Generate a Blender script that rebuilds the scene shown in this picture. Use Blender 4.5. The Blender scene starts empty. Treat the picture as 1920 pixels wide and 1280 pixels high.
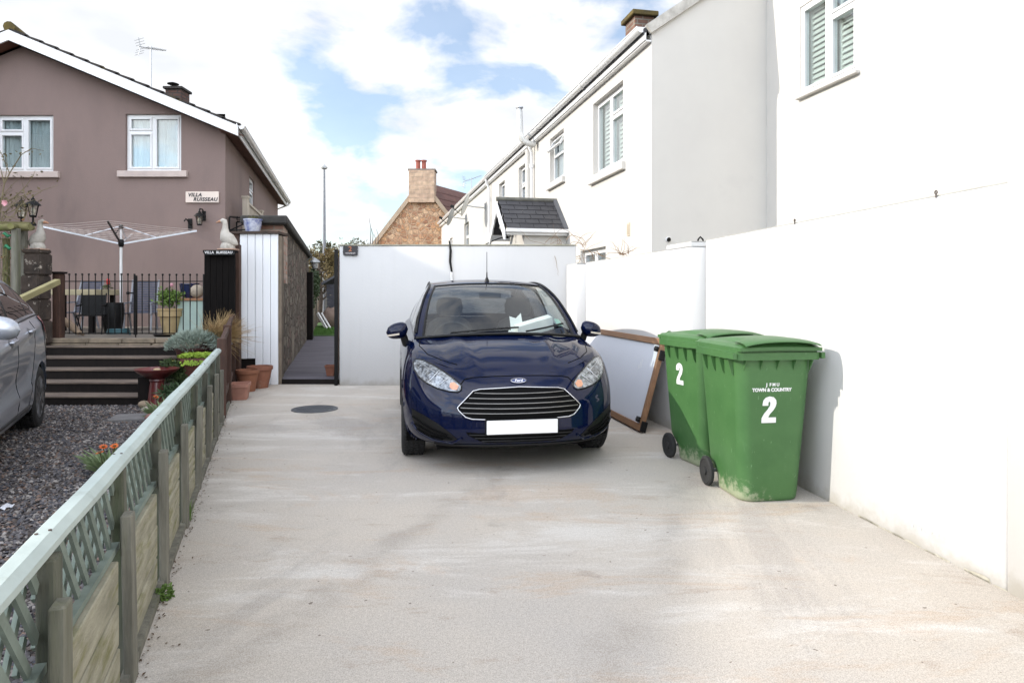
import bpy, bmesh, math, random
from mathutils import Vector, Matrix
from mathutils.bvhtree import BVHTree
R = math.radians
V = Vector
scene = bpy.context.scene
COL = scene.collection
rnd = random.Random(7)

# ---------------------------------------------------------------- camera
CAM_H = 1.33
cam_d = bpy.data.cameras.new("camera")
cam = bpy.data.objects.new("camera", cam_d)
COL.objects.link(cam)
cam.location = (0, 0, CAM_H)
cam.rotation_euler = (R(90), 0, 0)
cam_d.sensor_width = 36.0
cam_d.lens = 24.0
cam_d.shift_y = -88.0 / 1920.0
cam_d.clip_start = 0.05
cam_d.clip_end = 2000
scene.camera = cam

# ---------------------------------------------------------------- sun and sky
SUN_EL, SUN_AZ = 24.0, -4.0          # the sun stands left of the picture and a little ahead of the camera
a_, e_ = R(SUN_AZ), R(SUN_EL)
SUN_DIR = V((-math.cos(a_) * math.cos(e_), math.sin(a_) * math.cos(e_), math.sin(e_)))
sun_d = bpy.data.lights.new("sun", 'SUN')
sun_d.energy = 2.0
sun_d.angle = R(0.5)
sun_d.color = (1.0, 0.93, 0.82)
sun = bpy.data.objects.new("sun", sun_d)
sun.rotation_euler = SUN_DIR.to_track_quat('Z', 'Y').to_euler()
sun.location = (-30, 10, 30)
COL.objects.link(sun)

scene.view_settings.view_transform = 'Standard'
scene.view_settings.look = 'None'
scene.view_settings.exposure = 1.03
scene.view_settings.gamma = 1.0
scene.render.engine = 'CYCLES'
scene.cycles.use_denoising = True
scene.cycles.max_bounces = 8
scene.cycles.diffuse_bounces = 4
scene.cycles.transparent_max_bounces = 12
scene.cycles.sample_clamp_indirect = 6.0
scene.cycles.caustics_reflective = False

world = bpy.data.worlds.new("World")
scene.world = world
world.use_nodes = True
wn, wl = world.node_tree.nodes, world.node_tree.links
wn.clear()

def wnode(t, **kw):
    n = wn.new(t)
    for k, v in kw.items():
        setattr(n, k, v)
    return n

def build_sky():
    out = wnode('ShaderNodeOutputWorld')
    bg = wnode('ShaderNodeBackground')
    bg.inputs['Strength'].default_value = 0.14
    sky = wnode('ShaderNodeTexSky', sky_type='NISHITA', sun_disc=False, sun_elevation=R(SUN_EL),
                sun_rotation=math.atan2(SUN_DIR.x, SUN_DIR.y), air_density=1.0, dust_density=0.6, ozone_density=1.2)
    tc = wnode('ShaderNodeTexCoord')
    # a flat cloud layer overhead: the view direction divided by its height
    sep = wnode('ShaderNodeSeparateXYZ'); wl.new(tc.outputs['Generated'], sep.inputs[0])
    zz = wnode('ShaderNodeMath', operation='MAXIMUM'); wl.new(sep.outputs['Z'], zz.inputs[0]); zz.inputs[1].default_value = 0.0
    za = wnode('ShaderNodeMath', operation='ADD'); wl.new(zz.outputs[0], za.inputs[0]); za.inputs[1].default_value = 0.28
    dx = wnode('ShaderNodeMath', operation='DIVIDE'); wl.new(sep.outputs['X'], dx.inputs[0]); wl.new(za.outputs[0], dx.inputs[1])
    dy = wnode('ShaderNodeMath', operation='DIVIDE'); wl.new(sep.outputs['Y'], dy.inputs[0]); wl.new(za.outputs[0], dy.inputs[1])
    cmb = wnode('ShaderNodeCombineXYZ'); wl.new(dx.outputs[0], cmb.inputs[0]); wl.new(dy.outputs[0], cmb.inputs[1]); wl.new(zz.outputs[0], cmb.inputs[2])
    nz = wnode('ShaderNodeTexNoise'); nz.inputs['Scale'].default_value = 4.2; nz.inputs['Detail'].default_value = 9; nz.inputs['Roughness'].default_value = 0.55
    nz.inputs['Distortion'].default_value = 0.25
    off = wnode('ShaderNodeVectorMath', operation='ADD'); wl.new(cmb.outputs[0], off.inputs[0]); off.inputs[1].default_value = (3.1, 0.4, 1.7)
    wl.new(off.outputs[0], nz.inputs['Vector'])
    acc = nz.outputs['Fac']
    # where the cloud cover opens or thickens: (x/y, z/y, radius, amount)
    def at(px, py):
        d = V(((px - 960) / 1280, 1, (552 - py) / 1280)); d.normalize(); return d
    blobs = [(570, 165, .085, -.19), (640, 215, .07, -.14), (760, 185, .06, -.15), (820, 90, .07, -.16), (925, 130, .07, -.17), (1000, 165, .05, -.10),
             (1060, 185, .05, -.12), (625, 300, .07, -.10), (735, 400, .10, -.10), (860, 370, .09, -.09), (520, 20, .06, -.06), (1215, 15, .06, -.14),
             (700, 100, .08, .12), (860, 225, .10, .16), (740, 260, .06, .12), (520, 300, .08, .16), (250, 100, .30, .16), (90, 30, .25, .18), (1000, 60, .09, .15), (960, 230, .08, .12),
             (590, 350, .05, .06)]
    # warp the lookup a little so that the openings are ragged
    wz = wnode('ShaderNodeTexNoise'); wz.inputs['Scale'].default_value = 9.0; wz.inputs['Detail'].default_value = 6
    wl.new(tc.outputs['Generated'], wz.inputs['Vector'])
    ws = wnode('ShaderNodeVectorMath', operation='SUBTRACT'); wl.new(wz.outputs['Color'], ws.inputs[0]); ws.inputs[1].default_value = (.5, .5, .5)
    wm = wnode('ShaderNodeVectorMath', operation='SCALE'); wl.new(ws.outputs[0], wm.inputs[0]); wm.inputs['Scale'].default_value = 0.14
    wd = wnode('ShaderNodeVectorMath', operation='ADD'); wl.new(tc.outputs['Generated'], wd.inputs[0]); wl.new(wm.outputs[0], wd.inputs[1])
    for (px, py, r, amt) in blobs:
        ds = wnode('ShaderNodeVectorMath', operation='DISTANCE'); wl.new(wd.outputs[0], ds.inputs[0]); ds.inputs[1].default_value = at(px, py)
        mr = wnode('ShaderNodeMapRange', interpolation_type='SMOOTHSTEP'); wl.new(ds.outputs['Value'], mr.inputs['Value'])
        mr.inputs['From Min'].default_value = 0; mr.inputs['From Max'].default_value = r * 1.5
        mr.inputs['To Min'].default_value = amt; mr.inputs['To Max'].default_value = 0
        ad = wnode('ShaderNodeMath', operation='ADD'); wl.new(acc, ad.inputs[0]); wl.new(mr.outputs[0], ad.inputs[1]); acc = ad.outputs[0]
    ramp = wnode('ShaderNodeValToRGB'); wl.new(acc, ramp.inputs[0])
    ramp.color_ramp.elements[0].position = 0.385; ramp.color_ramp.elements[0].color = (0.22, 0.22, 0.22, 1)
    ramp.color_ramp.elements[1].position = 0.555; ramp.color_ramp.elements[1].color = (1, 1, 1, 1)
    # cloud brightness: grey undersides and white tops
    n2 = wnode('ShaderNodeTexNoise'); n2.inputs['Scale'].default_value = 3.0; n2.inputs['Detail'].default_value = 8
    wl.new(cmb.outputs[0], n2.inputs['Vector'])
    cr = wnode('ShaderNodeValToRGB'); wl.new(n2.outputs['Fac'], cr.inputs[0])
    cr.color_ramp.elements[0].position = .35; cr.color_ramp.elements[0].color = (3.25, 3.36, 3.55, 1)
    cr.color_ramp.elements[1].position = .62; cr.color_ramp.elements[1].color = (4.35, 4.35, 4.38, 1)
    sk = wnode('ShaderNodeMixRGB', blend_type='MULTIPLY'); sk.inputs[0].default_value = 1.0
    wl.new(sky.outputs[0], sk.inputs[1]); sk.inputs[2].default_value = (.84, .86, .88, 1)
    mx = wnode('ShaderNodeMixRGB'); wl.new(ramp.outputs[0], mx.inputs[0]); wl.new(sk.outputs[0], mx.inputs[1]); wl.new(cr.outputs[0], mx.inputs[2])
    # sky behind the camera is scaled brighter, added fill for the shaded faces
    bm_ = wnode('ShaderNodeMapRange', interpolation_type='SMOOTHSTEP'); wl.new(sep.outputs['Y'], bm_.inputs['Value'])
    bm_.inputs['From Min'].default_value = 0.15; bm_.inputs['From Max'].default_value = -0.45; bm_.inputs['To Min'].default_value = 1.0; bm_.inputs['To Max'].default_value = 2.9
    bmx = wnode('ShaderNodeVectorMath', operation='SCALE'); wl.new(mx.outputs[0], bmx.inputs[0]); wl.new(bm_.outputs[0], bmx.inputs['Scale'])
    wl.new(bmx.outputs[0], bg.inputs['Color']); wl.new(bg.outputs[0], out.inputs[0])
build_sky()

# ---------------------------------------------------------------- materials
MATS = {}
def nodes_of(name):
    m = bpy.data.materials.new(name); m.use_nodes = True
    nt = m.node_tree
    return m, nt.nodes, nt.links, nt.nodes['Principled BSDF']

def mat(name, c1, c2=None, scale=6.0, rough=0.7, bump=0.0, bscale=60.0, metal=0.0, coat=0.0, detail=5.0, c3=None, s3=1.2, t3=(.52, .68),
        stretch=(1, 1, 1), spec=0.5, emit=None, trans=0.0, sss=0.0):
    if name in MATS: return MATS[name]
    m, N, L, b = nodes_of(name)
    b.inputs['Roughness'].default_value = rough
    b.inputs['Metallic'].default_value = metal
    b.inputs['Coat Weight'].default_value = coat
    b.inputs['Coat Roughness'].default_value = 0.03
    b.inputs['Specular IOR Level'].default_value = spec
    b.inputs['Transmission Weight'].default_value = trans
    tc = N.new('ShaderNodeTexCoord'); mp = N.new('ShaderNodeMapping'); L.new(tc.outputs['Object'], mp.inputs[0]); mp.inputs['Scale'].default_value = stretch
    if c2 is None: c2 = tuple(min(1, x * 0.8) for x in c1)
    nz = N.new('ShaderNodeTexNoise'); nz.inputs['Scale'].default_value = scale; nz.inputs['Detail'].default_value = detail; nz.inputs['Roughness'].default_value = .62
    L.new(mp.outputs[0], nz.inputs['Vector'])
    rp = N.new('ShaderNodeValToRGB'); L.new(nz.outputs['Fac'], rp.inputs[0])
    rp.color_ramp.elements[0].position = .32; rp.color_ramp.elements[0].color = (*c2, 1)
    rp.color_ramp.elements[1].position = .68; rp.color_ramp.elements[1].color = (*c1, 1)
    col = rp.outputs[0]
    if c3 is not None:
        n3 = N.new('ShaderNodeTexNoise'); n3.inputs['Scale'].default_value = s3; n3.inputs['Detail'].default_value = 8; n3.inputs['Roughness'].default_value = .65
        L.new(mp.outputs[0], n3.inputs['Vector'])
        r3 = N.new('ShaderNodeMapRange'); L.new(n3.outputs['Fac'], r3.inputs['Value']); r3.inputs['From Min'].default_value = t3[0]; r3.inputs['From Max'].default_value = t3[1]
        mx = N.new('ShaderNodeMixRGB'); L.new(r3.outputs[0], mx.inputs[0]); L.new(col, mx.inputs[1]); mx.inputs[2].default_value = (*c3, 1); col = mx.outputs[0]
    L.new(col, b.inputs['Base Color'])
    if bump > 0:
        nb = N.new('ShaderNodeTexNoise'); nb.inputs['Scale'].default_value = bscale; nb.inputs['Detail'].default_value = 6; L.new(mp.outputs[0], nb.inputs['Vector'])
        bp = N.new('ShaderNodeBump'); bp.inputs['Strength'].default_value = bump; bp.inputs['Distance'].default_value = 0.01; L.new(nb.outputs['Fac'], bp.inputs['Height'])
        L.new(bp.outputs[0], b.inputs['Normal'])
    if emit:
        b.inputs['Emission Color'].default_value = (*emit[:3], 1); b.inputs['Emission Strength'].default_value = emit[3]
    MATS[name] = m
    return m

def glass_mat(name, tint=(.9, .95, .95), boost=0.06, rough=0.01, ior=1.5):
    if name in MATS: return MATS[name]
    m = bpy.data.materials.new(name); m.use_nodes = True
    N, L = m.node_tree.nodes, m.node_tree.links
    N.clear()
    o = N.new('ShaderNodeOutputMaterial'); t = N.new('ShaderNodeBsdfTransparent'); t.inputs[0].default_value = (*tint, 1)
    g = N.new('ShaderNodeBsdfGlossy'); g.inputs['Roughness'].default_value = rough; g.inputs[0].default_value = (1, 1, 1, 1)
    tc = N.new('ShaderNodeTexCoord'); nz = N.new('ShaderNodeTexNoise'); nz.inputs['Scale'].default_value = 1.3; L.new(tc.outputs['Object'], nz.inputs['Vector'])
    bp = N.new('ShaderNodeBump'); bp.inputs['Strength'].default_value = .04; bp.inputs['Distance'].default_value = .05; L.new(nz.outputs['Fac'], bp.inputs['Height']); L.new(bp.outputs[0], g.inputs['Normal'])
    f = N.new('ShaderNodeFresnel')
    ge = N.new('ShaderNodeNewGeometry'); io = N.new('ShaderNodeMath'); io.operation = 'MULTIPLY_ADD'      # the same reflectance from both sides of the sheet
    L.new(ge.outputs['Backfacing'], io.inputs[0]); io.inputs[1].default_value = 1 / ior - ior; io.inputs[2].default_value = ior; L.new(io.outputs[0], f.inputs[0])
    ad = N.new('ShaderNodeMath'); ad.operation = 'ADD'; ad.use_clamp = True; L.new(f.outputs[0], ad.inputs[0]); ad.inputs[1].default_value = boost
    x = N.new('ShaderNodeMixShader'); L.new(ad.outputs[0], x.inputs[0]); L.new(t.outputs[0], x.inputs[1]); L.new(g.outputs[0], x.inputs[2]); L.new(x.outputs[0], o.inputs[0])
    MATS[name] = m
    return m

def brick_mat(name, c1, c2, mortar, sx, row, rough=.85, bias=0.0, axes='XZ', msize=.012, c3=None):
    """bricks or blocks laid in courses on an upright face; row = course height in metres, sx = block length"""
    if name in MATS: return MATS[name]
    m, N, L, b = nodes_of(name)
    b.inputs['Roughness'].default_value = rough
    tc = N.new('ShaderNodeTexCoord'); sp = N.new('ShaderNodeSeparateXYZ'); L.new(tc.outputs['Object'], sp.inputs[0])
    ad = N.new('ShaderNodeMath'); ad.operation = 'ADD'; L.new(sp.outputs['X'], ad.inputs[0]); L.new(sp.outputs['Y'], ad.inputs[1])
    cb = N.new('ShaderNodeCombineXYZ'); L.new(ad.outputs[0], cb.inputs[0]); L.new(sp.outputs['Z'], cb.inputs[1])
    br = N.new('ShaderNodeTexBrick'); L.new(cb.outputs[0], br.inputs['Vector'])
    br.inputs['Scale'].default_value = 1.0; br.inputs['Brick Width'].default_value = sx; br.inputs['Row Height'].default_value = row
    br.inputs['Mortar Size'].default_value = msize; br.inputs['Mortar Smooth'].default_value = .3; br.inputs['Bias'].default_value = bias
    br.inputs['Color1'].default_value = (*c1, 1); br.inputs['Color2'].default_value = (*c2, 1); br.inputs['Mortar'].default_value = (*mortar, 1)
    nz = N.new('ShaderNodeTexNoise'); nz.inputs['Scale'].default_value = 5; nz.inputs['Detail'].default_value = 7; L.new(tc.outputs['Object'], nz.inputs['Vector'])
    mr = N.new('ShaderNodeMapRange'); L.new(nz.outputs['Fac'], mr.inputs[0]); mr.inputs['From Min'].default_value = .3; mr.inputs['From Max'].default_value = .7; mr.inputs['To Min'].default_value = .65; mr.inputs['To Max'].default_value = 1.15
    mx = N.new('ShaderNodeMixRGB'); mx.blend_type = 'MULTIPLY'; mx.inputs[0].default_value = 1; L.new(br.outputs['Color'], mx.inputs[1]); L.new(mr.outputs[0], mx.inputs[2])
    L.new(mx.outputs[0], b.inputs['Base Color'])
    bp = N.new('ShaderNodeBump'); bp.inputs['Strength'].default_value = .6; bp.inputs['Distance'].default_value = .02; bp.invert = True; L.new(br.outputs['Fac'], bp.inputs['Height']); L.new(bp.outputs[0], b.inputs['Normal'])
    MATS[name] = m
    return m

def rubble_mat(name, cols, mortar, scale=(3.2, 3.2, 6.0), rough=.9):
    """random stones: voronoi cells with mortar joints"""
    if name in MATS: return MATS[name]
    m, N, L, b = nodes_of(name)
    b.inputs['Roughness'].default_value = rough
    tc = N.new('ShaderNodeTexCoord'); mp = N.new('ShaderNodeMapping'); mp.inputs['Scale'].default_value = scale; L.new(tc.outputs['Object'], mp.inputs[0])
    nz = N.new('ShaderNodeTexNoise'); nz.inputs['Scale'].default_value = 2.0; nz.inputs['Detail'].default_value = 4; L.new(mp.outputs[0], nz.inputs['Vector'])
    mxv = N.new('ShaderNodeMixRGB'); mxv.inputs[0].default_value = .14; L.new(mp.outputs[0], mxv.inputs[1]); L.new(nz.outputs['Color'], mxv.inputs[2])
    v1 = N.new('ShaderNodeTexVoronoi'); v1.inputs['Scale'].default_value = 1.0; L.new(mxv.outputs[0], v1.inputs['Vector'])
    v2 = N.new('ShaderNodeTexVoronoi'); v2.feature = 'DISTANCE_TO_EDGE'; v2.inputs['Scale'].default_value = 1.0; L.new(mxv.outputs[0], v2.inputs['Vector'])
    sp = N.new('ShaderNodeSeparateColor'); L.new(v1.outputs['Color'], sp.inputs[0])
    rp = N.new('ShaderNodeValToRGB'); L.new(sp.outputs[0], rp.inputs[0])
    while len(rp.color_ramp.elements) < len(cols): rp.color_ramp.elements.new(.5)
    for i, c in enumerate(cols):
        rp.color_ramp.elements[i].position = i / (len(cols) - 1); rp.color_ramp.elements[i].color = (*c, 1)
    fz = N.new('ShaderNodeTexNoise'); fz.inputs['Scale'].default_value = 14; fz.inputs['Detail'].default_value = 8; L.new(tc.outputs['Object'], fz.inputs['Vector'])
    mr = N.new('ShaderNodeMapRange'); L.new(fz.outputs['Fac'], mr.inputs[0]); mr.inputs['From Min'].default_value = .3; mr.inputs['From Max'].default_value = .7; mr.inputs['To Min'].default_value = .55; mr.inputs['To Max'].default_value = 1.25
    mu = N.new('ShaderNodeMixRGB'); mu.blend_type = 'MULTIPLY'; mu.inputs[0].default_value = 1; L.new(rp.outputs[0], mu.inputs[1]); L.new(mr.outputs[0], mu.inputs[2])
    jr = N.new('ShaderNodeMapRange'); L.new(v2.outputs['Distance'], jr.inputs[0]); jr.inputs['From Min'].default_value = .03; jr.inputs['From Max'].default_value = .10
    mx = N.new('ShaderNodeMixRGB'); L.new(jr.outputs[0], mx.inputs[0]); mx.inputs[1].default_value = (*mortar, 1); L.new(mu.outputs[0], mx.inputs[2])
    L.new(mx.outputs[0], b.inputs['Base Color'])
    ad = N.new('ShaderNodeMath'); ad.operation = 'MULTIPLY_ADD'; L.new(fz.outputs['Fac'], ad.inputs[0]); ad.inputs[1].default_value = .5; L.new(jr.outputs[0], ad.inputs[2])
    bp = N.new('ShaderNodeBump'); bp.inputs['Strength'].default_value = .8; bp.inputs['Distance'].default_value = .04; L.new(ad.outputs[0], bp.inputs['Height']); L.new(bp.outputs[0], b.inputs['Normal'])
    MATS[name] = m
    return m

# ---------------------------------------------------------------- mesh builder
class MB:
    def __init__(s): s.v = []; s.f = []; s.mi = []
    def add(s, vs, fs, m=0):
        o = len(s.v); s.v += [tuple(p) for p in vs]; s.f += [tuple(i + o for i in f) for f in fs]; s.mi += [m] * len(fs)
    def obox(s, c, ax, ay, az, m=0):
        c, ax, ay, az = V(c), V(ax), V(ay), V(az)
        vs = [c + i * ax + j * ay + k * az for k in (-1, 1) for j in (-1, 1) for i in (-1, 1)]
        fs = [(0, 2, 3, 1), (4, 5, 7, 6), (0, 1, 5, 4), (2, 6, 7, 3), (0, 4, 6, 2), (1, 3, 7, 5)]
        if ax.cross(ay).dot(az) < 0: fs = [f[::-1] for f in fs]
        s.add(vs, fs, m)
    def box(s, lo, hi, m=0):
        lo, hi = V(lo), V(hi); c = (lo + hi) / 2; h = (hi - lo) / 2
        s.obox(c, (h.x, 0, 0), (0, h.y, 0), (0, 0, h.z), m)
    def bar(s, p, q, w, t, up=(0, 0, 1), m=0):
        """a bar of section w (sideways) x t (along up) from p to q"""
        p, q = V(p), V(q); d = (q - p); L = d.length; d.normalize()
        u = V(up); side = d.cross(u)
        if side.length < 1e-4: side = d.cross(V((1, 0, 0)))
        side.normalize(); u = side.cross(d)
        s.obox((p + q) / 2, d * L / 2, side * w / 2, u * t / 2, m)
    def tube(s, pts, r, n=8, cap=True, m=0):
        pts = [V(p) for p in pts]; k = len(pts)
        rs = [r] * k if not hasattr(r, '__len__') else r
        rings = []; ref = None
        for i in range(k):
            d = (pts[min(i + 1, k - 1)] - pts[max(i - 1, 0)])
            if d.length < 1e-9: d = V((0, 0, 1))
            d.normalize()
            if ref is None:
                ref = V((0, 0, 1)) if abs(d.z) < .9 else V((1, 0, 0))
            a = d.cross(ref)
            if a.length < 1e-4: a = d.cross(V((0, 1, 0)))
            a.normalize(); b = a.cross(d); ref = b
            rings.append([pts[i] + rs[i] * (math.cos(t) * a + math.sin(t) * b) for t in [2 * math.pi * j / n for j in range(n)]])
        vs = [p for q in rings for p in q]; fs = []
        for i in range(k - 1):
            for j in range(n):
                fs.append((i * n + j, i * n + (j + 1) % n, (i + 1) * n + (j + 1) % n, (i + 1) * n + j))
        if cap: fs.append(tuple(range(n))[::-1]); fs.append(tuple((k - 1) * n + j for j in range(n)))
        s.add(vs, fs, m)
    def cyl(s, p, q, r, r2=None, n=16, m=0): s.tube([p, q], [r, r if r2 is None else r2], n, True, m)
    def lathe(s, c, prof, n=24, m=0, axis='Z', close=False):
        c = V(c); vs = []; fs = []; k = len(prof)
        for (r, z) in prof:
            for j in range(n):
                t = 2 * math.pi * j / n
                if axis == 'Z': p = V((r * math.cos(t), r * math.sin(t), z))
                elif axis == 'X': p = V((z, r * math.cos(t), r * math.sin(t)))
                else: p = V((r * math.cos(t), z, r * math.sin(t)))
                vs.append(c + p)
        flip = axis == 'Y'
        for i in range(k - 1):
            for j in range(n):
                f = (i * n + j, i * n + (j + 1) % n, (i + 1) * n + (j + 1) % n, (i + 1) * n + j)
                fs.append(f[::-1] if flip else f)
        if not close:
            a = tuple(range(n)); b = tuple((k - 1) * n + j for j in range(n))
            fs.append(a if flip else a[::-1]); fs.append(b[::-1] if flip else b)
        s.add(vs, fs, m)
    def grid(s, rows, m=0, flip=False):
        h, w = len(rows), len(rows[0]); vs = [p for r in rows for p in r]; fs = []
        for i in range(h - 1):
            for j in range(w - 1):
                f = (i * w + j, i * w + j + 1, (i + 1) * w + j + 1, (i + 1) * w + j); fs.append(f[::-1] if flip else f)
        s.add(vs, fs, m)
    def prism(s, poly, d, m=0):
        """polygon of 3D points, extruded by vector d"""
        d = V(d); n = len(poly); a = [V(p) for p in poly]
        nrm = V((0, 0, 0))
        for i in range(n): nrm += a[i].cross(a[(i + 1) % n])
        if nrm.dot(d) > 0: a = a[::-1]
        vs = a + [p + d for p in a]
        fs = [tuple(range(n)), tuple(range(2 * n - 1, n - 1, -1))] + [((i + 1) % n, i, n + i, n + (i + 1) % n) for i in range(n)]
        s.add(vs, fs, m)
    def ball(s, c, r, n=12, m=0):
        c = V(c); r = V(r) if hasattr(r, '__len__') else V((r, r, r))
        k = n // 2; rows = []
        for i in range(k + 1):
            ph = math.pi * i / k
            rows.append([c + V((r.x * math.sin(ph) * math.cos(t), r.y * math.sin(ph) * math.sin(t), -r.z * math.cos(ph))) for t in [2 * math.pi * j / n for j in range(n + 1)]])
        s.grid(rows, m)
    def leaf(s, p, d, n, L, w, m=0):
        """one leaf: a bent pair of quads from p along d"""
        p, d = V(p), V(d).normalized(); side = d.cross(V(n))
        if side.length < 1e-3: side = d.cross(V((.3, .5, 1)))
        side.normalize(); nn = side.cross(d)
        a = p; b = p + d * L * .5 + nn * L * .10; c = p + d * L
        s.add([a, b - side * w / 2, c, b + side * w / 2], [(0, 1, 2), (0, 2, 3)], m)
    def build(s, name, mt, parent=None, world=False, smooth=None, bevel=0.0, merge=0.0, segs=1):
        vs = s.v
        if world and parent is not None:
            M = PM[parent.name].inverted(); vs = [M @ V(p) for p in vs]
        me = bpy.data.meshes.new(name); me.from_pydata([tuple(p) for p in vs], [], s.f)
        ms = mt if isinstance(mt, (list, tuple)) else [mt]
        for q in ms: me.materials.append(q)
        if len(ms) > 1: me.polygons.foreach_set('material_index', s.mi)
        if bevel or merge:
            bm = bmesh.new(); bm.from_mesh(me)
            if merge: bmesh.ops.remove_doubles(bm, verts=bm.verts, dist=merge)
            if bevel:
                ed = [e for e in bm.edges if len(e.link_faces) == 2 and e.calc_face_angle(0) > R(40)]
                bmesh.ops.bevel(bm, geom=ed, offset=bevel, segments=segs, affect='EDGES', clamp_overlap=True)
            bm.to_mesh(me); bm.free()
        if smooth is not None:
            me.polygons.foreach_set('use_smooth', [True] * len(me.polygons)); me.set_sharp_from_angle(angle=R(smooth))
        me.update()
        o = bpy.data.objects.new(name, me); COL.objects.link(o)
        if parent is not None: o.parent = parent; PM[o.name] = PM[parent.name]
        else: PM[o.name] = Matrix.Identity(4)
        return o
PM = {}

def tag(o, label, cat, group=None, kind=None):
    o['label'] = label; o['category'] = cat
    if group: o['group'] = group
    if kind: o['kind'] = kind
    return o
def thing(name, label, cat, loc=(0, 0, 0), rz=0.0, group=None):
    o = bpy.data.objects.new(name, None); COL.objects.link(o); o.empty_display_size = .1
    o.location = loc; o.rotation_euler = (0, 0, rz)
    PM[o.name] = Matrix.Translation(V(loc)) @ Matrix.Rotation(rz, 4, 'Z')
    return tag(o, label, cat, group)
def structure(name, mb, mt, **k):
    o = mb.build(name, mt, **k); o['kind'] = 'structure'; return o
def stuff(name, mb, mt, label, cat, **k):
    o = mb.build(name, mt, **k); o['kind'] = 'stuff'; o['label'] = label; o['category'] = cat; return o
def kids(o): return [c for c in bpy.data.objects if c.parent == o]
def dup(root, loc, rz=None, label=None, scale=None):
    r = root.copy(); COL.objects.link(r); r.location = loc
    if rz is not None: r.rotation_euler = (0, 0, rz)
    if scale is not None: r.scale = (scale, scale, scale)
    if label: r['label'] = label
    PM[r.name] = Matrix.Translation(V(loc)) @ Matrix.Rotation(r.rotation_euler[2], 4, 'Z')
    for ch in kids(root):
        c = ch.copy(); COL.objects.link(c); c.parent = r
        for g in kids(ch):
            d = g.copy(); COL.objects.link(d); d.parent = c
    return r
def text_obj(name, body, size, mt, parent, mw, extrude=.002, offset=0.0, shear=0.0, spacing=1.0, align='CENTER', world=True):
    """lettering turned into a mesh; mw is the frame: x along the words, y up, z out"""
    cu = bpy.data.curves.new(name, 'FONT'); cu.body = body; cu.size = size; cu.extrude = extrude; cu.offset = offset; cu.shear = shear
    cu.space_character = spacing; cu.align_x = align; cu.align_y = 'CENTER'
    t = bpy.data.objects.new(name + '_curve', cu); COL.objects.link(t)
    dg = bpy.context.evaluated_depsgraph_get()
    me = bpy.data.meshes.new_from_object(t.evaluated_get(dg)); bpy.data.objects.remove(t); bpy.data.curves.remove(cu)
    M = mw
    if world and parent is not None: M = PM[parent.name].inverted() @ mw
    me.transform(M); me.materials.clear(); me.materials.append(mt); me.name = name
    o = bpy.data.objects.new(name, me); COL.objects.link(o); o.parent = parent; PM[o.name] = PM[parent.name]
    return o
def frame_mx(o, x, y):
    x, y = V(x).normalized(), V(y).normalized(); z = x.cross(y)
    return Matrix(((x.x, y.x, z.x, o[0]), (x.y, y.y, z.y, o[1]), (x.z, y.z, z.z, o[2]), (0, 0, 0, 1)))
def P(px, py, Y):
    """the point of the place seen at photo pixel (px, py) when it stands Y metres ahead"""
    return V(((px - 960) / 1280 * Y, Y, CAM_H + (552 - py) / 1280 * Y))

def wall_face(mb, O, a, n, x0, x1, z0, top, openings=(), depth=.12, breaks=(), m=0):
    """an upright wall face with real openings and reveals. top(x) gives the height; openings are (x0, x1, z0, z1)"""
    O, a, n = V(O), V(a).normalized(), V(n).normalized()
    def pt(x, z, d=0): return O + a * x + V((0, 0, z)) - n * d
    flip = a.cross(V((0, 0, 1))).dot(n) < 0
    def quad(p):
        mb.add(p[::-1] if flip else p, [(0, 1, 2, 3)], m)
    xs = sorted(set([x0, x1] + list(breaks) + [o[0] for o in openings] + [o[1] for o in openings]))
    zs = sorted(set([z0] + [o[2] for o in openings] + [o[3] for o in openings]))
    for xa, xb in zip(xs[:-1], xs[1:]):
        for i, za in enumerate(zs):
            last = i == len(zs) - 1
            zb = None if last else zs[i + 1]
            xm = (xa + xb) / 2; zm = za + 1e-4
            if any(o[0] < xm < o[1] and o[2] <= zm < o[3] for o in openings): continue
            quad([pt(xa, za), pt(xb, za), pt(xb, top(xb) if last else zb), pt(xa, top(xa) if last else zb)])
    for (ox0, ox1, oz0, oz1) in openings:
        quad([pt(ox0, oz0), pt(ox0, oz1), pt(ox0, oz1, depth), pt(ox0, oz0, depth)])
        quad([pt(ox1, oz1), pt(ox1, oz0), pt(ox1, oz0, depth), pt(ox1, oz1, depth)])
        quad([pt(ox0, oz1), pt(ox1, oz1), pt(ox1, oz1, depth), pt(ox0, oz1, depth)])
        quad([pt(ox1, oz0), pt(ox0, oz0), pt(ox0, oz0, depth), pt(ox1, oz0, depth)])

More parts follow.
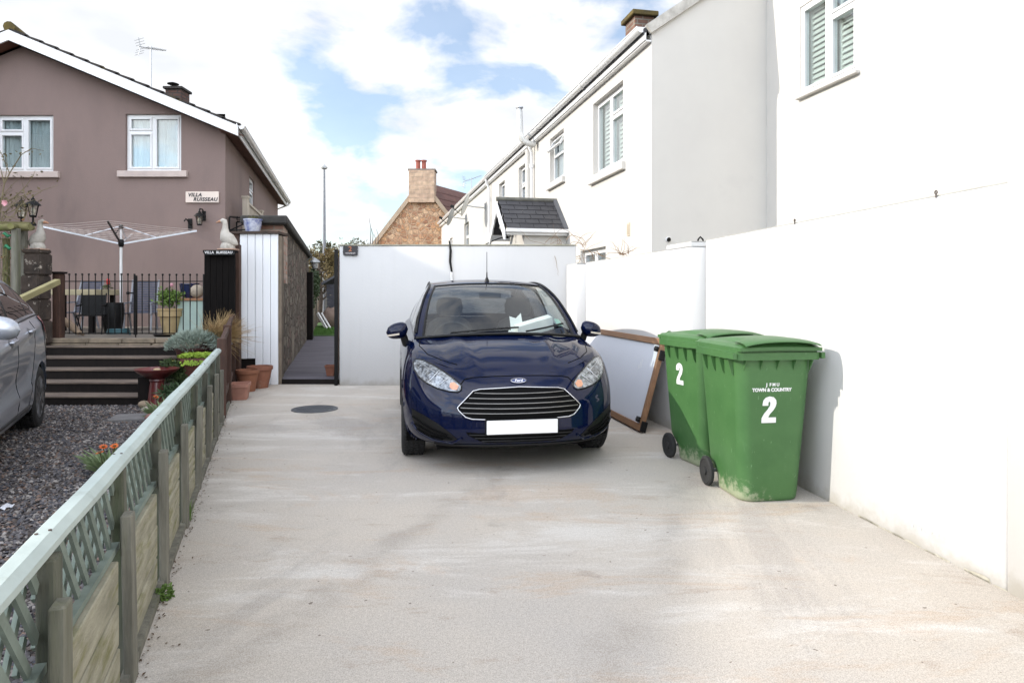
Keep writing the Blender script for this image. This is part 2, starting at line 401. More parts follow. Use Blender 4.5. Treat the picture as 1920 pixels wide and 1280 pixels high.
def window(parent, O, a, n, w, h, cols, depth=.12, sill=None, back=None, blind=None, frame_w=.055, glass='pane_glass', sill_mat=None, sill_over=.08, open_top=None):
    """a casement window in an opening whose lower left corner is O. cols: list of (width share, transom height share or None)"""
    O, a, n = V(O), V(a).normalized(), V(n).normalized(); up = V((0, 0, 1))
    f = MB(); g = MB(); d = depth - .035
    def bx(mb, xa, xb, za, zb, da, db):
        c = O + a * (xa + xb) / 2 + up * (za + zb) / 2 - n * (da + db) / 2
        mb.obox(c, a * (xb - xa) / 2, n * (db - da) / 2, up * (zb - za) / 2)
    fw = frame_w
    bx(f, 0, w, 0, fw, d - .04, d + .03); bx(f, 0, w, h - fw, h, d - .04, d + .03)
    bx(f, 0, fw, fw, h - fw, d - .04, d + .03); bx(f, w - fw, w, fw, h - fw, d - .04, d + .03)
    x = 0; tot = sum(c[0] for c in cols)
    for i, (sh, tr) in enumerate(cols):
        xw = w * sh / tot; xa, xb = x, x + xw
        if i > 0: bx(f, xa - .03, xa + .03, fw, h - fw, d - .038, d + .028)
        cells = [(fw, h - fw)] if tr is None else [(fw, h * tr - .025), (h * tr + .025, h - fw)]
        if tr is not None: bx(f, xa + (fw if i == 0 else .03), xb - (fw if i == len(cols) - 1 else .03), h * tr - .025, h * tr + .025, d - .036, d + .026)
        la, lb = xa + (fw if i == 0 else .03), xb - (fw if i == len(cols) - 1 else .03)
        for ci, (za, zb) in enumerate(cells):
            if open_top and ci == 1:
                # a top-hung light pushed open
                hinge = O + a * la + up * zb - n * (d - .04)
                dr = (-up * math.cos(open_top) + n * math.sin(open_top)); L = zb - za
                q = dr.cross(a).normalized()
                for (s0, s1, t0, t1) in ((0, lb - la, 0, .05), (0, lb - la, L - .05, L), (0, .05, .05, L - .05), (lb - la - .05, lb - la, .05, L - .05)):
                    c = hinge + a * (s0 + s1) / 2 + dr * (t0 + t1) / 2
                    f.obox(c, a * (s1 - s0) / 2, dr * (t1 - t0) / 2, q * .022)
                c = hinge + a * (lb - la) / 2 + dr * L / 2
                g.obox(c, a * ((lb - la) / 2 - .05), dr * (L / 2 - .05), q * .004)
                continue
            sb = .035   # sash
            bx(f, la, lb, za, za + sb, d - .055, d + .02); bx(f, la, lb, zb - sb, zb, d - .055, d + .02)
            bx(f, la, la + sb, za + sb, zb - sb, d - .055, d + .02); bx(f, lb - sb, lb, za + sb, zb - sb, d - .055, d + .02)
            bx(g, la + sb, lb - sb, za + sb, zb - sb, d - .02, d - .012)
        x += xw
    fo = f.build('window', M_WHITE_UPVC, parent, world=True, bevel=.004)
    g.build('pane', MATS[glass], fo, world=True)
    if sill:
        s_ = MB(); bx(s_, -sill_over, w + sill_over, -sill, -.002, -.07, d - .002)
        s_.build('sill', sill_mat or M_WHITE_UPVC, fo, world=True, bevel=.008)
    if back:
        b_ = MB(); bx(b_, -.02, w + .02, -.02, h + .02, d + .32, d + .34)
        for (xa, xb, za, zb) in ((-.03, -.01, -.02, h + .02), (w + .01, w + .03, -.02, h + .02), (-.01, w + .01, -.03, -.01), (-.01, w + .01, h + .01, h + .03)):
            bx(b_, xa, xb, za, zb, d + .035, d + .32)
        b_.build('room', back, fo, world=True)
    if blind == 'shutters':
        s_ = MB(); x = 0
        for i, (sh, tr) in enumerate(cols):
            xw = w * sh / tot; la, lb = x + .05, x + xw - .05; x += xw
            bx(s_, la, la + .045, .03, h - .03, d + .06, d + .09); bx(s_, lb - .045, lb, .03, h - .03, d + .06, d + .09)
            k = int(h / .075)
            for j in range(k):
                z = .05 + (h - .1) * (j + .5) / k
                c = O + a * (la + lb) / 2 + up * z - n * (d + .075)
                s_.obox(c, a * ((lb - la) / 2 - .045), (n * .5 - up * .85).normalized() * .036, (n * .85 + up * .5).normalized() * .005)
        s_.build('blind', M_SHUTTER, fo, world=True)
    elif blind:
        s_ = MB(); rows = []
        for i in range(41):
            xx = .03 + (w - .06) * i / 40
            dd = d + .055 + .02 * math.sin(i * 1.9) + .012 * math.sin(i * .7)
            rows.append([O + a * xx + up * zz - n * dd for zz in (.03, h - .03)])
        s_.grid(rows); s_.build('curtain', blind, fo, world=True, smooth=60)
    return fo
# ================================================================ shared materials
M_WHITE_UPVC = mat('white_upvc', (.80, .80, .80), (.74, .74, .75), scale=3, rough=.28, spec=.5)
M_SHUTTER = mat('shutter_paint', (.80, .80, .74), (.75, .75, .69), rough=.4)
M_STUCCO = mat('white_render', (.60, .58, .545), (.57, .55, .52), scale=1.3, rough=.9, bump=.12, bscale=140, c3=(.53, .512, .488), s3=.9, t3=(.6, .8))
M_WALLWHITE = mat('white_wall_paint', (.585, .58, .575), (.56, .557, .555), scale=1.0, rough=.85, bump=.14, bscale=30, c3=(.54, .54, .545), s3=1.4, t3=(.6, .8))
def wall_dirt(m):
    N, L = m.node_tree.nodes, m.node_tree.links; b = N['Principled BSDF']; src = b.inputs['Base Color'].links[0].from_socket
    tc = N.new('ShaderNodeTexCoord'); sp = N.new('ShaderNodeSeparateXYZ'); L.new(tc.outputs['Object'], sp.inputs[0])
    nz = N.new('ShaderNodeTexNoise'); nz.inputs['Scale'].default_value = 5; nz.inputs['Detail'].default_value = 8; nz.inputs['Roughness'].default_value = .7; L.new(tc.outputs['Object'], nz.inputs['Vector'])
    a = N.new('ShaderNodeMath'); a.operation = 'MULTIPLY_ADD'; L.new(nz.outputs['Fac'], a.inputs[0]); a.inputs[1].default_value = .42; L.new(sp.outputs['Z'], a.inputs[2])
    r = N.new('ShaderNodeMapRange'); r.interpolation_type = 'SMOOTHSTEP'; L.new(a.outputs[0], r.inputs[0]); r.inputs[1].default_value = .18; r.inputs[2].default_value = .34; r.inputs[3].default_value = .55; r.inputs[4].default_value = 0
    x = N.new('ShaderNodeMixRGB'); L.new(r.outputs[0], x.inputs[0]); L.new(src, x.inputs[1]); x.inputs[2].default_value = (.36, .33, .27, 1)
    # grey rain streaks and small knocks
    mp = N.new('ShaderNodeMapping'); mp.inputs['Scale'].default_value = (7, 7, .5); L.new(tc.outputs['Object'], mp.inputs[0]); n2 = N.new('ShaderNodeTexNoise'); n2.inputs['Scale'].default_value = 1.5; n2.inputs['Detail'].default_value = 6; L.new(mp.outputs[0], n2.inputs['Vector'])
    r2 = N.new('ShaderNodeMapRange'); L.new(n2.outputs['Fac'], r2.inputs[0]); r2.inputs[1].default_value = .54; r2.inputs[2].default_value = .72; r2.inputs[4].default_value = .09
    y = N.new('ShaderNodeMixRGB'); L.new(r2.outputs[0], y.inputs[0]); L.new(x.outputs[0], y.inputs[1]); y.inputs[2].default_value = (.42, .42, .40, 1)
    L.new(y.outputs[0], b.inputs['Base Color'])
wall_dirt(M_WALLWHITE)
M_BROWNREND = mat('brown_render', (.26, .190, .170), (.215, .157, .142), scale=.9, rough=.92, bump=.4, bscale=90, c3=(.17, .127, .117), s3=.9, t3=(.48, .75), stretch=(1, 1, .4))
M_SLATE = mat('slate', (.055, .055, .062), (.03, .03, .036), scale=3, rough=.55, bump=.3, bscale=40)
M_TILE = mat('dark_roof_tile', (.035, .03, .028), (.018, .016, .015), scale=5, rough=.9, bump=.4, bscale=40, c3=(.13, .10, .02), s3=2.2, t3=(.58, .75))
M_MOSSTILE = mat('mossy_tile', (.14, .10, .025), (.05, .04, .02), scale=7, rough=.95, bump=.4, bscale=40)
M_SOFFIT = mat('brown_soffit', (.16, .075, .055), rough=.7)
M_SILL = mat('pink_sill_stone', (.55, .46, .42), (.46, .38, .35), scale=5, rough=.85, bump=.2)
M_ROOMDARK = mat('dim_room', (.10, .105, .11), (.06, .06, .065), scale=1.2, rough=.9)
M_ROOMMID = mat('pale_room', (.34, .35, .34), (.24, .25, .25), scale=1.0, rough=.9)
M_CURTAIN = mat('net_curtain', (.55, .56, .57), (.42, .44, .46), scale=2, rough=.9)
M_CURTAIN2 = mat('grey_curtain', (.17, .18, .20), (.11, .12, .13), scale=1.2, rough=.9)
glass_mat('pane_glass', boost=.10)
glass_mat('sky_pane', boost=.05)
M_BLACK = mat('black_iron', (.006, .0055, .006), (.003, .003, .003), rough=.5, spec=.25)
M_BLACKWOOD = mat('black_stained_board', (.007, .0055, .005), (.0035, .003, .003), scale=4, rough=.8, spec=.1, stretch=(5, 5, .6))
M_BLACKPLAS = mat('black_plastic', (.009, .009, .010), (.005, .005, .005), rough=.5, spec=.25)
M_RUBBER = mat('rubber', (.022, .022, .022), (.012, .012, .012), rough=.85, bump=.2)
M_BROWNWOOD = mat('brown_stained_wood', (.085, .040, .026), (.04, .02, .014), scale=4, rough=.75, bump=.3, bscale=30, stretch=(6, 6, .8))
M_DARKWOOD = mat('dark_stained_wood', (.011, .0075, .0065), (.0055, .004, .0035), scale=4, rough=.75, spec=.25, bump=.3, bscale=30, stretch=(5, 5, .6))
M_GREYWOOD = mat('weathered_wood', (.225, .215, .175), (.095, .092, .075), scale=3.5, rough=.9, bump=.4, bscale=26, stretch=(5, 5, .6), c3=(.12, .125, .075), s3=1.4, t3=(.55, .72))
M_POSTWOOD = mat('grey_post_wood', (.13, .13, .10), (.06, .062, .048), scale=4, rough=.9, bump=.4, bscale=26, stretch=(6, 6, .6), c3=(.075, .09, .05), s3=1.7, t3=(.52, .7))
M_BOARD = mat('treated_board', (.40, .375, .285), (.22, .21, .155), scale=3.2, rough=.9, bump=.5, bscale=24, stretch=(2.2, 1.2, 7), c3=(.17, .165, .06), s3=3.0, t3=(.50, .68))
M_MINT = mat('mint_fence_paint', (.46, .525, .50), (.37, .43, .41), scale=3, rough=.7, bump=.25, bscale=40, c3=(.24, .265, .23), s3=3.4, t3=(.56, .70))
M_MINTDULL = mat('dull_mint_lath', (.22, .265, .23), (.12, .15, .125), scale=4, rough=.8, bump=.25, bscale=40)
M_WHITEBOARD = mat('white_painted_board', (.82, .83, .86), (.77, .79, .82), scale=2.2, rough=.6, bump=.15, bscale=30, stretch=(3, 3, .5))
M_TERRA = mat('terracotta', (.30, .125, .075), (.20, .08, .05), scale=5, rough=.85, bump=.2, c3=(.30, .22, .16), s3=4, t3=(.58, .75))
M_GALV = mat('galvanised_steel', (.50, .51, .52), (.40, .41, .42), rough=.4, metal=.7)
M_ALU = mat('aluminium', (.66, .69, .74), (.58, .60, .64), rough=.35, metal=.3)
M_STONECAP = mat('dark_coping_stone', (.055, .052, .048), (.03, .028, .026), scale=6, rough=.95, bump=.5, c3=(.11, .10, .06), s3=4, t3=(.58, .72))

# ================================================================ ground
def concrete_mat():
    m, N, L, b = nodes_of('driveway_concrete')
    tc = N.new('ShaderNodeTexCoord')
    def noise(scale, detail=6, rough=.6, st=(1, 1, 1), dist=0, off=(0, 0, 0)):
        mp = N.new('ShaderNodeMapping'); mp.inputs['Scale'].default_value = st; mp.inputs['Location'].default_value = off; L.new(tc.outputs['Object'], mp.inputs[0])
        n = N.new('ShaderNodeTexNoise'); n.inputs['Scale'].default_value = scale; n.inputs['Detail'].default_value = detail; n.inputs['Roughness'].default_value = rough; n.inputs['Distortion'].default_value = dist
        L.new(mp.outputs[0], n.inputs['Vector']); return n.outputs['Fac']
    def rng(x, a, c, lo=0, hi=1):
        r = N.new('ShaderNodeMapRange'); r.interpolation_type = 'SMOOTHSTEP'; L.new(x, r.inputs[0]); r.inputs['From Min'].default_value = a; r.inputs['From Max'].default_value = c; r.inputs['To Min'].default_value = lo; r.inputs['To Max'].default_value = hi; return r.outputs[0]
    def mix(f, a, c, bt='MIX'):
        x = N.new('ShaderNodeMixRGB'); x.blend_type = bt
        if isinstance(f, (int, float)): x.inputs[0].default_value = f
        else: L.new(f, x.inputs[0])
        for k, q in ((1, a), (2, c)):
            if isinstance(q, tuple): x.inputs[k].default_value = (*q, 1)
            else: L.new(q, x.inputs[k])
        return x.outputs[0]
    base = mix(rng(noise(.55, 5), .35, .65), (.52, .472, .415), (.465, .432, .395))
    pale = mix(rng(noise(1.6, 9, .72, (.35, 1.3, 1), .5), .50, .64), base, (.585, .555, .515))      # worn laitance in streaks across the slab
    rust = mix(rng(noise(.75, 9, .72, (.8, 1.9, 1), .6, (4, 2, 0)), .53, .62, 0, .5), pale, (.49, .385, .295))
    grey = mix(rng(noise(.5, 9, .72, (1.5, .5, 1), .5, (9, 1, 0)), .53, .64, 0, .42), rust, (.33, .305, .285))
    dirt = mix(rng(noise(3.5, 8, .7, (.6, 1.4, 1), .3, (2, 7, 0)), .56, .70, 0, .4), grey, (.34, .26, .20))
    # two scrubbed tyre tracks running out of the parking place
    sp = N.new('ShaderNodeSeparateXYZ'); L.new(tc.outputs['Object'], sp.inputs[0])
    for (x0, y0, nx, ny, wd) in ((.78, 3.5, .935, -.355, .16), (-.70, 3.4, .95, -.31, .14)):
        d = N.new('ShaderNodeVectorMath'); d.operation = 'DOT_PRODUCT'; L.new(tc.outputs['Object'], d.inputs[0]); d.inputs[1].default_value = (nx, ny, 0)
        e = N.new('ShaderNodeMath'); e.operation = 'MULTIPLY_ADD'; L.new(noise(1.1, 4, .6), e.inputs[0]); e.inputs[1].default_value = .5; L.new(d.outputs['Value'], e.inputs[2])
        q = N.new('ShaderNodeMath'); q.operation = 'SUBTRACT'; L.new(e.outputs[0], q.inputs[0]); q.inputs[1].default_value = x0 * nx + y0 * ny + .25
        ab = N.new('ShaderNodeMath'); ab.operation = 'ABSOLUTE'; L.new(q.outputs[0], ab.inputs[0])
        tr = N.new('ShaderNodeMath'); tr.operation = 'MULTIPLY'; L.new(rng(ab.outputs[0], wd, .02), tr.inputs[0]); L.new(rng(noise(2.6, 6, .7, (1, 1, 1), .3), .36, .66, 0, .42), tr.inputs[1])
        dirt = mix(tr.outputs[0], dirt, (.31, .275, .24))
    oil = mix(rng(noise(2.1, 4, .5, (1, 1, 1), .2, (7, 4, 0)), .68, .76, 0, .38), dirt, (.23, .20, .175))
    dirt = oil
    spk = mix(rng(noise(190, 3, .6), .33, .68), (.76, .75, .74), (1.14, 1.14, 1.14))
    c = mix(1.0, dirt, spk, 'MULTIPLY')
    spk2 = mix(rng(noise(60, 6, .8, off=(1, 1, 0)), .36, .64), (.90, .895, .89), (1.07, 1.07, 1.07))
    c = mix(1.0, c, spk2, 'MULTIPLY')
    dots = mix(rng(noise(26, 2, .4, off=(5, 3, 0)), .735, .77), (1, 1, 1), (.45, .42, .4))
    c = mix(1.0, c, dots, 'MULTIPLY')
    L.new(c, b.inputs['Base Color']); b.inputs['Roughness'].default_value = .95; b.inputs['Specular IOR Level'].default_value = .2
    bp = N.new('ShaderNodeBump'); bp.inputs['Strength'].default_value = .22; bp.inputs['Distance'].default_value = .005
    L.new(noise(210, 3, .6), bp.inputs['Height'])
    L.new(bp.outputs[0], b.inputs['Normal'])
    return m
def FX(Y): return -.492 - .3555 * Y          # the line of the low fence
def WX(Y): return 2.62 - .132 * Y            # face of the right wall, near part
def WXB(Y): return 1.65 - .196 * (Y - 6.31)  # middle part
def WXC(Y): return .89 - .19 * (Y - 9.5)     # far part

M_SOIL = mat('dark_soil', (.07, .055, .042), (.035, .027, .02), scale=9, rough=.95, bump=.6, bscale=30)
g = MB(); g.box((-400, -400, -.30), (400, 400, -.06)); structure('ground', g, mat('far_ground', (.10, .105, .06), (.07, .06, .045), scale=.3, rough=.95))
g = MB(); g.prism([(FX(-4) - .03, -4, 0), (WX(-4) + .05, -4, 0), (WX(6.35) + .05, 6.35, 0), (WXB(9.6) + .1, 9.6, 0), (1.0, 10.12, 0), (-2.6, 10.12, 0), (-3.9, 10.12, 0), (FX(10.1) - .03, 10.1, 0)], (0, 0, -.055))
structure('driveway', g, concrete_mat())
g = MB(); g.prism([(-30, -60, -.008), (30, -60, -.008), (30, -4.02, -.008), (-30, -4.02, -.008)], (0, 0, -.045)); structure('road', g, mat('asphalt', (.06, .06, .06), (.045, .045, .045), scale=30, rough=.9, bump=.3))

# gravel yard: a bed coloured like stones under a layer of loose pebbles
M_GRAVBED = rubble_mat('gravel_bed', [(.05, .045, .05), (.13, .11, .11), (.09, .07, .06), (.2, .17, .16)], (.025, .02, .02), scale=(42, 42, 42))
g = MB(); g.prism([(-12, -4, .012), (FX(-4) - .06, -4, .012), (FX(8.3) - .06, 8.3, .012), (-12, 8.3, .012)], (0, 0, -.066)); structure('gravel_ground', g, M_GRAVBED)
def pebble_mat():
    m, N, L, b = nodes_of('pebble')
    ge = N.new('ShaderNodeNewGeometry'); rp = N.new('ShaderNodeValToRGB'); L.new(ge.outputs['Random Per Island'], rp.inputs[0]); rp.color_ramp.interpolation = 'CONSTANT'
    cs = [(.04, .04, .048), (.08, .073, .077), (.13, .115, .115), (.065, .05, .042), (.19, .17, .155), (.05, .05, .062), (.155, .10, .075), (.095, .088, .092), (.27, .245, .23), (.073, .066, .07)]
    while len(rp.color_ramp.elements) < len(cs): rp.color_ramp.elements.new(.5)
    for i, c in enumerate(cs): rp.color_ramp.elements[i].position = i / len(cs); rp.color_ramp.elements[i].color = (*c, 1)
    L.new(rp.outputs[0], b.inputs['Base Color']); b.inputs['Roughness'].default_value = .65
    return m
M_PEBBLE = pebble_mat()
def pebbles():
    mb = MB(); r = random.Random(3)
    n = 0
    while n < 30000:
        Y = 1.6 + 6.6 * r.random() ** 1.35
        X = FX(Y) - .06 - (abs(r.gauss(0, 1.5)) if r.random() < .4 else r.random() * 4.2)
        px = 960 + 1280 * X / Y
        if px < -260: continue
        n += 1
        s = r.uniform(.007, .017); c = V((X, Y, .014 + s * .2))
        rz = r.uniform(0, 6.28); ca, sa = math.cos(rz), math.sin(rz)
        ax = V((ca, sa, r.uniform(-.5, .5))) * s * r.uniform(.9, 1.5); ay = V((-sa, ca, r.uniform(-.5, .5))) * s * r.uniform(.7, 1.0); az = V((0, 0, 1)) * s * r.uniform(.5, .8)
        mb.add([c + ax, c + ay, c - ax, c - ay, c + az + ax * .25, c - az, c + az - ax * .3 + ay * .2], [(0, 1, 4), (1, 6, 4), (1, 2, 6), (2, 3, 6), (3, 4, 6), (3, 0, 4), (1, 0, 5), (2, 1, 5), (3, 2, 5), (0, 3, 5)])
    stuff('gravel', mb, M_PEBBLE, 'loose grey and brown gravel covering the yard left of the fence', 'gravel', smooth=70)
pebbles()

# alley between stone wall and white wall: decking, then a strip of lawn
def AX(Y): return -.868 - .2547 * Y          # face of the stone wall
M_DECK = mat('grey_decking', (.17, .155, .18), (.055, .05, .065), scale=2.6, rough=.75, bump=.4, bscale=30, stretch=(.4, 5.0, 1))
g = MB()
Yd = 10.16
while Yd < 20.6:
    g.prism([(AX(Yd) + .01, Yd, .075), (-.35 - .2 * Yd + .1, Yd, .075), (-.35 - .2 * (Yd + .138) + .1, Yd + .138, .075), (AX(Yd + .138) + .01, Yd + .138, .075)], (0, 0, -.035)); Yd += .150
structure('path', g, M_DECK)
g = MB(); g.box((-3.5, 10.135, -.05), (-2.35, 10.155, .072)); structure('path_edge', g, M_DARKWOOD)
g = MB(); g.prism([(AX(20.65) + .02, 20.65, .10), (-3.5, 20.65, .10), (-3.5, 30, .10), (AX(30), 30, .10)], (0, 0, -.15)); structure('lawn', g, mat('lawn_green', (.07, .15, .03), (.045, .10, .02), scale=30, rough=.9))
def grass():
    mb = MB(); r = random.Random(5)
    for i in range(5000):
        Y = 20.7 + r.random() * 5; X = AX(Y) + .05 + r.random() * 2.2
        p = V((X, Y, .095)); d = V((r.gauss(0, .3), r.gauss(0, .3), 1))
        mb.leaf(p, d, (r.gauss(0, 1), r.gauss(0, 1), 0), r.uniform(.05, .10), .018)
    stuff('grass', mb, mat('grass_blade', (.10, .22, .04), (.06, .14, .025), scale=4, rough=.7), 'short bright green lawn grass at the end of the alley', 'grass')
grass()

# manhole cover and small marks on the slab
c = P(590, 767, 1.33 * 1280 / 215); c.z = .002
mh = thing('manhole_cover', 'round dark iron manhole cover set in the concrete drive', 'manhole', c)
g = MB(); g.lathe((0, 0, 0), [(.262, -.01), (.262, .006), (.24, .009), (.238, .004), (.0001, .004)], 40); g.build('cover', mat('cast_iron', (.115, .12, .13), (.06, .063, .07), rough=.5, metal=.3), mh, smooth=30)
g = MB()
for i in range(-6, 7):
    for j in range(-6, 7):
        if i * i + j * j < 38 and (i + j) % 2 == 0: g.box((i * .034 - .012, j * .034 - .004, .0042), (i * .034 + .012, j * .034 + .004, .0085))
        elif i * i + j * j < 38: g.box((i * .034 - .004, j * .034 - .012, .0042), (i * .034 + .004, j * .034 + .012, .0085))
g.build('tread', MATS['cast_iron'], mh)

# ================================================================ white boundary walls
def wall_thing(name, label, poly, z0, z1, world=True):
    t = thing(name, label, 'wall', (poly[0][0], poly[0][1], 0))
    return t
# the wall behind the car, square to the camera
wb = thing('boundary_wall', 'white rendered wall across the end of the drive behind the navy car', 'wall', (-2.53, 10.0, 0))
g = MB(); g.box((-2.53, 10.0, -.05), (.94, 10.18, 2.045)); g.build('wall', M_WALLWHITE, wb, world=True, bevel=.012, smooth=50)
g = MB(); g.box((-2.545, 9.99, 2.045), (.94, 10.20, 2.062)); g.build('coping', mat('weathered_shaded_top', (.42, .40, .33), (.28, .27, .2), scale=8, rough=.95), wb, world=True)
# right wall in three stepped lengths
w1 = thing('boundary_wall', 'long bright white garden wall on the right behind the green bins', 'wall', (WX(6.31), 6.31, 0))
g = MB(); g.prism([(WX(3.06), 3.06, -.05), (WX(6.31), 6.31, -.05), (WX(6.31) + .2, 6.31, -.05), (WX(3.06) + .2, 3.06, -.05)], (0, 0, 1.88)); g.build('wall', M_WALLWHITE, w1, world=True, bevel=.012, smooth=50)
g = MB(); g.prism([(WX(-3.9) - .004, -3.9, -.05), (WX(3.055) - .004, 3.055, -.05), (WX(3.055) + .21, 3.055, -.05), (WX(-3.9) + .21, -3.9, -.05)], (0, 0, 1.895)); g.build('pier', M_WALLWHITE, w1, world=True, bevel=.006, smooth=50)
w2 = thing('boundary_wall', 'middle stretch of white wall behind the leaning white board', 'wall', (WXB(6.31), 6.31, 0))
g = MB()
g.prism([(WXB(6.312), 6.312, -.05), (WXB(9.5), 9.5, -.05), (WXB(9.5) + .2, 9.5, -.05), (WXB(6.312) + .2, 6.312, -.05)], (0, 0, 1.82)); g.build('wall', M_WALLWHITE, w2, world=True, bevel=.012, smooth=50)
g = MB()
g.prism([(WXB(6.314) + .003, 6.314, 1.772), (WXB(6.85) + .003, 6.85, 1.772), (WXB(6.85) + .19, 6.85, 1.772), (WXB(6.314) + .19, 6.314, 1.772)], (0, 0, .045)); g.build('raised_end', M_WALLWHITE, w2, world=True, bevel=.006)
w3 = thing('boundary_wall', 'short stub of white wall in the corner beside the end wall', 'wall', (WXC(9.5), 9.5, 0))
g = MB()
g.prism([(WXC(9.503), 9.503, -.05), (WXC(9.995), 9.995, -.05), (WXC(9.995) + .3, 9.995, -.05), (WXC(9.503) + .28, 9.503, -.05)], (0, 0, 1.81)); g.build('wall', M_WALLWHITE, w3, world=True, bevel=.012, smooth=50)
M_WTOP = mat('wall_top_shade_line', (.44, .435, .41), (.36, .355, .33), scale=9, rough=.95)  # grey strips give the wall tops their faint shaded edge line by colour
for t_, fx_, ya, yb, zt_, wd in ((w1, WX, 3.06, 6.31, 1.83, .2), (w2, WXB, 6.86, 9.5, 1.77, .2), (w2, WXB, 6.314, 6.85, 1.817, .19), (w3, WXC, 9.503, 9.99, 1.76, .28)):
    g = MB(); g.prism([(fx_(ya) + .010, ya, zt_), (fx_(yb) + .010, yb, zt_), (fx_(yb) + wd, yb, zt_), (fx_(ya) + wd, ya, zt_)], (0, 0, .007)); g.build('weathered_shaded_top', M_WTOP, t_, world=True)
# scuffs where the render has been knocked, and dirt along the foot of the wall
g = MB(); r = random.Random(11)
M_SCUFF = mat('bare_render', (.50, .48, .42), (.36, .34, .27), scale=20, rough=.95)
for i in range(60):
    Y = 1.8 + r.random() * 4.2; L = r.uniform(.03, .16); h = r.uniform(.004, .016) * (2.0 if Y < 3.2 else 1)
    n = 5; pts = [(WX(Y + L * k / n) - .0035, Y + L * k / n, .001) for k in range(n + 1)]
    top = [(WX(Y + L * k / n) - .0035, Y + L * k / n, h * r.uniform(.4, 1)) for k in range(n, -1, -1)]
    g.add(pts + top, [tuple(range(2 * n + 2))])
g.build('stain', M_SCUFF, w1, world=True)
g = MB()
for (px, py, w, h) in ((1725, 990, .03, .012), (1742, 996, .045, .014), (1757, 1001, .03, .01), (1712, 985, .015, .012)):
    k = (px - 960) / 1280; Y = 2.62 / (k + .132); c = P(px, py, Y)
    g.obox((c.x - .003, c.y, c.z), (.0008, 0, 0), (-.132 * w / 2, w / 2, 0), (0, 0, h / 2))
g.build('scuff', mat('grey_scuff', (.58, .60, .60), rough=.9), w1, world=True)

# house number plaque
pl = thing('number_plaque', 'dark slate house number plaque at the corner of the white end wall', 'sign', P(657, 470, 9.99))
g = MB(); r = random.Random(2)
poly = []
for k in range(28):
    t = 2 * math.pi * k / 28; x = .105 * max(-1, min(1, 1.35 * math.cos(t))); z = .072 * max(-1, min(1, 1.35 * math.sin(t)))
    poly.append((x + r.uniform(-.006, .006), -.012, z + r.uniform(-.006, .006)))
g.prism(poly, (0, .02, 0)); g.build('plate', mat('plaque_slate', (.05, .045, .05), (.03, .03, .033), scale=12, rough=.7, bump=.4), pl)
M_COPPER = mat('copper_paint', (.40, .14, .06), rough=.5)
text_obj('number', '2', .10, M_COPPER, pl, frame_mx((0, -.0135, .022), (1, 0, 0), (0, 0, 1)), world=False, offset=.002)
g = MB()
for k in range(9): g.box((-.07 + k * .0165, -.014, -.045 - .004 * (k % 2)), (-.07 + k * .0165 + .011, -.0122, -.032 + .003 * ((k * 7) % 3)))
g.build('lettering', mat('pale_letter', (.45, .42, .42), rough=.6), pl)

# ================================================================ brown house on the left
hz0 = .65
HD = V((-.2352, .972, 0))   # direction of the house's long side
hs = thing('house', 'brown rendered house with white bargeboard and gable end', 'house', (-5.46, 13.0, hz0))
AP, SL = -9.33, .417
def roof_u(X): return 6.04 - SL * abs(X - AP)     # underside of the roof at the gable
OX = -13.2
WIN = [(-7.36, -6.30, 3.676, 4.763), (-9.83, -8.735, 3.665, 4.745)]
g = MB()
wall_face(g, (OX, 13, 0), (1, 0, 0), (0, -1, 0), 0, -5.46 - OX, hz0, lambda x: roof_u(OX + x), [(a - OX, b - OX, c, d) for a, b, c, d in WIN], .13, breaks=[AP - OX])
LS = 10.2
wall_face(g, (-5.46, 13, 0), HD, (.972, .2352, 0), 0, LS, hz0 - .65, lambda x: roof_u(-5.46), [(3.3, 4.2, 3.3, 4.15)], .12)
g.add([(OX, 13, 0), (OX + HD.x * LS, 13 + HD.y * LS, 0), (OX + HD.x * LS, 13 + HD.y * LS, roof_u(OX)), (OX, 13, roof_u(OX))], [(0, 1, 2, 3)])
e0, e1, e2 = V((OX, 13, 0)) + HD * LS, V((-5.46, 13, 0)) + HD * LS, V((AP, 13, 0)) + HD * LS
g.add([e0, e1, V((e1.x, e1.y, roof_u(-5.46))), V((e2.x, e2.y, roof_u(AP))), V((e0.x, e0.y, roof_u(OX)))], [(0, 1, 2, 3, 4)])
g.build('wall', M_BROWNREND, hs, world=True)
for k, (a, b, c, d) in enumerate(WIN):
    window(hs, (a, 13, c), (1, 0, 0), (0, -1, 0), b - a, d - c, [(.48, .70), (.52, None)], .13, sill=.12, sill_mat=M_SILL, sill_over=.13, back=M_ROOMMID, blind=M_CURTAIN, glass='sky_pane')
o_ = V((-5.46, 13, 3.3)) + HD * 3.3
window(hs, o_, HD, (.972, .2352, 0), .9, .85, [(1, .62)], .12, sill=.06, back=M_ROOMDARK)
# roof: courses of dark tiles, each lapping the next
g = MB(); FO = V((AP, 12.66, 0)); RL = LS + .7
ov = .62
half = -5.46 - AP + .36
n_c = 15
cs_, sn_ = 1 / math.hypot(1, SL), SL / math.hypot(1, SL)
for sgn in (1, -1):
    for i in range(n_c):
        x0, x1 = half * i / n_c, half * (i + 1) / n_c + .05
        for j in range(1):
            mid = (x0 + x1) / 2; c = FO + HD * RL / 2 + V((sgn * mid, 0, 6.04 - SL * mid + .215))
            axv = V((sgn * cs_, 0, -sn_)) * (x1 - x0) / cs_ / 2; nrm = V((sgn * sn_, 0, cs_))
            axv = (axv + nrm * .012 * 1)
            g.obox(c, axv, HD * RL / 2, nrm * .022)
g.build('roof', M_TILE, hs, world=True)
g = MB()
for i in range(24):
    c = FO + HD * (RL * (i + .5) / 24) + V((0, 0, 6.04 + .255)); g.tube([c - HD * RL / 48, c + HD * RL / 47], .10, 10)
g.build('ridge', M_MOSSTILE, hs, world=True, smooth=60)
